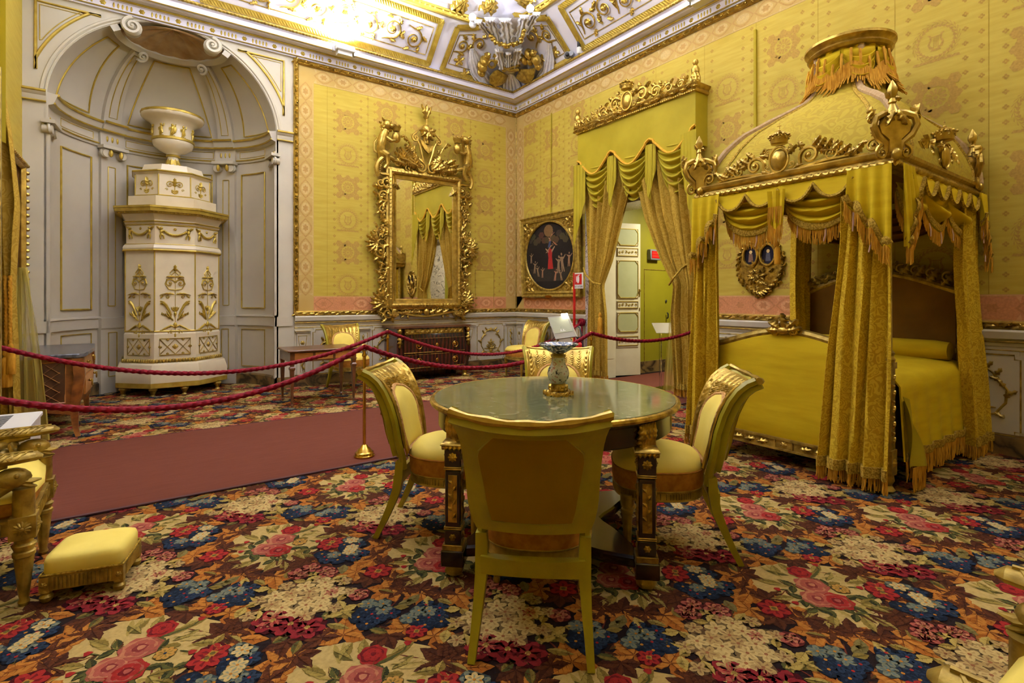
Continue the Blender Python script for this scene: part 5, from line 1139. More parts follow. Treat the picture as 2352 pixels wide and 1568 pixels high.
# ================================================================ small side table, commodes
t = thing('side_table', 'small walnut side table on tapered legs, standing in front of the wall chair', 'table', (-3.875, -1.23, 0))
b = MB(); b.box(-.41, .41, -.3, .3, .635, .655, ch=.005); b.build('top', M['walnut'], t, True)
b = MB(); b.box(-.38, .38, -.27, .27, .52, .635); b.build('carcass', M['walnut'], t, True)
b = MB()
for u0, u1 in ((-.33, -.13), (-.1, .1), (.13, .33)): b.box(u0, u1, -.273, -.268, .54, .62)
b.build('inlaid_drawer', M['inlay'], t, True)
b = MB(); b.sph((0, -.271, .58), (.05, .006, .028), 14, 8)
for k in range(40): b.box(-.38 + .0195 * k, -.37 + .0195 * k, -.274, -.268, .522, .53)
b.build('inlay_shell', M['walnut'], t, True)
for sx in (1, -1):
    for sy in (1, -1):
        b = MB(); b.loft([[(sx * .355 + x * h, sy * .245 + y * h, z) for x, y in ((-1, -1), (1, -1), (1, 1), (-1, 1))] for h, z in ((.01, 0), (.013, .03), (.009, .04), (.011, .05), (.022, .42), (.03, .44), (.03, .455), (.018, .47), (.028, .52))]); b.build('leg', M['walnut'], t, True, ang=20)

t = thing('empire_commode', 'dark mahogany commode with brass ring handles under the gilt mirror', 'commode', (-1.93, -.28, 0))
b = MB(); b.loft([[(x, y, z) for x, y in ((-.66, .24), (-.66, -.24), (-.62, -.28), (.62, -.28), (.66, -.24), (.66, .24))] for z in (.8, .83)]); b.build('top', M['walnut'], t, True)
b = MB(); b.loft([[(sx * (.6 + o), y if y > 0 else y - o, z) for sx, y in ((-1, .23), (-1, -.22), (1, -.22), (1, .23))] for o, z in ((.0, .14), (.0, .18), (.015, .3), (.03, .42), (.03, .55), (.01, .66), (0, .7), (.0, .8))]); b.build('body', M['mahog'], t, True, ang=50)
for z0, z1 in ((.2, .4), (.43, .64)):
    b = MB(); b.box(-.52, .52, -.262, -.245, z0, z1, ch=.004); d = b.build('drawer', M['mahog'], t, True)
    b = MB(); gline(b, [(-.52, z0), (.52, z0), (.52, z1), (-.52, z1)], .005, w=0) if False else None
    b.tube([(-.52, -.263, z0), (.52, -.263, z0), (.52, -.263, z1), (-.52, -.263, z1)], .004, 5, closed=True); b.build('gilt_line', M['bronze'], d, True)
    for x in (-.28, .34):
        b = MB(); zc = (z0 + z1) / 2 + .01; b.lathe([(.022, 0), (.026, .004), (.012, .014), (0, .016)], 14, X=T(x, -.262, zc) @ RX(pi / 2)); b.tube([(x + .045 * cos(a), -.275, zc - .012 + .045 * sin(a)) for a in [2 * pi * i / 20 for i in range(20)]], .006, 6, closed=True); b.build('ring_handle', M['brass'], d, True)
    b = MB(); b.sph((.03, -.263, (z0 + z1) / 2), (.022, .006, .032), 12, 8); b.build('escutcheon', M['brass'], d, True)
b = MB(); b.box(-.5, .5, -.25, -.243, .71, .785)
for k in range(12): b.rosette(-.45 + .082 * k, 0, .034, 10, 0, X=T(0, -.25, .745) @ RX(pi / 2), h=.3)
b.build('shell_frieze', M['bronze'], t, True)
for sx in (1, -1):
    b = MB(); X = T(sx * .585, -.25, 0); b.sph((0, -.012, .755), (.035, .03, .04), 10, 7, X=X); b.leaf(0, 0, -pi / 2, .22, .05, 0, 0, 4, X=X @ T(0, -.005, .72) @ RX(pi / 2)); b.leaf(0, 0, pi / 2, .06, .05, 0, 0, 2, X=X @ T(0, -.01, .755) @ RX(pi / 2)); b.build('bust_mount', M['bronze'], t, True)
    b = MB(); b.lathe([(.05, 0), (.055, .02), (.035, .05), (.04, .1), (.05, .14)], 12, X=T(sx * .56, -.2, 0))
    for k in range(3): b.sph((sx * .56 + (k - 1) * .028, -.255, .018), (.016, .03, .018), 8, 5)
    b.build('paw_foot', M['bronze'], t, True)
    b = MB(); b.lathe([(.04, 0), (.045, .02), (.035, .06), (.05, .14)], 12, X=T(sx * .56, .18, 0)); b.build('rear_foot', M['ebony'], t, True)

M['ebony2'] = mat('brown marquetry ground', S(84, 50, 30), .35, 0, S(62, 36, 24), 12, coat=.3)
t = thing('marquetry_commode', 'marquetry commode with lattice side and grey marble top by the left wall near the stove', 'commode', (-6.35, -1.03, 0))
b = MB(); b.prism([(-.3, -.67), (.26, -.67), (.3, -.62), (.33, 0), (.3, .62), (.26, .67), (-.3, .67)], .72, .752, ch=.008); b.build('marble_top', M['darkstone'], t, True)
b = MB()
def bomb(z): return .03 * sin((z - .15) / .57 * pi)
b.loft([[(-.28, -.62 - bomb(z), z), (.22 + bomb(z), -.62 - bomb(z), z), (.26 + bomb(z), -.3, z), (.28 + bomb(z), 0, z), (.26 + bomb(z), .3, z), (.22 + bomb(z), .62 + bomb(z), z), (-.28, .62 + bomb(z), z)] for z in (.3, .4, .5, .6, .68, .72)])
b.loft([[(x, -.62 - bomb(z), z) for x, z in ((-.28, .32), (-.2, .28), (-.05, .26), (.1, .22), (.22, .2), (.22, .34), (-.28, .34))], [(x, -.58, z) for x, z in ((-.28, .32), (-.2, .28), (-.05, .26), (.1, .22), (.22, .2), (.22, .34), (-.28, .34))]])
b.build('body', M['burl'], t, True)
b = MB(); sl = lambda x, z: (x, -.626 - bomb(z), z)
b.grid(lambda s, q: (lerp(-.24, .16, s), -.623 - bomb(lerp(.32, .68, q)), lerp(.32, .68, q)), 6, 10); b.build('lattice_ground', M['ebony2'], t, True); b = MB()
R_ = lambda x, z: -.24 <= x <= .16 and .32 <= z <= .68
for k in range(-8, 9):
    for sg in (1, -1):
        P = [(-.24 + .4 * q / 12, .5 + k * .085 + sg * (-.04 + .4 * q / 12) * .8) for q in range(13)]; P = [p for p in P if R_(*p)]
        if len(P) > 1: b.tube([sl(*p) for p in P], .006, 4, flat=.3)
b.tube([sl(*p) for p in ((-.24, .32), (.16, .32), (.16, .68), (-.24, .68))], .008, 4, closed=True); b.build('lattice_inlay', M['inlay'], t, True)
for z0, z1 in ((.36, .53), (.55, .7)):
    b = MB(); b.loft([[(.265 + bomb(z), -.5, z), (.285 + bomb(z), 0, z), (.265 + bomb(z), .5, z), (.25 + bomb(z), .5, z), (.25 + bomb(z), -.5, z)] for z in (z0, (z0 + z1) / 2, z1)]); d = b.build('drawer', M['inlay'], t, True)
    for y in (-.3, .3): b = MB(); z = (z0 + z1) / 2; x = .285 + bomb(z); b.tube([(x + .015, y + .03 * cos(a), z + .03 * sin(a)) for a in [2 * pi * i / 14 for i in range(14)]], .006, 5, closed=True); b.sph((x, y, z + .02), .014, 7, 5); b.build('drawer_pull', M['bronze'], d, True)
for sx, sy in ((1, -1), (1, 1), (-1, -1), (-1, 1)):
    b = MB(); x0, y0 = (.22 if sx > 0 else -.25), sy * .6; b.loft([[(x0 + sx * o + h * a, y0 + sy * o + h * c, z) for a, c in ((-1, -1), (1, -1), (1, 1), (-1, 1))] for o, h, z in ((.03, .018, 0), (.01, .02, .08), (.0, .03, .22), (.02, .038, .38), (.04, .04, .55), (.03, .042, .71))]); b.build('leg', M['burl'], t, True)

t = thing('radiator_cover', 'white radiator cover with slotted top behind the gilt armchair', 'radiator cover', (-6.43, -3.55, 0))
b = MB(); b.box(-.26, .26, -.29, .29, 0, .49); b.box(-.27, .27, -.3, .3, .49, .517, ch=.005); b.build('casing', M['wplastic'], t, True, smooth=False)
for k in range(14):
    b = MB(); y = -.22 + .034 * k; b.box(-.22, .14, y - .008, y + .008, .512, .5185); b.build('slot', M['black'], t, True, smooth=False)
# ================================================================ doorway: marble surround, open door leaf, green passage
b = MB(MR)
for u0, u1 in ((1.86, 1.99), (3.85, 3.99)): b.box(u0, u1, 0, 2.8, -.5, .03); b.box(u0 + .03, u1 - .03, 0, 2.75, .03, .05)
b.box(1.86, 3.99, 2.6, 2.82, -.5, .03); b.box(1.9, 3.95, 2.66, 2.7, .03, .06); b.box(1.9, 3.95, 2.74, 2.77, .03, .05)
struct('trim_door_surround', b, M['marble_door'], smooth=False, org=(0, 0, 0))
b = MB(); b.box(.03, .5, -1.995, -1.985, 0, 2.6); b.box(.08, .45, -2.0, -1.992, .3, 2.4); struct('door_1_reveal', b, M['doorw'], smooth=False, org=(0, 0, 0))
b = MB(); 
b.add([(.5, -1.9, 0), (4.2, -1.9, 0), (4.2, -1.9, 3), (.5, -1.9, 3)], [(0, 1, 2, 3)]); b.add([(4.2, -1.9, 0), (4.2, -5.5, 0), (4.2, -5.5, 3), (4.2, -1.9, 3)], [(0, 1, 2, 3)]); b.add([(.5, -5.5, 0), (4.2, -5.5, 0), (4.2, -5.5, 3), (.5, -5.5, 3)], [(0, 3, 2, 1)]); b.add([(.5, -1.9, 3), (4.2, -1.9, 3), (4.2, -5.5, 3), (.5, -5.5, 3)], [(0, 1, 2, 3)])
b.add([(.5, -1.9, 0), (.5, -1.99, 0), (.5, -1.99, 3), (.5, -1.9, 3)], [(0, 1, 2, 3)]); b.add([(.5, -3.86, 0), (.5, -5.5, 0), (.5, -5.5, 3), (.5, -3.86, 3)], [(0, 1, 2, 3)])
struct('wall_passage', b, M['green'], smooth=False, org=(0, 0, 0))
b = MB(); b.box(.97, 4.2, -1.93, -1.9, 0, .19); b.box(4.17, 4.2, -5.5, -1.93, 0, .19); struct('baseboard_passage', b, M['marble_skirt'], smooth=False, org=(0, 0, 0))
b = MB(); b.box(1.28, 1.29, -1.908, -1.9, .19, 1.74); b.box(1.28, 2.1, -1.908, -1.9, 1.735, 1.745); struct('door_2', b, M['gold_dull'], smooth=False, org=(0, 0, 0))
b = MB(); b.tube([(1.85, -1.93, 1.0), (1.85, -1.95, .98), (1.85, -1.95, .92), (1.85, -1.93, .9)], .012, 6); b.sph((1.85, -1.91, 1.2), (.02, .01, .03), 8, 6); struct('door_2_latch', b, M['black'], org=(0, 0, 0))
DX = T(.5, -1.97, 0) @ RZ(-.3) @ RX(pi / 2); DW = .47                      # leaf plane: u along the leaf, v up, w towards the opening
b = MB(DX); b.box(0, DW, .02, 2.45, -.05, 0)
for v0, v1 in ((.48, .66), (.72, 1.02), (1.1, 1.2), (1.26, 1.85), (1.93, 2.05), (2.1, 2.36)): b.box(.04, .43, v0 - .012, v1 + .012, 0, .008)
dl = struct('door_1', b, M['doorw'], smooth=False)
b = MB(DX)
for v0, v1 in ((.72, 1.02), (1.26, 1.85), (2.1, 2.36)): b.prism([(.1, v0), (.37, v0), (.42, v0 + .06), (.42, v1 - .06), (.37, v1), (.1, v1), (.05, v1 - .06), (.05, v0 + .06)], .008, .012)
b.build('sage_panel', M['sage'], dl, kind='structure', smooth=False)
b = MB(DX)
for v0, v1 in ((.72, 1.02), (1.26, 1.85), (2.1, 2.36)):
    gline(b, [(.1, v0), (.37, v0), (.42, v0 + .06), (.42, v1 - .06), (.37, v1), (.1, v1), (.05, v1 - .06), (.05, v0 + .06)], .007, w=.014); gline(b, [(.05, v0), (.42, v0), (.42, v1), (.05, v1)], .004, w=.012)
for v0, v1 in ((.5, .64), (1.1, 1.2), (1.93, 2.05)):
    gline(b, [(.05, v0), (.42, v0), (.42, v1), (.05, v1)], .006, w=.012); vm = (v0 + v1) / 2
    for k in range(6): b.scroll(.09 + .058 * k, vm, .022, k, 1.0, 1 if k % 2 else -1, .25, .01)
b.build('gilt_ornament', M['gold_flat'], dl, kind='structure')
b = MB(DX); b.box(.445, .462, 1.28, 1.4, 0, .008); b.tube([(.453, 1.37, 0), (.453, 1.37, .035), (.43, 1.37, .045)], .009, 6); b.box(.447, .46, 1.05, 1.1, 0, .006); b.build('door_handle', M['bronze'], dl, kind='structure')
t = thing('display_box', 'small grey box with red lit face on the green passage wall above the low door', 'display', (1.5, -1.9, 1.9))
b = MB(); b.box(1.36, 1.62, -1.98, -1.9, 1.9, 2.08, ch=.01); b.build('housing', M['gplastic'], t)
b = MB(); b.box(1.385, 1.595, -1.985, -1.978, 1.93, 2.05); b.build('red_face', M['red'], t)
b = MB()
def word(b, txt, u, v, h, X):                       # block letters made of small bars
    F = {'E': 'lTMB', 'X': 'xy', 'I': 'i', 'T': 'Ti', 'O': 'lrTB', 'S': 'TMBqp', 'U': 'lrB', 'C': 'lTB', 'A': 'lrTM', 'N': 'lry', 'R': 'lTMqy'}
    w = h * .6
    for ch in txt:
        for c in F.get(ch, ''):
            r = {'l': (0, 0, .18, 1), 'r': (.82, 0, 1, 1), 'T': (0, .84, 1, 1), 'M': (0, .42, 1, .58), 'B': (0, 0, 1, .16), 'i': (.41, 0, .59, 1), 'q': (0, .5, .18, 1) , 'p': (.82, 0, 1, .5)}.get(c)
            if ch == 'R' and c == 'q': r = (.82, .5, 1, 1)
            if r: b.poly([(u + r[0] * w, v + r[1] * h), (u + r[2] * w, v + r[1] * h), (u + r[2] * w, v + r[3] * h), (u + r[0] * w, v + r[3] * h)], 0, X=X)
            elif c in 'xy': a, d = (0, h) if c == 'y' else (h, 0); b.poly([(u, v + a), (u + w * .18, v + a), (u + w, v + d), (u + w * .82, v + d)] if c == 'x' else [(u, v + h), (u + w * .18, v + h), (u + w, v), (u + w * .82, v)], 0, X=X)
        u += w * 1.35
PX = Matrix(((1, 0, 0, 0), (0, 0, -1, -1.9856), (0, 1, 0, 0), (0, 0, 0, 1)))
for j, v in enumerate((1.95, 2.0)):
    for k in range(9): b.poly([(1.4 + .02 * k, v), (1.411 + .02 * k, v), (1.411 + .02 * k, v + .03), (1.4 + .02 * k, v + .03)], 0, X=PX)
b.build('display_segments', mat('dim red segments', S(214, 60, 44), .4), t, smooth=False)
l = bpy.data.lights.new('passage_light', 'AREA'); o = bpy.data.objects.new('passage_light', l); COL.objects.link(o); l.energy = 60; l.size = .5; l.color = (1, .95, .7); o.location = (1.5, -3.3, 2.9)

# ================================================================ runner
b = MB(); b.box(-6.6, 3.4, -3.93, -2.09, .006, .013); run = b.build('runner_carpet', M['runner'], None, smooth=False); tag(run, 'long dusty red runner carpet crossing the room to the doorway', 'runner')
b = MB(); b.box(-6.6, 0, -3.955, -3.93, .006, .0145); b.box(-6.6, 0, -2.09, -2.075, .006, .0145); b.build('binding', mat('runner binding', S(70, 34, 36), .9), run, smooth=False)

# ================================================================ gilt pelmet, swags and curtains at the door
U0, U1, OF = 1.92, 3.98, .24
t = thing('pelmet', 'carved gilt pelmet with olive silk valance and swags hung over the doorway', 'pelmet', (0, -2.95, 2.2))
zt = 3.72
b = MB(MR); W0 = [(.0, U0), (OF, U0), (OF, U1), (0, U1)]
pr = [(0, 0), (.02, .005), (.028, .03), (.018, .055), (.04, .075), (.05, .1), (.03, .115), (0, .12)]
b.loft([[(U0 - o, zt + v, 0) for o, v in pr], [(U0 - o, zt + v, OF + o) for o, v in pr], [(U1 + o, zt + v, OF + o) for o, v in pr], [(U1 + o, zt + v, 0) for o, v in pr]])
for k in range(64): b.sph((lerp(U0, U1, k / 63), zt + .012, OF + .025), .013, 5, 4)
R = random.Random(5)
for k in range(26): u = lerp(U0, U1, (k + .5) / 26); b.leaf(u, zt + .065, R.uniform(-.5, .5) + (0 if u > 2.95 else pi), .1, .035, OF + .035, .4, 3)
b.build('gilt_cornice', M['gold'], t)
b = MB(MR @ T(0, 0, OF)); c = (U0 + U1) / 2
for sg in (1, -1):
    Z = b.X; b.X = Z @ T(c, zt + .1, 0) @ SCL(sg, 1, 1)
    for x, y, r, a, h in ((.24, .12, .09, 2.2, -1), (.46, .08, .075, .6, 1), (.66, .06, .06, 2.4, -1), (.84, .05, .05, .6, 1)):
        b.scroll(x, y, r, a, 1.4, h, .2, .02, tail=r)
        for k in range(5): g = a + h * 1.1 * k; b.leaf(x + r * cos(g), y + r * sin(g), g + .8 * h, r * 1.05, r * .5, .02, .3, 3)
    b.tube([(.1, .02, .02), (.3, .0, .02), (.6, .0, .02), (.95, .0, .02)], [.022, .018, .014, .01], 6)
    for k in range(7): b.leaf(.15 + .12 * k, .03, .7, .11, .04, .02, .4, 3)
    b.X = Z
b.build('scroll_cresting', M['gold'], t)
def crest(b, X, h=.3, cross=True):                     # shield with crown, base at the local origin
    b.sph((0, h * .36, .02), (h * .27, h * .36, h * .16), 16, 10, X=X); b.tube([(h * .31 * cos(a), h * .37 + h * .41 * sin(a), .03) for a in [2 * pi * i / 24 for i in range(24)]], h * .045, 6, X=X, closed=True)
    for sg in (1, -1): b.scroll(sg * h * .36, h * .68, h * .1, 1.2, 1.3, -sg, .28, .03, X=X, tail=h * .1); b.scroll(sg * h * .4, h * .16, h * .1, 4.6, 1.2, sg, .28, .02, X=X, tail=h * .1); b.leaf(sg * h * .3, h * .5, pi / 2 - sg * 1.1, h * .35, h * .13, .03, .4, 3, X=X)
    C = X @ T(0, h * .86, h * .1) @ RX(-pi / 2)
    b.lathe([(h * .2, 0), (h * .25, h * .02), (h * .26, h * .1), (h * .31, h * .22), (h * .27, h * .23), (h * .22, h * .1)], 20, X=C, flute=(8, h * .15, h, .1))
    for k in range(9): a = 2 * pi * k / 9; b.sph((h * .31 * cos(a), h * .31 * sin(a), h * .27), h * .05, 6, 5, X=C); b.sph((h * .28 * cos(a + .35), h * .28 * sin(a + .35), h * .16), h * .035, 5, 4, X=C)
    for k in range(5): a = pi * k / 5; b.tube([(h * .3 * cos(a) * q, h * .3 * sin(a) * q, h * (.25 + .16 * (1 - q * q))) for q in (-1, -.6, -.2, .2, .6, 1)], h * .03, 5, X=C)
    b.sph((0, 0, h * .45), h * .06, 8, 6, X=C)
    if cross: b.box(-h * .012, h * .012, -h * .012, h * .012, h * .48, h * .7, X=C); b.box(-h * .07, h * .07, -h * .012, h * .012, h * .59, h * .62, X=C)
b = MB(); crest(b, MR @ T(c, zt + .08, OF + .03), .3, False); b.build('crowned_shield', M['gold'], t)
for u in (U0, U1):
    b = MB(MR @ T(u, zt + .1, OF)); b.lathe([(.05, 0), (.055, .03), (.03, .06), (.045, .12), (.05, .16), (.03, .2), (.02, .21), (.035, .24), (.03, .27), (0, .28)], 14, X=RX(-pi / 2))
    for k in range(8): b.leaf(0, 0, pi / 2, .13, .05, 0, .3, 3, X=RX(-pi / 2) @ RZ(k * pi / 4) @ T(.045, 0, .0) @ RZ(pi / 2) @ RX(pi / 2 - .3))
    b.build('corner_finial', M['gold'], t)
def scal(u):                                           # lower edge of the flat valance
    q = (u - U0) / (U1 - U0) * 3 % 1; f = (u - U0) / (U1 - U0) * 3
    return 3.13 + .17 * (abs(cos(pi * f)) ** 2.2) - .06 * abs(sin(pi * f)) + (.02 if q < .1 or q > .9 else 0)
b = MB(MR); b.grid(lambda s, q: (lerp(U0, U1, s), lerp(scal(lerp(U0, U1, s)), zt, q), OF - .002 + .004 * cos(s * 9)), 90, 4)
for u in (U0, U1): b.grid(lambda s, q: (u, lerp(3.1, zt, q), OF * s), 6, 3)
b.build('valance', M['olive'], t)
b = MB(MR); b.tube([(lerp(U0, U1, i / 150), scal(lerp(U0, U1, i / 150)), OF + .006) for i in range(151)], .019, 5, flat=1, up=(0, 0, 1)); b.build('valance_braid', M['olbraid'], t)
def swag(b, A, B, top, sag0, sag1, X, bulge=.1, nf=7, th=.004, w0=0.0, nu=28, nv=44):
    def f(s, q):
        u = lerp(A, B, s); e = 4 * s * (1 - s); d = lerp(sag0, sag1, q)
        rip = .02 * cos(q * nf * 2 * pi + .8 * cos(s * 4)) * e ** .6; ins = .12 * q * (1 - e) * (B - A) * (.5 - s) * 2
        return (u + ins * .5, top - d * (e ** .75) - .10 * q * (1 - e) * .6, w0 + (bulge * sin(pi * min(1, q * .8 + .2)) + rip * 1.6) * (.3 + .7 * e) + .01)
    b.sheet(f, nu, nv, th, X=X); return f
for k in range(3):
    b = MB(); a0 = lerp(U0, U1, k / 3); a1 = lerp(U0, U1, (k + 1) / 3); swag(b, a0 + .03, a1 - .03, 3.24, -.02, .66, MR, .1, 7, w0=OF - .12, nu=34, nv=70)
    b.build('swag', M['olive'], t, ang=60)
def jabot(b, u0, u1, top, l0, l1, w, X, nz=3):          # stepped zigzag tail, longer on the u1 side
    for k in range(nz):
        s0, s1 = k / nz, (k + 1) / nz; ua, ub = lerp(u0, u1, s0), lerp(u0, u1, s1 + .12)
        b.sheet(lambda s, q: (lerp(ua, ub, s), lerp(top, top - lerp(l0, l1, s0 + (s1 - s0) * s) - (.05 * sin(pi * s)), q), w + .015 * k + .02 * sin(pi * s) * (.4 + q)), 8, 12, .006, X=X)
for u0, u1, a, c_ in ((U0 + .17, U0 - .02, .55, 1.25), (U1 - .2, U1 + .02, .35, 1.2)):
    b = MB(); jabot(b, u0, u1, 3.25, a, c_, OF + .005, MR, 4); b.build('jabot', M['olive'], t)
for k in (1, 2):
    b = MB(); u = lerp(U0, U1, k / 3); jabot(b, u - .08, u + .01, 3.25, .35, .72, OF - .01, MR, 2); jabot(b, u + .09, u, 3.25, .35, .72, OF - .008, MR, 2); b.build('jabot', M['olive'], t)
def braidedge(b, u0, u1, top, l0, l1, w, X): b.tube([(lerp(u0, u1, s), top - lerp(l0, l1, s), w) for s in (0, .33, .66, 1)], .014, 5, X=X, up=(0, 0, 1))
def curtain(name, label, mtl, X, key, th=.004, nf=6, fr=True, amp=.045, cat='curtain', parent=None, fm='fringe', nv=50, nu=None, group=None):
    # key: rows (v, u_left, u_right, w) from top to bottom; pleats follow
    key = sorted(key, key=lambda k: -k[0])
    def row(v):
        for a, c in zip(key, key[1:]):
            if v >= c[0] - 1e-9: q = (a[0] - v) / (a[0] - c[0]); q = q * q * (3 - 2 * q) if False else q; return [lerp(a[i], c[i], q) for i in range(1, 4)]
        return list(key[-1][1:])
    vt, vb = key[0][0], key[-1][0]
    def f(s, q):
        v = lerp(vt, vb, q); u0, u1, w = row(v); wd = abs(u1 - u0); k = min(1.0, wd / (abs(key[0][2] - key[0][1]) + 1e-6) + .35)
        ph = 2 * pi * nf * s + .5 * sin(q * 5 + s * 3)
        return (lerp(u0, u1, s) + .012 * sin(ph * .5 + q * 3), v, w + amp * k * cos(ph) + amp * .35 * cos(2.3 * ph + 1 + q))
    b = MB(); b.sheet(f, nu or nf * 9, nv, th, X=X); o = b.build(name, M[mtl], parent, ang=70)
    if label: tag(o, label, cat, group)
    if fr:
        g = MB(); n = nf * 26
        g.sheet(lambda s, q: tuple(Vector(f(s, 1)) + Vector((0, -.012 + .07 * (1 - q), .006))), nf * 9, 1, .012, X=X); g.build('braid_hem', M['braid'], o)
        g = MB(); R = random.Random(len(name) + int(100 * key[0][1]))
        for i in range(n):
            p = Vector(f((i + .5) / n, 1)); L = R.uniform(.085, .105); g.tube([tuple(p), (p.x + R.uniform(-.006, .006), p.y - L * .6, p.z + R.uniform(-.004, .006)), (p.x + R.uniform(-.01, .01), p.y - L, p.z)], [.005, .0045, .004], 4, X=X)
        g.build('fringe', M[fm], o)
    return o, f
curtain('door_curtain', 'tan damask door curtain tied back beside the oval painting', 'drape', MR, [(3.3, 1.96, 3.02, .14), (2.8, 1.99, 2.92, .14), (2.37, 2.02, 2.75, .14), (1.78, 2.05, 2.54, .14), (1.44, 2.08, 2.37, .15), (1.03, 2.06, 2.42, .14), (.13, 2.04, 2.44, .14)], nf=6, group='door curtains')
curtain('door_curtain', 'tan damask door curtain tied back beside the canopy bed', 'drape', MR, [(3.3, 2.9, 3.96, .14), (2.81, 3.0, 3.96, .14), (2.32, 3.13, 3.97, .14), (1.77, 3.38, 3.98, .14), (1.42, 3.6, 3.98, .15), (1.05, 3.56, 3.98, .14), (.13, 3.62, 3.98, .14)], nf=7, group='door curtains')
curtain('door_sheer', 'sheer yellow voile curtain hanging behind the right door curtain', 'sheer', MR, [(2.6, 3.4, 3.84, .07), (1.5, 3.55, 3.82, .06), (.9, 3.44, 3.8, .05), (.05, 3.36, 3.84, .05)], nf=9, amp=.014, th=.0, fr=False, cat='sheer curtain')
b = MB(MR); b.rope([(3.98, 1.83, .06), (3.75, 1.62, .2), (3.68, 1.5, .26), (3.58, 1.42, .22)], .013, 2.5); tag(b.build('tieback_cord', M['braid']), 'gold cord tieback running from the marble jamb round the right door curtain', 'tieback')
b = MB(MR); b.rope([(1.84, 1.72, .05), (2.05, 1.6, .2), (2.25, 1.48, .24), (2.37, 1.45, .2)], .013, 2.5); b.rope([(2.35, 1.46, .21), (2.37, 1.2, .22), (2.37, 1.03, .22)], .01, 2.5); o = b.build('tieback_cord', M['braid']); tag(o, 'gold cord tieback with tassel on the left door curtain', 'tieback')
def tassel(u, v, w, X, s=1.0, m='fringe', parent=None):
    b = MB(X @ T(u, v, w) @ RX(-pi / 2) @ SCL(s, s, s)); b.lathe([(.008, 0), (.02, -.02), (.026, -.05), (.016, -.07), (.03, -.09), (.034, -.11), (.04, -.3), (.036, -.31)], 16, flute=(16, -.32, -.1, .12)); return b.build('tassel', M[m], parent)
tassel(2.37, 1.05, .22, MR, 1.0, 'fringe', o)

# ================================================================ ropes and stanchions
def stanchion(lab, lat, dep, h=.86):
    x, y = LD(lat, dep); t = thing('rope_stanchion', lab, 'stanchion', (x, y, .013), 0, 'rope barrier posts')
    b = MB(); b.lathe([(0, 0), (.078, 0), (.08, .012), (.072, .022), (.07, .034), (.058, .042), (.05, .06), (.034, .07), (.022, .09), (.014, .095)], 32); b.build('base', M['brass'], t, True)
    b = MB(); b.lathe([(.0125, .09), (.0125, h - .08), (.018, h - .075), (.018, h - .06), (.011, h - .05), (.011, h - .035), (.0, h - .03)], 16); b.build('pole', M['brass'], t, True)
    b = MB(); b.tube([(.022 * cos(a), 0, h - .01 + .026 * sin(a)) for a in [2 * pi * i / 20 for i in range(20)]], .006, 7, closed=True); b.build('ring', M['brass'], t, True); return (x, y, h + .013)
SA = stanchion('brass rope post standing on the near edge of the red runner, left of the table', -1.157, 4.1); SB = stanchion('brass rope post on the far edge of the runner before the dark commode', -1.33, 5.6, .885); SC_ = stanchion('brass rope post near the doorway, seen behind the far dining chair', .842, 5.56, .87)
def rope(label, A, B, sag, knot=False):
    P = [tuple(Vector(A).lerp(Vector(B), i / 40) - Vector((0, 0, 4 * sag * (i / 40) * (1 - i / 40)))) for i in range(41)]
    b = MB(); b.rope(P, .019, 2.6); o = b.build('barrier_rope', M['rope']); tag(o, label, 'rope', 'crimson barrier ropes')
    if knot:
        b = MB(); c = Vector(B); b.sph(tuple(c), (.04, .045, .04), 10, 8)
        for k in range(3): b.rope([tuple(c + Vector((.0, .045 * cos(a + k), .045 * sin(a + k))) + Vector((-.02 + .02 * k, 0, 0))) for a in [2 * pi * i / 14 for i in range(15)]], .016, 2.6)
        b.build('knot', M['rope'], o); b = MB(); b.rope([tuple(c), tuple(c + Vector((-.02, -.03, -.1))), tuple(c + Vector((-.02, -.03, -.2)))], .014, 2.6); b.build('rope_end', M['rope'], o); tassel(-(c.y - .03), c.z - .18, -c.x + .02, MR, .72, 'rope', o)
rope('crimson barrier rope sagging from the left edge to the post beside the table', (-6.62, -3.92, .85), SA, .3); rope('crimson barrier rope between the post beside the table and the post near the doorway', SA, SC_, .26)
rope('crimson barrier rope from the marquetry commode side to the post before the dark commode', (-6.6, -2.35, .92), SB, .33); rope('crimson barrier rope from the post by the dark commode to the fire extinguisher', SB, (-.09, -1.84, .88), .36, True)
rope('crimson barrier rope across the doorway, knotted with a tassel at the marble jamb', SC_, (-.09, -3.95, .89), .12, True)

# ================================================================ fire extinguisher with sign, info stands
t = thing('fire_extinguisher', 'red fire extinguisher with red pole and white sign beside the door curtain', 'fire extinguisher', (-.2, -1.86, 0))
b = MB(); Y = T(-.2, -1.9, 0); b.lathe([(.0, .16), (.06, .16), (.068, .18), (.068, .5), (.06, .55), (.025, .58), (.02, .62), (0, .62)], 20, X=Y); b.build('cylinder', M['red'], t)
b = MB(); b.box(-.03, .03, -.02, .02, .62, .66, X=Y); b.tube([(0, .02, .63), (0, .1, .7), (0, .12, .78), (0, .06, .84), (0, -.02, .8), (0, -.08, .65), (0, -.085, .4)], .011, 6, X=Y); b.build('hose', M['black'], t)
b = MB(); b.box(-.215, -.185, -1.81, -1.785, .02, 1.64); b.box(-.3, -.1, -2.0, -1.72, 0, .02); b.box(-.23, -.17, -1.9, -1.79, .13, .16); b.build('stand_pole', M['red'], t)
b = MB(); b.box(-.205, -.198, -1.995, -1.79, 1.4, 1.64); sg = b.build('sign_plate', M['wplastic'], t)
SX = MR @ T(0, 0, .2056); b = MB(SX)
b.prism([(1.815, 1.46), (1.97, 1.46), (1.97, 1.62), (1.815, 1.62)], 0, .001); b.build('red_field', M['red'], sg)
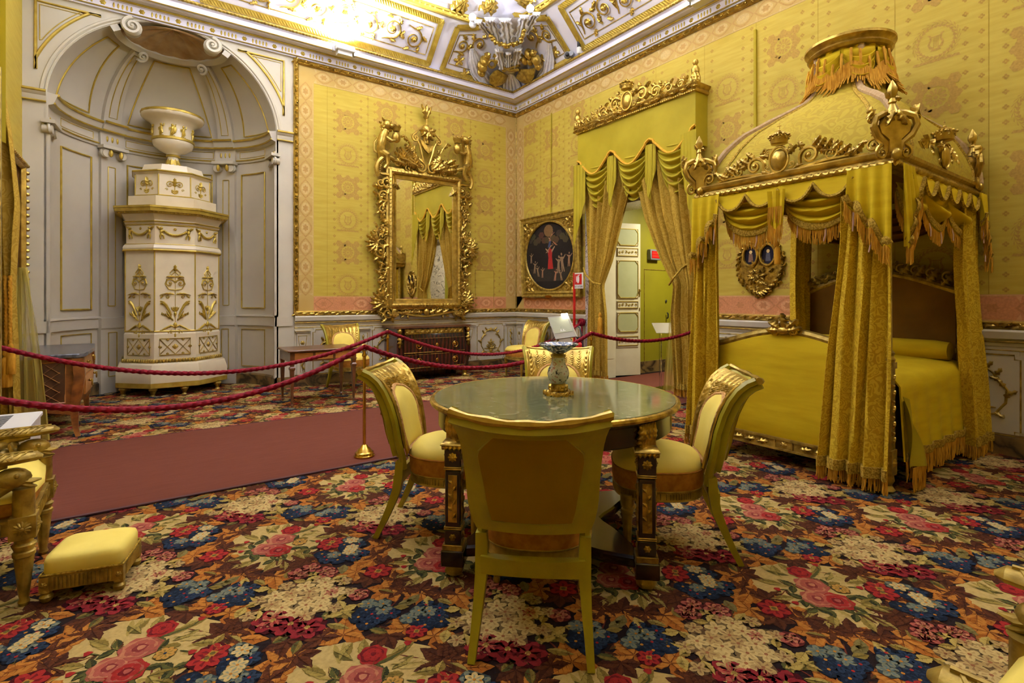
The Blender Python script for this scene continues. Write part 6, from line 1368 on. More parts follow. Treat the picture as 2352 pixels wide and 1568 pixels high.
b = MB(SX); b.prism([(1.89 + .028 * cos(a), 1.54 + .06 * sin(a)) for a in [i * .4 for i in range(16)]], .001, .002); b.prism([(1.845, 1.5), (1.855, 1.5), (1.858, 1.59), (1.845, 1.59)], .001, .002); b.prism([(1.885, 1.59), (1.93, 1.6), (1.93, 1.61), (1.885, 1.605)], .001, .002); b.build('pictogram', M['wplastic'], sg)
b = MB(SX); word(b, 'ESTINTORE', 1.806, 1.415, .026, T(0, 0, .001)); b.build('lettering', M['black'], sg, smooth=False)
t = thing('info_lectern', 'lit reading stand with pale tilted panel in front of the corner chair', 'lectern', (-.9, -1.75, 0))
a = PR(1258, 728, .9); c = PR(1305, 724, .9); d_ = PR(1324, 772, 1.06); e_ = PR(1276, 779, 1.06)
Q = [Vector((-.9, -p[0], p[1])) for p in (a, c, d_, e_)]; Q[2].x -= .16; Q[3].x -= .16; n = (Q[1] - Q[0]).cross(Q[3] - Q[0]).normalized(); n = n if n.x < 0 else -n
Q = [p for p in Q]; b = MB(); b.loft([[tuple(p) for p in Q], [tuple(p - n * .02) for p in Q]]); b.build('frame', mat('pale steel frame', S(158, 154, 140), .4), t)
m2, t2, b2 = nt('lit info panel'); b2.inputs['Base Color'].default_value = S(150, 152, 124); b2.inputs['Emission Color'].default_value = (1, 1, .8, 1); b2.inputs['Emission Strength'].default_value = .05
cc = sum(Q, Vector()) / 4; I = [p + (cc - p) * .12 for p in Q]; I[2] = I[2].lerp(I[1], .2); I[3] = I[3].lerp(I[0], .2)
sgn = 1 if n.x < 0 else -1
b = MB(); b.loft([[tuple(p + n * .001 * sgn) for p in I], [tuple(p + n * .004 * sgn) for p in I]]); b.build('lit_panel', m2, t)
b = MB(); e1 = (I[2] - I[3]); e2 = (I[0] - I[3])
for u, w_, h_ in ((.42, .05, .12), (.56, .05, .12), (.5, .3, .03)):
    p0 = I[3] + e1 * (u - w_ / 2) + e2 * .08 + n * .0046; b.add([tuple(p0), tuple(p0 + e1 * w_), tuple(p0 + e1 * w_ + e2 * h_), tuple(p0 + e2 * h_)], [(0, 1, 2, 3)])
b.build('panel_emblem', M['wplastic'], t, smooth=False)
b = MB(); b.tube([tuple(Q[0].lerp(Q[3], .5) + (Q[1] - Q[0]) * .5), (-.82, -1.85, .5), (-.82, -1.85, .05)], .015, 8); b.box(-.95, -.7, -2.0, -1.7, 0, .03); b.build('post', M['metal'], t)
b = MB(); b.tube([tuple(Q[0].lerp(Q[1], .75) + Vector((-.02, 0, .015))), tuple(Q[0].lerp(Q[1], 1.0) + Vector((-.02, 0, .015)))], .014, 8); b.build('lamp', M['lens'], t)
t = thing('acrylic_stand', 'clear acrylic reading stand in the doorway before the green passage', 'lectern', (.25, -3.15, .013))
b = MB(); b.box(-.17, .17, -.1, .1, 0, .012)
for sx in (-.1, .1): b.box(sx - .012, sx + .012, -.012, .012, .012, .78)
b.build('legs', M['acrylic'], t, True, smooth=False)
b = MB(); b.box(-.17, .17, -.13, .13, -.004, .004, X=T(0, -.02, .83) @ RZ(-.6) @ RX(.5)); b.build('tray', mat('frosted acrylic', S(176, 164, 146), .3, alpha=.5), t, True, smooth=False)

# ================================================================ gilt mirror
t = thing('gilt_mirror', 'tall mirror in carved gilt frame with lions above the dark commode', 'mirror', (-1.88, -.06, 1.1))
m0, m1, v0, v1 = -2.375, -1.375, 1.245, 3.12
X = ML @ T(0, 0, .04); b = MB(X); b.box(m0 - .02, m1 + .02, v0 - .02, v1 + .02, 0, .03); b.build('glass', M['mirror'], t, smooth=False)
fw = .17; pf = [(0, .03), (.006, .05), (.03, .055), (.035, .045), (.06, .05), (.075, .09), (.1, .105), (.13, .09), (.14, .06), (.17, .05), (.17, 0)]
b = MB(X); b.loft([[(cx + sx * o, cy + sy * o, w) for o, w in pf] for cx, cy, sx, sy in ((m0, v0, -1, -1), (m1, v0, 1, -1), (m1, v1, 1, 1), (m0, v1, -1, 1), (m0, v0, -1, -1))], cap=False, closed=False)
for k in range(34): v = lerp(v0, v1, k / 33); [b.leaf(u, v, 0 if u > -1.9 else pi, .05, .03, .09, .2, 2) for u in (m0 - .08, m1 + .08)]
for k in range(18): u = lerp(m0, m1, k / 17); [b.leaf(u, v, pi / 2 if v > 2 else -pi / 2, .05, .03, .09, .2, 2) for v in (v0 - .08, v1 + .08)]
b.build('frame', M['gold'], t)
for sg in (1, -1):
    b = MB(X @ T((m0 + m1) / 2, 0, .03) @ SCL(sg, 1, 1)); h = (m1 - m0) / 2 + .17; R = random.Random(9)
    for x, y, r, a, hd in ((h + .06, 1.2, .09, 4.2, 1), (h + .03, 1.42, .07, 1.6, -1), (h + .05, 1.66, .07, 4.4, 1), (h + .1, 1.98, .1, 4.4, 1), (h + .06, 2.2, .06, 1.2, -1), (h + .1, 2.3, .06, 4, 1), (h + .05, 2.62, .07, 1.5, -1), (h + .04, 2.84, .09, 4.4, 1), (h + .0, 3.05, .12, 1.4, 1), (h - .02, 1.02, .09, 2, 1), (.35, 1.03, .06, 1, 1), (.18, 1.04, .05, 3, -1)):
        b.scroll(x, y, r, a, 1.4, hd, .24, .02, tail=r * .9)
        for k in range(4): g = a + hd * 1.2 * k + .5; b.leaf(x + r * .8 * cos(g), y + r * .8 * sin(g), g + .5 * hd, r * 1.25, r * .55, .02, .4, 4)
    for k in range(30): y = lerp(1.05, 2.95, k / 29); b.leaf(h + R.uniform(-.02, .05), y, R.uniform(-.9, .9) + (.9 if k % 2 else -.9), R.uniform(.1, .17), .05, .01, R.uniform(-.5, .5), 4)
    for k in range(7): b.leaf(h + .14, 2.1, (k - 3) * .45, .2, .055, .02, .2, 4); 
    for k in range(6): b.leaf(h + .04, 1.2, .1 + (k - 2) * .4, .22, .06, .02, .4, 4)
    b.lathe([(.05, -.1), (.06, 0), (.04, .06)], 12, X=T(h - .12, 1.0, .05)); [b.sph((h - .16 + .04 * k, .99, .09), (.022, .025, .03), 7, 5) for k in range(4)]
    b.build('side_carving', M['gold'], t)
    b = MB(X @ T((m0 + m1) / 2, 0, .06) @ SCL(sg, 1, 1))   # crouching lion holding a crowned orb
    b.tube([(h + .06, 3.42, 0), (h + .1, 3.55, .03), (h + .08, 3.7, .05), (h + .04, 3.82, .05)], [.07, .075, .07, .065], 10); b.tube([(h + .1, 3.5, .03), (h + .02, 3.44, .08), (h + .0, 3.32, .06), (h + .05, 3.24, .05)], [.06, .05, .035, .03], 8)
    b.tube([(h + .06, 3.72, .07), (h - .04, 3.66, .1), (h - .1, 3.68, .09)], [.035, .028, .024], 7); b.sph((h + .02, 3.9, .08), (.07, .075, .07), 10, 8)
    for k in range(26): a = R.uniform(0, 6.3); q = R.uniform(.03, .09); b.leaf(h + .04 + q * cos(a), 3.88 + q * sin(a), a - .6, .045, .03, .07 + R.uniform(0, .04), .6, 2)
    b.tube([(h + .1, 3.46, .0), (h + .2, 3.5, 0), (h + .2, 3.62, 0), (h + .14, 3.7, 0)], [.015, .014, .013, .02], 6); b.sph((h - .03, 3.88, .14), .03, 7, 5); b.build('lion', M['gold'], t)
    b = MB(X @ T((m0 + m1) / 2, 0, .06) @ SCL(sg, 1, 1)); b.sph((h - .13, 3.74, .07), (.07, .09, .06), 14, 10); b.lathe([(.05, 0), (.06, .03), (.075, .07), (.05, .08)], 14, X=T(h - .13, 3.83, .07) @ RX(-pi / 2)); [b.sph((h - .13 + .07 * cos(k), 3.92, .07 + .06 * sin(k)), .018, 5, 4) for k in range(7)]; b.build('crowned_orb', M['gold'], t)
    b = MB(X @ T((m0 + m1) / 2, 0, .05) @ SCL(sg, 1, 1)); b.tube([(h - .02 + .19 * cos(a), 3.22 + .2 * sin(a), .04) for a in [-.6 + 2.9 * i / 14 for i in range(15)]], [.03 + .012 * sin(pi * i / 14) for i in range(15)], 8); b.scroll(h - .16, 3.36, .06, 1.5, 1.3, 1, .3, .03); b.scroll(h + .1, 3.02, .06, 4, 1.3, 1, .3, .03)
    for k in range(12): a = -.4 + .2 * k; b.sph((h - .02 + .14 * cos(a), 3.22 + .15 * sin(a), .05), .012, 5, 4)
    b.build('c_scroll', M['gold'], t)
b = MB(X @ T((m0 + m1) / 2, 3.3, .05)); R = random.Random(12)
for sg in (1, -1):
    Z = b.X; b.X = Z @ SCL(sg, 1, 1); b.scroll(.1, .05, .09, 2, 1.4, 1, .25, .03, tail=.1); b.scroll(.32, .0, .06, 3, 1.3, -1, .25, .02, tail=.1); b.scroll(.2, .5, .06, 1, 1.3, -1, .3, .04, tail=.12); b.tube([(.04, .1, .04), (.1, .28, .05), (.13, .4, .05), (.19, .5, .05)], [.018, .022, .02, .014], 7)
    for k in range(26): a = .1 + R.uniform(0, 1.4); q = R.uniform(.05, .36); b.leaf(.05 + q * cos(a * .6), .02 + q * sin(a) * .6, a * .8, R.uniform(.14, .24), .07, R.uniform(.01, .05), R.uniform(-.4, .5), 5)
    b.tube([(.18, .2, .03), (.28, .38, .04), (.36, .5, .04)], [.012, .01, .007], 5); [b.leaf(.22 + .05 * k, .3 + .07 * k, 1.6 - k * .7, .08, .035, .03, .2, 2) for k in range(4)]; b.X = Z
b.build('leaf_cresting', M['gold'], t)
b = MB(X @ T((m0 + m1) / 2, 3.3, .07)); b.prism([(-.13, .5), (-.05, .47), (0, .4), (.05, .4), (.14, .44), (.1, .34), (.03, .28), (-.04, .33), (-.1, .42)], 0, .03, ch=.012); b.lathe([(.05, .44), (.06, .5), (.05, .54), (.09, .6), (.09, .68), (.05, .74), (0, .75)], 14, X=RX(-pi / 2)); [b.leaf(0, .62, a, .15, .06, .07, .4, 3) for a in (-.5, .2, 2.9, 3.6, -1.2, 4.3)]; b.tube([(0, .74, 0), (0, .82, 0), (.0, .86, 0)], .014, 6); [b.leaf(0, .84, pi / 2 + q, .24, .05, 0, q, 3) for q in (-.25, 0, .25)]; b.build('helmet_crest', M['gold'], t)
b = MB(X @ T((m0 + m1) / 2, 1.03, .03)); b.tube([(u, -.03 - .04 * cos(u * 5), .03) for u in (-.5, -.35, -.2, 0, .2, .35, .5)], .022, 6); b.sph((0, .0, .05), (.05, .06, .04), 10, 7); [b.leaf(.06 * s_ * k, -.01, pi / 2 - s_ * 1.3, .13, .05, .03, .5, 3) for s_ in (1, -1) for k in (1, 3, 5)]; b.build('lower_apron', M['gold'], t)

# ================================================================ oval painting
t = thing('oval_painting', 'dark oval painting in a square gilt frame, left of the doorway', 'painting', (-.06, -1.03, 1.25), 0)
u0, u1, v0, v1 = .27, 1.79, 1.26, 2.66; X = MR @ T(0, 0, .02) @ Matrix(((1, 0, 0, 0), (0, 1, 0, 0), (0, .04, 1, -.05), (0, 0, 0, 1))); cu, cv = (u0 + u1) / 2, (v0 + v1) / 2; ru, rv = .66, .62
pf = [(0, .02), (.0, .05), (.03, .06), (.05, .045), (.07, .05), (.09, .07), (.11, .05), (.11, 0)]
b = MB(X); b.loft([[(cx - sx * (.11 - o), cy - sy * (.11 - o), w) for o, w in pf] for cx, cy, sx, sy in ((u0, v0, -1, -1), (u1, v0, 1, -1), (u1, v1, 1, 1), (u0, v1, -1, 1), (u0, v0, -1, -1))], cap=False, closed=False); b.build('frame', M['gold_dull'], t, smooth=False)
b = MB(X); ov = lambda a, k=1.0: (cu + ru * k * cos(a), cv + rv * k * sin(a)); n = 64
def sqp(a): c, s = cos(a), sin(a); k = min((u1 - u0 - .22) / 2 / max(1e-6, abs(c)), (v1 - v0 - .22) / 2 / max(1e-6, abs(s))); return (cu + k * c, cv + k * s)
ru, rv = .635, .575
b.grid(lambda s, q: (lerp(ov(2 * pi * s)[0], sqp(2 * pi * s)[0], q), lerp(ov(2 * pi * s)[1], sqp(2 * pi * s)[1], q), .025), 96, 1, cu=True); b.tube([ov(2 * pi * i / n) + (.03,) for i in range(n)], .022, 6, closed=True, up=(0, 0, 1)); b.build('oval_mount', M['gold_dull'], t)
for sx in (1, -1):
    for sy in (1, -1):
        b = MB(X @ T(cu + sx * .53, cv + sy * .47, .025) @ SCL(sx, sy, 1)); b.scroll(0, 0, .07, 3.6, 1.4, -1, .2, 0, tail=.05); [b.leaf(.06 * cos(g), .06 * sin(g), g + .4, .1, .04, 0, .4, 3) for g in (-1.6, -.7, .2, 1.0, 1.9, 3.0)]; b.scroll(-.13, .06, .035, 1, 1.2, 1, .25, 0); b.scroll(.06, -.14, .035, 1, 1.2, -1, .25, 0); b.build('corner_leaf', M['gold'], t)
b = MB(X); b.add([(cu, cv, .018)] + [ov(2 * pi * i / n) + (.018,) for i in range(n)], [(0, i + 1, (i + 1) % n + 1) for i in range(n)], S(34, 28, 24)); R = random.Random(2)
def fig(x, y, h, c, lean=0.0, robe=None):                   # small painted figure
    B = lambda p, c: b.poly([(cu + x + (q[0] + lean * q[1]) * h, cv + y + q[1] * h) for q in p], .0185 + R.uniform(0, .0006), c)
    B([(-.16, 0), (.18, 0), (.12, .5), (.16, .72), (.05, .82), (-.08, .8), (-.14, .7), (-.1, .45)] if robe else [(-.1, 0), (-.02, .02), (.0, .3), (.06, .0), (.14, .02), (.08, .5), (.12, .75), (-.08, .78), (-.1, .5)], robe or c); B([(.06 * cos(k) , .9 + .08 * sin(k)) for k in range(6)], c); B([(.1, .74), (.3, .9), (.32, .86), (.12, .64)], c); B([(-.08, .74), (-.26, .84), (-.27, .8), (-.08, .64)], c)
sk = S(150, 120, 88)
for k in range(14): b.poly([(cu + R.uniform(-.45, .45) + .09 * cos(i), cv + R.uniform(.2, .42) + .06 * sin(i)) for i in range(0)] or [(cu - .5 + .077 * k + .08 * cos(i), cv + .3 + .06 * sin(k * 2) + .06 * sin(i)) for i in range(6)], .0183 + .0001 * k, S(58 + R.randint(0, 22), 48 + R.randint(0, 16), 38))
b.poly([(cu + .12 * cos(i * .5), cv + .42 + .1 * sin(i * .5)) for i in range(12)], .0199, S(110, 84, 50)); b.poly([(cu - .55, cv - .2), (cu + .55, cv - .2), (cu + .4, cv - .42), (cu - .4, cv - .42)], .0182, S(48, 42, 34))
fig(.02, -.22, .42, sk, 0, S(150, 40, 34))
for x, y, h, l in ((-.42, -.28, .22, .2), (-.3, -.34, .2, -.2), (-.2, -.36, .18, .1), (.22, -.3, .3, .1), (.34, -.28, .32, -.1), (.48, -.2, .24, .1), (.12, -.42, .2, .3), (.3, -.42, .18, -.2), (-.08, .05, .16, 1.2), (.2, .16, .18, -1.2), (.02, .24, .16, .6), (-.5, -.1, .18, .1)): fig(x, y, h, S(140 + R.randint(-20, 20), 108, 78), l)
fig(.0, .14, .2, sk, .3, S(60, 70, 96)); b.build('canvas', M['silkpat'], t, smooth=False, col=True)
b = MB(X); b.prism([(cu + .09 * cos(k * .63), v0 + .02 + .022 * sin(k * .63)) for k in range(10)], .06, .07); b.build('nameplate', M['brass'], t)
b = MB(MR); b.tube([(1.02, 2.64, .03), (1.02, 4.36, .014)], .009, 6); tag(b.build('picture_cord', M['olive']), 'yellow cord hanging the oval painting from the top of the wall', 'cord')
b = MB(MR); b.box(4.585, 4.612, 2.3, 4.26, .001, .03); tag(b.build('wall_cable_cover', M['olive']), 'yellow vertical batten on the silk wall between door pelmet and bed dome', 'batten')

# small reliquary behind the bed, jib door in the silk, lamps and cameras on the cornice
t = thing('reliquary_plaque', 'gilt carved plaque with two small oval pictures on the wall beyond the bed curtain', 'plaque', (-.04, -4.65, 1.35))
b = MB(MR); pl = [(.25 * cos(a) * (1 if sin(a) > 0 else 1 - .55 * sin(a) ** 2), .28 * sin(a) - (.06 if sin(a) < 0 else 0)) for a in [2 * pi * i / 30 for i in range(30)]]; b.prism([(4.65 + p[0], 1.63 + p[1]) for p in pl], .003, .025); b.build('backing', M['bronze'], t)
b = MB(MR @ T(4.65, 1.63, .02)); R = random.Random(8)
for k in range(30): a = 2 * pi * k / 30; x, y = pl[k]; b.scroll(x, y, .036, a, 1.2, 1 if k % 2 else -1, .3, 0); b.leaf(x * .9, y * .9, a + .8, .08, .03, .01, .4, 3)
for k in range(26): a = R.uniform(0, 6.3); q = R.uniform(0, .13); b.leaf(q * cos(a), -.13 + q * sin(a) * .9, a + R.uniform(-.8, .8), R.uniform(.05, .09), .03, R.uniform(0, .02), .5, 3)
for k in range(8): b.rosette(R.uniform(-.1, .1), R.uniform(-.22, -.02), .022, 6, .015)
for sg in (1, -1): b.tube([(sg * .1 + .085 * cos(a), .1 + .115 * sin(a), .02) for a in [2 * pi * i / 20 for i in range(20)]], .016, 6, closed=True)
b.build('carving', M['bronze'], t)
for sg in (1, -1):
    b = MB(MR @ T(4.65 + sg * .1, 1.73, .026)); b.poly([(.075 * cos(i * .4), .105 * sin(i * .4)) for i in range(16)], .0, S(30, 26, 36)); b.poly([(-.03, -.07), (.03, -.07), (.02, .02), (-.02, .02)], .001, S(116, 88, 70) if sg < 0 else S(78, 78, 88)); b.poly([(.02 * cos(i), .04 + .022 * sin(i)) for i in range(6)], .0012, S(220, 190, 130)); b.build('oval_picture', M['silkpat'], t, col=True, smooth=False)
b = MB(ML); 
for q in (((-.885, 1.08), (-.885, 1.745)), ((-.885, 1.745), (-.5, 1.745)), ((-.5, 1.745), (-.5, 1.08))): b.tube([q[0] + (.004,), q[1] + (.004,)], .004, 5)
for v in (1.12, 1.24): b.box(-.885, -.85, v, v + .03, .003, .014)
struct('door_3', b, M['gold_dull'], org=(0, 0, 0))
def lampbox(label, X, tilt=0):
    t = thing('cornice_lamp', label, 'lamp', tuple(X.to_translation()), 0, 'uplights on the cornice')
    b = MB(X); b.box(-.13, .13, -.05, .03, -.09, .09, ch=.01); b.box(-.1, .1, -.1, -.05, -.05, .05); b.build('housing', M['wplastic'], t)
    b = MB(X); b.box(-.11, .11, .031, .034, -.07, .07); b.build('lens', M['lens'], t); b = MB(X); b.box(.13, .16, -.07, 0, -.03, .03); b.box(-.16, -.13, -.07, 0, -.03, .03); b.build('bracket', M['metal'], t)
lampbox('white uplight box on the left cornice, glowing against the ceiling', ML @ T(-3.28, 4.79, .36)); lampbox('white uplight box on the right cornice above the door pelmet', MR @ T(4.15, 4.75, .38))
t = thing('security_camera', 'small dark dome camera on the cornice near the ceiling corner', 'camera', (-.28, -1.75, 4.98)); b = MB(); b.sph((-.3, -1.75, 4.98), .055, 14, 10); b.tube([(-.24, -1.8, 4.98), (-.3, -1.83, 4.98)], .04, 10); b.build('body', M['gplastic'], t); b = MB(); b.sph((-.34, -1.79, 4.965), .032, 12, 8); b.build('lens_dome', M['black'], t)
t = thing('motion_sensor', 'upright white and black sensor on the right cornice', 'sensor', (-.26, -1.98, 4.93)); b = MB(); b.box(-.3, -.24, -2.01, -1.95, 4.92, 5.02, ch=.01); b.build('foot', M['wplastic'], t); b = MB(); b.box(-.3, -.25, -2.0, -1.96, 5.02, 5.16, ch=.01); b.build('head', M['black'], t)

# left window side: gilt frame, shutter, curtain
t = thing('wall_frame', 'gilt framed picture edge on the window wall behind the left curtain', 'picture frame', (-6.66, -1.0, 1.45)); b = MB(MW @ T(0, 0, .002)); b.box(-1.5, -.45, 1.45, 2.62, 0, .04); b.build('panel', M['walnut'], t); b = MB(MW)
for a, c in (((-1.5, 1.45), (-.45, 1.45)), ((-.45, 1.45), (-.45, 2.62)), ((-.45, 2.62), (-1.5, 2.62)), ((-1.5, 2.62), (-1.5, 1.45))):
    b.tube([a + (.06,), c + (.06,)], .04, 6); n = 16
    for k in range(n): p = (lerp(a[0], c[0], k / n), lerp(a[1], c[1], k / n), .1); b.sph(p, .022, 6, 4)
b.build('carved_frame', M['gold'], t)
b = MB(); b.box(-6.69, -6.46, -2.62, -2.58, .5, 2.9); struct('window_1_shutter', b, M['doorw'], smooth=False); b = MB(); b.tube([(-6.47, -2.64, .5), (-6.47, -2.64, 2.9)], .02, 6); struct('window_1_frame', b, M['gold_dull'])
CWX = Matrix(((RT[0], 0, -FW[0], LD(-3.55, 4.2)[0]), (RT[1], 0, -FW[1], LD(-3.55, 4.2)[1]), (0, 1, 0, 0), (0, 0, 0, 1)))
curtain('window_curtain', 'olive gold damask window curtain tied back at the left edge of the room', 'drape', CWX, [(3.6, -1.2, -.62, 0), (2.6, -1.1, -.46, 0), (2.0, -.9, -.40, 0), (1.46, -.62, -.42, .02), (1.3, -.55, -.43, .02), (.2, -.6, -.4, .0)], nf=6, fr=False)
o, _ = curtain('window_sheer', 'sheer yellow voile falling beside the left window curtain', 'sheer', CWX, [(1.5, -.46, -.39, -.05), (1.0, -.48, -.31, -.05), (.1, -.5, -.2, -.05)], nf=6, amp=.012, th=0, fr=False, cat='sheer curtain')
b = MB(CWX); b.rope([(-.46, 1.43, .06), (-.44, 1.2, .07), (-.44, .86, .07)], .012, 2.5); b.rope([(-.42, 1.43, .06), (-.41, 1.2, .07), (-.41, .9, .07)], .012, 2.5); o = b.build('curtain_tassel_cord', M['fringe']); tag(o, 'twisted gold cord with tassel hanging on the left window curtain', 'tassel cord'); tassel(-.44, .86, .07, CWX, 1.0, 'fringe', o); tassel(-.405, .9, .07, CWX, .8, 'fringe', o)
b = MB(CWX); jabot(b, -.64, -.40, 3.8, .5, 1.35, .1, T(0, 0, 0), 4); jabot(b, -.85, -.6, 3.8, .9, 1.5, .14, T(0, 0, 0), 3); o = b.build('window_valance', M['olive']); tag(o, 'olive silk valance tail with gold edging at the upper left corner', 'valance')
b = MB(CWX); b.tube([(-.56, 3.8, .19), (-.53, 3.45, .2), (-.47, 3.2, .2), (-.44, 3.05, .2)], .018, 6); b.build('braid', M['olbraid'], o)
# ================================================================ canopy bed
BX0, BX1, BY0, BY1 = -1.77, -.06, -6.5, -5.1           # tester rectangle: foot at BX0, near side at BY0
bed = thing('canopy_bed', 'gilt four poster bed with yellow domed canopy standing against the right silk wall', 'bed', (-.9, -5.82, 0))
MFT = MR @ T(0, 0, -BX0); MSD = ML @ T(0, 0, -BY0)     # foot face (u = -y) and near side face (u = x)
UF0, UF1 = -BY1, -BY0
ZT = 2.09
def strands(b, pts, L, X, gap=.0085, r=.0042, seed=1, w=0.0):
    R = random.Random(seed); P = [Vector(p) for p in pts]
    for a, c in zip(P, P[1:]):
        n = max(1, int((c - a).length / gap))
        for i in range(n):
            p = a.lerp(c, (i + R.random() * .6) / n); q = L * R.uniform(.9, 1.06)
            b.tube([tuple(p), (p.x + R.uniform(-.005, .005), p.y - q * .55, p.z + w + R.uniform(-.004, .008)), (p.x + R.uniform(-.008, .008), p.y - q, p.z + w)], [r, r * .95, r * .7], 4, X=X)
# tester rail
b = MB(); pr = [(-.06, -.02), (.0, -.02), (.02, .0), (.03, .025), (.018, .05), (.04, .065), (.045, .085), (.02, .1), (-.06, .105)]
b.loft([[(cx + sx * o, cy + sy * o, ZT + v) for o, v in pr] for cx, cy, sx, sy in ((BX1, BY1, 1, 1), (BX0, BY1, -1, 1), (BX0, BY0, -1, -1), (BX1, BY0, 1, -1))], cap=True, closed=True)
b.build('tester_rail', M['gold'], bed, ang=25)
b = MB(); b.rope([(UF0 - .02, ZT + .012, .024), (UF1 + .02, ZT + .012, .024)], .02, 2.4, X=MFT); b.rope([(BX0 - .02, ZT + .012, .024), (BX1, ZT + .012, .024)], .02, 2.4, X=MSD); b.build('rope_moulding', M['gold'], bed)
# dome
prof = [(1.0, 2.17), (.985, 2.26), (.94, 2.37), (.86, 2.5), (.74, 2.63), (.6, 2.74), (.46, 2.83), (.36, 2.9), (.3, 2.98), (.285, 3.1), (.29, 3.25), (.3, 3.3)]
def dome(th, q):
    i = min(int(q * (len(prof) - 1)), len(prof) - 2); f = q * (len(prof) - 1) - i; k = lerp(prof[i][0], prof[i + 1][0], f); z = lerp(prof[i][1], prof[i + 1][1], f)
    cx, cy = lerp(-.915, -.7, q ** .8), -5.825; hx, hy = .83, .71; c, s = cos(th), sin(th); m = min(hx / max(1e-6, abs(c)), hy / max(1e-6, abs(s)))
    rx = lerp(m * k, .86 * k, min(1, max(0, (q - .35) / .35)))
    return (cx + c * rx, cy + s * rx, z)
NC = 72; cor = [atan2(.71 * sy, .83 * sx) for sx, sy in ((1, 1), (-1, 1), (-1, -1), (1, -1))]
ths = []
for a, c in zip(cor, cor[1:] + [cor[0]]):
    if c < a: c += 2 * pi
    ths += [lerp(a, c, i / 18) for i in range(18)]
b = MB(); vs = [dome(th, q / 33) for q in range(34) for th in ths]; b.add(vs, [(j * NC + i, j * NC + (i + 1) % NC, (j + 1) * NC + (i + 1) % NC, (j + 1) * NC + i) for j in range(33) for i in range(NC)]); b.build('dome_cloth', M['domesilk'], bed, ang=50)
for th in cor:
    b = MB(); b.tube([dome(th, q / 33) for q in range(34)], [.03] * 34, 8); b.build('dome_rib', M['rib'], bed)
    b = MB()
    for g in (.11, -.11): b.tube([tuple(Vector(dome(th + g * (1 + .3 * q / 33), q / 33)) + Vector((0, 0, .004))) for q in range(27)], .016, 5, flat=.6)
    b.build('dome_braid', M['braid'], bed)
b = MB(); Y = T(-.7, -5.825, 0); b.lathe([(.27, 3.3), (.3, 3.3), (.315, 3.32), (.3, 3.34), (.31, 3.36), (.335, 3.375), (.335, 3.395), (.3, 3.41), (.2, 3.4)], 40, X=Y); b.build('crown_ring', M['gold'], bed)
b = MB(); b.lathe([(.255, 2.98), (.26, 3.1), (.275, 3.31)], 96, X=Y, flute=(15, 2, 4, .09)); 
def neck(a, z, r=.3): return (-.7 + r * cos(a), -5.825 + r * sin(a), z)
for k in range(7):
    a = 2 * pi * k / 7 + .2; b.sheet(lambda s, q: neck(a + (s - .5) * .8, 3.29 - .13 * q - .13 * q * 4 * s * (1 - s) - .02 * cos(q * 20), .27 + .06 * q * sin(pi * s) + .012 * cos(q * 25)), 12, 14, .005)
b.build('crown_swags', M['bedsilk'], bed, ang=60)
b = MB(); R = random.Random(3)
for k in range(150):
    a = 2 * pi * k / 150; e = abs(cos(a * 3.5)); z = 3.0 + .1 * e; r_ = .3 + .03 * (1 - e); L = R.uniform(.1, .14)
    b.tube([neck(a, z + .06, r_), neck(a + .02, z - L * .5, r_ + .02), neck(a + R.uniform(-.03, .03), z - L, r_ + .07)], [.009, .008, .004], 4)
    if k % 5 == 0: b.tube([neck(a, z + .17, .3), neck(a, z + .1, .315), neck(a, z + .02, .32)], [.01, .012, .006], 4)
b.build('crown_fringe', M['fringe'], bed)
# crested shields and scroll carving on the two visible faces
def cresting(X, c, half, name, hh):
    b = MB(X @ T(c, ZT + .1, 0)); R = random.Random(6)
    for sg in (1, -1):
        Z = b.X; b.X = Z @ SCL(sg, 1, 1)
        for x, y, r, a, h in ((.2, .075, .07, 3.3, -1), (.34, .06, .045, .6, -1), (half - .12, .05, .05, .2, 1)): b.scroll(x, y, r, a, 1.4, h, .22, .0, tail=r * 1.4); [b.leaf(x + r * cos(g), y + r * sin(g), g + .7 * h, r * 1.1, r * .45, 0, .4, 3) for g in (.3, 1.3, 2.4, 4)]
        b.tube([(.14, .0, 0), (.3, .02, 0), (.45, .02, 0), (half - .15, -.0, 0)], [.016, .014, .012, .01], 6)
        for k in range(6): b.leaf(.24 + .045 * k, .1 - .018 * k, R.uniform(.1, .8), .1, .04, .0, .4, 4)
        b.X = Z
    o = b.build('scroll_cresting', M['gold'], bed); b = MB(X); crest(b, X @ T(c, ZT + .1, .01) if False else T(c, ZT + .1, .01), hh); b.build('crowned_shield', M['gold'], bed)
cresting(MFT, (UF0 + UF1) / 2, .72, 'foot', .225); cresting(MSD, (BX0 + BX1) / 2, .84, 'side', .225)
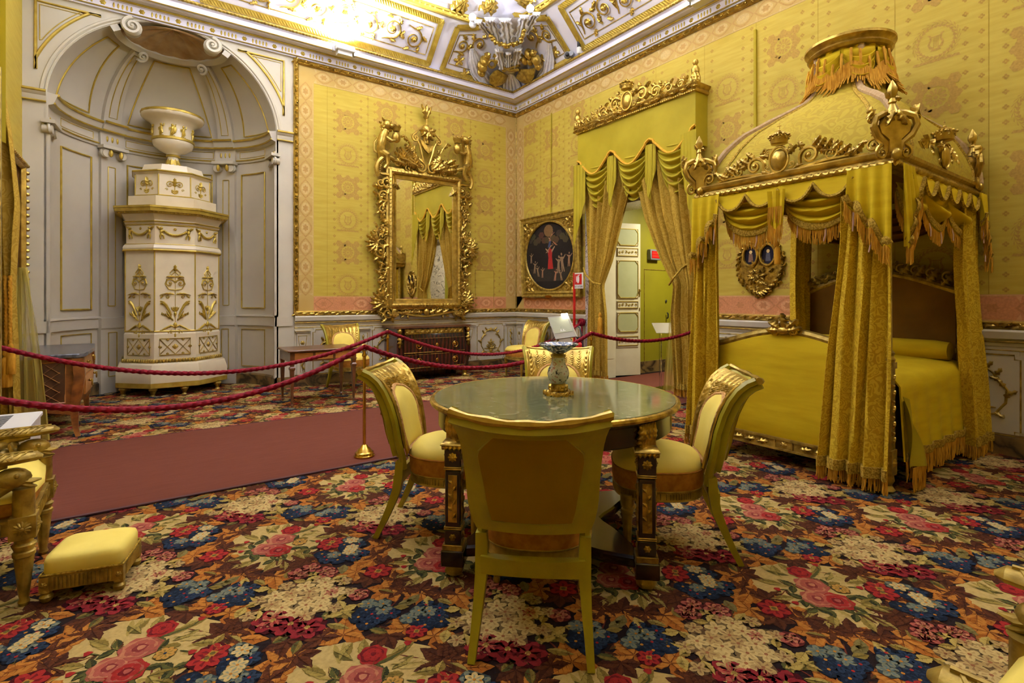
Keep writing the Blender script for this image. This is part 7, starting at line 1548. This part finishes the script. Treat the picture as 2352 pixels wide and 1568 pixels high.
# corner cartouches
for cx, cy in ((BX0, BY0), (BX0, BY1), (BX1 - .05, BY0), (BX1 - .05, BY1)):
    b = MB(); X = T(cx, cy, ZT + .06) @ RZ(-pi / 4 if cx < -1 else .35) @ RX(pi / 2)
    b.X = X @ SCL(.68, .86, .8)
    b.prism([(.05, .0), (.055, .1), (.13, .16), (.15, .22), (.1, .28), (.03, .3), (-.03, .3), (-.1, .28), (-.15, .22), (-.13, .16), (-.055, .1), (-.05, .0)], -.05, .05, ch=.02)
    for sg in (1, -1):
        Z = b.X; b.X = Z @ SCL(sg, 1, 1); b.tube([(.04, .32, 0), (.09, .3, .02), (.16, .27, .04), (.18, .21, .04), (.14, .14, .03), (.07, .09, .02), (.06, .02, .02)], [.02, .03, .028, .03, .03, .026, .02], 7); b.scroll(.1, .02, .05, 1.2, 1.3, -1, .3, .02, tail=.05); b.leaf(.16, .27, .9, .1, .06, .02, .5, 3); b.scroll(.2, .27, .03, 3, 1.1, 1, .35, .02)
        b.leaf(.02, .32, -1.2, .13, .05, .05, .3, 3); b.X = Z
    b.lathe([(.06, .3), (.03, .36), (.022, .38), (.034, .39), (.03, .4), (.025, .42)], 14, X=RX(-pi / 2)); [b.leaf(0, .42, a, .07, .035, 0, .8 if abs(a - 1.57) < 1 else -.8, 2, X=RX(0)) for a in (.3, 2.84)]
    b.lathe([(.018, .41), (.045, .46), (.042, .49), (.026, .52), (.008, .55), (0, .56)], 14, X=RX(-pi / 2), flute=(6, .42, .54, .2))
    b.sph((0, .0, .06), (.045, .045, .03), 10, 7); b.build('corner_cartouche', M['gold'], bed)
# posts
for x, y in ((BX0 + .05, BY0 + .05), (BX0 + .05, BY1 - .05), (BX1 - .08, BY0 + .05), (BX1 - .08, BY1 - .05)):
    b = MB(T(x, y, 0)); b.lathe([(.03, 0), (.05, .02), (.03, .05), (.045, .08), (.04, .12)], 16); b.box(-.045, .045, -.045, .045, .12, .28); b.box(-.037, .037, -.037, .037, .28, .8); b.box(-.045, .045, -.045, .045, .8, .84)
    b.lathe([(.045, .84), (.05, .86), (.04, .88), (.046, .9), (.032, .92), (.03, 2.05)], 16, flute=(10, .93, 2.04, .12)); b.build('post', M['gold_dull'], bed)
    b = MB(T(x, y, 0))
    for r_ in range(4):
        Y = RZ(r_ * pi / 2) @ T(0, -.037, 0) @ RX(pi / 2)
        for k in range(9): b.leaf(0, .32 + .05 * k, pi / 2 + (.6 if k % 2 else -.6), .045, .02, 0, .3, 2, X=Y); b.sph((0, .34 + .05 * k, .006), .009, 6, 4, X=Y)
        b.rosette(0, .2, .03, 6, .008, X=Y)
    b.build('post_mount', M['gold'], bed)
# footboard
fx = BX0 + .05; MFB = MR @ T(0, 0, -fx); c = (UF0 + UF1) / 2; h = (UF1 - UF0) / 2 - .09
top = lambda s: .86 + .13 * max(0.0, cos(s * pi / 2 * 1.02)) ** 1.4
b = MB(MFB); b.sheet(lambda s, q: (c + (2 * s - 1) * h, lerp(.2, top(2 * s - 1), q), .028 * (1 - (2 * s - 1) ** 6) * (1 - (2 * q - 1) ** 6)), 30, 16, .06); b.build('footboard_panel', M['bedsilk'], bed, ang=60)
b = MB(MFB); b.tube([(c + (2 * i / 40 - 1) * h, top(2 * i / 40 - 1) + .012, -.02) for i in range(41)], .03, 8); b.box(c - h, c + h, .12, .2, -.05, .02); b.box(c - h, c + h, .19, .205, -.05, .032); b.box(c - h, c + h, .115, .13, -.05, .032)
for u in (-.16, .16): b.box(c + u * .4 - .004, c + u * .4 + .004, .13, .19, .02, .03)
b.build('footboard_frame', M['gold_dull'], bed)
b = MB(MFB @ T(c, 0, .02)); b.rosette(0, .16, .028, 6, 0)
for sg in (1, -1):
    b.rosette(sg * (h - .05), .16, .026, 6, 0)
    for k in range(4): b.leaf(sg * (.12 + .1 * k), .16, 0 if sg > 0 else pi, .09, .03, 0, .3, 3); b.sph((sg * (.2 + .1 * k), .16, .005), .012, 6, 4)
b.build('rail_mounts', M['gold'], bed); b = MB(MFB @ T(c, top(0) + .01, .0)); [b.leaf(0, .01, a, .13, .05, .02, .2, 4) for a in (.1, .6, 1.57, 2.54, 3.04)]; b.sph((0, .01, .03), (.05, .03, .025), 10, 7); [b.scroll(sg * .07, .01, .032, 1.5, 1.3, -sg, .3, .02, tail=.05) for sg in (1, -1)]
b.build('footboard_crest', M['gold'], bed)
# headboard, mattress box
MHB = MR @ T(0, 0, .1); toph = lambda s: 1.3 + .17 * max(0.0, cos(s * pi / 2)) ** 1.2
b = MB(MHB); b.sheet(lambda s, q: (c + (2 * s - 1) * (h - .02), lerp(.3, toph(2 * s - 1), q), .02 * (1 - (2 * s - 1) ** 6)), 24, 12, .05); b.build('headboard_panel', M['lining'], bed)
b = MB(MHB); b.tube([(c + (2 * i / 40 - 1) * h, toph(2 * i / 40 - 1) + .012, .0) for i in range(41)], .03, 8)
for sg in (1, -1):
    for k in range(6): b.leaf(c + sg * .1 * k, toph(k * .16) + .02, pi / 2 - sg * .9, .13, .05, .02, .4, 4); b.scroll(c + sg * (.1 + .11 * k), toph(.16 * k) + .05, .04, 1, 1.2, sg, .3, .02)
b.leaf(c, toph(0), pi / 2, .18, .08, .02, 0, 4); b.build('headboard_carving', M['gold_dull'], bed)
b = MB(); b.box(BX0 + .08, BX1 - .05, BY0 + .06, BY1 - .06, .2, .7); b.build('mattress', M['lining'], bed, smooth=False)
b = MB(); b.box(BX0 + .02, BX1, BY0 + .02, BY1 - .02, 2.11, 2.12); b.build('tester_shade_sheet', M['lining'], bed, smooth=False)  # brown sheet added to darken the inside of the canopy
# valance of the canopy: scalloped flat cloth, swags with bullion fringe, corner tails, tassels
def valance(X, a, e, n, tw, bul=.055, w0=-.06, tails=True):
    sc = lambda s: ZT - .07 - .085 * abs(sin(2 * pi * n * s)) ** .8 + .02 * (abs(cos(2 * pi * n * s)) ** 8)
    a2, e2 = a + tw, e - tw
    b = MB(X); b.sheet(lambda s, q: (lerp(a2, e2, s), lerp(sc(s), ZT, q), .055 - .035 * q), 36 * n, 3, .004); b.build('valance', M['bedsilk'], bed)
    b = MB(X); b.tube([(lerp(a2, e2, i / (36 * n)), sc(i / (36 * n)) + .008, .06) for i in range(36 * n + 1)], .013, 5); b.build('valance_braid', M['braid'], bed)
    for k in range(n):
        u0, u1 = lerp(a2, e2, k / n), lerp(a2, e2, (k + 1) / n)
        b = MB(); f = swag(b, u0 - .01, u1 + .01, ZT - .09, .0, .27, X, bul, 4 if tails else 2, .004, w0, 26, 40); sw = b.build('swag', M['bedsilk'], bed, ang=60)
        E = [f(i / 30, 1) for i in range(31)]; b = MB(); b.tube([(p[0], p[1] + .03, p[2] + .012) for p in E], .026, 5, X=X, up=(0, 0, 1), flat=.3); b.build('swag_braid', M['braid'], sw)
        b = MB(); strands(b, E, .1, X, seed=k); b.build('swag_fringe', M['fringe'], sw)
        b = MB(); strands(b, [E[i] for i in (5, 15, 25)], .1, X, gap=9, r=.006, w=.012); b.build('lilac_cords', M['fringe2'], sw)
        if k and tails: 
            b = MB(); b.sheet(lambda s, q: (u0 + (s - .5) * .13 * (1 - .3 * q), ZT - .05 - .25 * q - .05 * (1 - abs(2 * s - 1)) * q, .075 + .012 * cos(s * 14)), 12, 8, .006, X=X); j = b.build('centre_tail', M['bedsilk'], bed)
            b = MB(); strands(b, [(u0 - .05, ZT - .28, .085), (u0, ZT - .34, .09), (u0 + .05, ZT - .28, .085)], .13, X, seed=9); strands(b, [(u0 - .05, ZT - .17, .09), (u0 + .05, ZT - .17, .09)], .12, X, seed=8); b.build('tail_fringe', M['fringe'], j)
            tassel(u0, ZT - .42, .06, X, .55, 'fringe', bed)
    for u0, u1 in ((a2 + .03, a - .02), (e2 - .03, e + .02)):
        b = MB(); nz = 3
        L = lambda s: .2 + .36 * s
        b.sheet(lambda s, q: (lerp(u0, u1, s), lerp(ZT, ZT - L(s) - .03 * sin(s * 18), q), .06 + .03 * (.5 + .5 * cos(s * 20)) * (.4 + q)), 30, 14, .005, X=X); j = b.build('corner_tail', M['bedsilk'], bed, ang=60)
        E = [(lerp(u0, u1, i / 24), ZT - L(i / 24) - .03 * sin(i / 24 * 18), .07 + .03 * (.5 + .5 * cos(i / 24 * 20)) * 1.4) for i in range(25)]
        b = MB(); b.tube([(p[0], p[1] + .035, p[2]) for p in E], .024, 5, X=X, up=(0, 0, 1), flat=.4); b.build('tail_braid', M['braid'], j); b = MB(); strands(b, E, .11, X, seed=4); b.build('tail_fringe', M['fringe'], j)
        b = MB(); strands(b, E[3::8], .12, X, gap=9, r=.006, w=.012); b.build('lilac_cords', M['fringe2'], j)
valance(MFT, UF0, UF1, 2, .2); valance(MSD, BX0, BX1, 3, .12, .06, -.04, False)
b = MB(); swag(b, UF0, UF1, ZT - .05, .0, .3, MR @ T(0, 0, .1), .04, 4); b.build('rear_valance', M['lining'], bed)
# curtains of the bed (each hangs from the tester)
GB = 'bed curtains'; MS2 = ML @ T(0, 0, -BY0 - .02)
def bc(label, X, key, nf, amp=.035): return curtain('bed_curtain', label, 'beddrape', X, key, nf=nf, amp=amp, cat='drape', group=GB)
uc = -BY0
bc('yellow damask bed curtain at the near foot post, in front of the footboard', MFT, [(2.0, uc - .28, uc - .0, .0), (1.6, uc - .3, uc - .0, .01), (.9, uc - .37, uc + .0, .03), (.115, uc - .42, uc + .0, .05)], 4)
bc('yellow damask bed curtain at the far foot post, beside the doorway', MFT, [(2.0, UF0 - .02, UF0 + .19, .0), (1.5, UF0 - .03, UF0 + .19, .02), (.9, UF0 - .06, UF0 + .2, .03), (.115, UF0 - .08, UF0 + .2, .05)], 4)
bc('yellow damask bed curtain at the head on the near side of the bed', MSD, [(2.0, BX1 - .42, BX1 + .02, -.0), (1.5, BX1 - .4, BX1 + .02, .0), (.9, BX1 - .42, BX1 + .02, .03), (.115, BX1 - .38, BX1 + .03, .06)], 5)
bc('yellow damask bed curtain at the head on the far side of the bed, in shadow', ML @ T(0, 0, -BY1 + .1), [(2.0, BX1 - .34, BX1, .0), (1.0, BX1 - .34, BX1, .0), (.115, BX1 - .34, BX1, .0)], 5)
# bedclothes
b = MB(); X0, X1, Ya, Yb = BX0 + .13, BX1 - .1, BY0 + .0, BY1 - .05
def spread(s, q):
    x = lerp(X0, X1, s); d = q * 2.6
    if d < .52: return (x, Ya + .012 * sin(s * 40) * (1 - d / .52) - .03 * (1 - d / .52), .2 + d)
    e = (d - .52) / 2.08; y = lerp(Ya + .03, Yb, e); return (x, y, .72 + .05 * sin(pi * e) ** .5)
b.sheet(spread, 60, 60, .01); o = b.build('bedspread', M['bedsilk'], None, ang=70); tag(o, 'yellow silk bedspread falling over the near side of the canopy bed', 'bedspread')
b = MB(); E = [spread(i / 60, 0) for i in range(61)]; P = [(p[0], p[2], -p[1] + .004) for p in E]; strands(b, P, .13, ML, gap=.011, r=.005, seed=5); b.build('fringe', M['fringe'], o); b = MB(); b.tube([(p[0], p[1] + .03, p[2] + .006) for p in P], .03, 5, X=ML, up=(0, 0, 1), flat=.2); b.build('braid_hem', M['braid'], o)
b = MB(MSD); b.sheet(lambda s, q: (BX0 + .11 + .17 * s * (.4 + .6 * q) + .02 * q, lerp(.62, .17, q) - .05 * s * (1 - q), .02 + .05 * q + .025 * sin(s * 5 + q * 4)), 14, 16, .006); tl = b.build('corner_fold', M['olive'], o, ang=60)
b = MB(MSD); strands(b, [(BX0 + .13, .17, .07), (BX0 + .3, .17, .085)], .15, Matrix.Identity(4), gap=.009, seed=2); b.build('fold_fringe', M['fringe'], tl)
b = MB(); b.tube([(BX1 - .22, y, .82) for y in (BY0 + .1, BY0 + .2, -5.82, BY1 - .2, BY1 - .1)], [.09, .105, .11, .105, .09], 16, flat=.8); o = b.build('bolster', M['bedsilk']); tag(o, 'yellow silk bolster at the shadowed head of the bed', 'bolster')
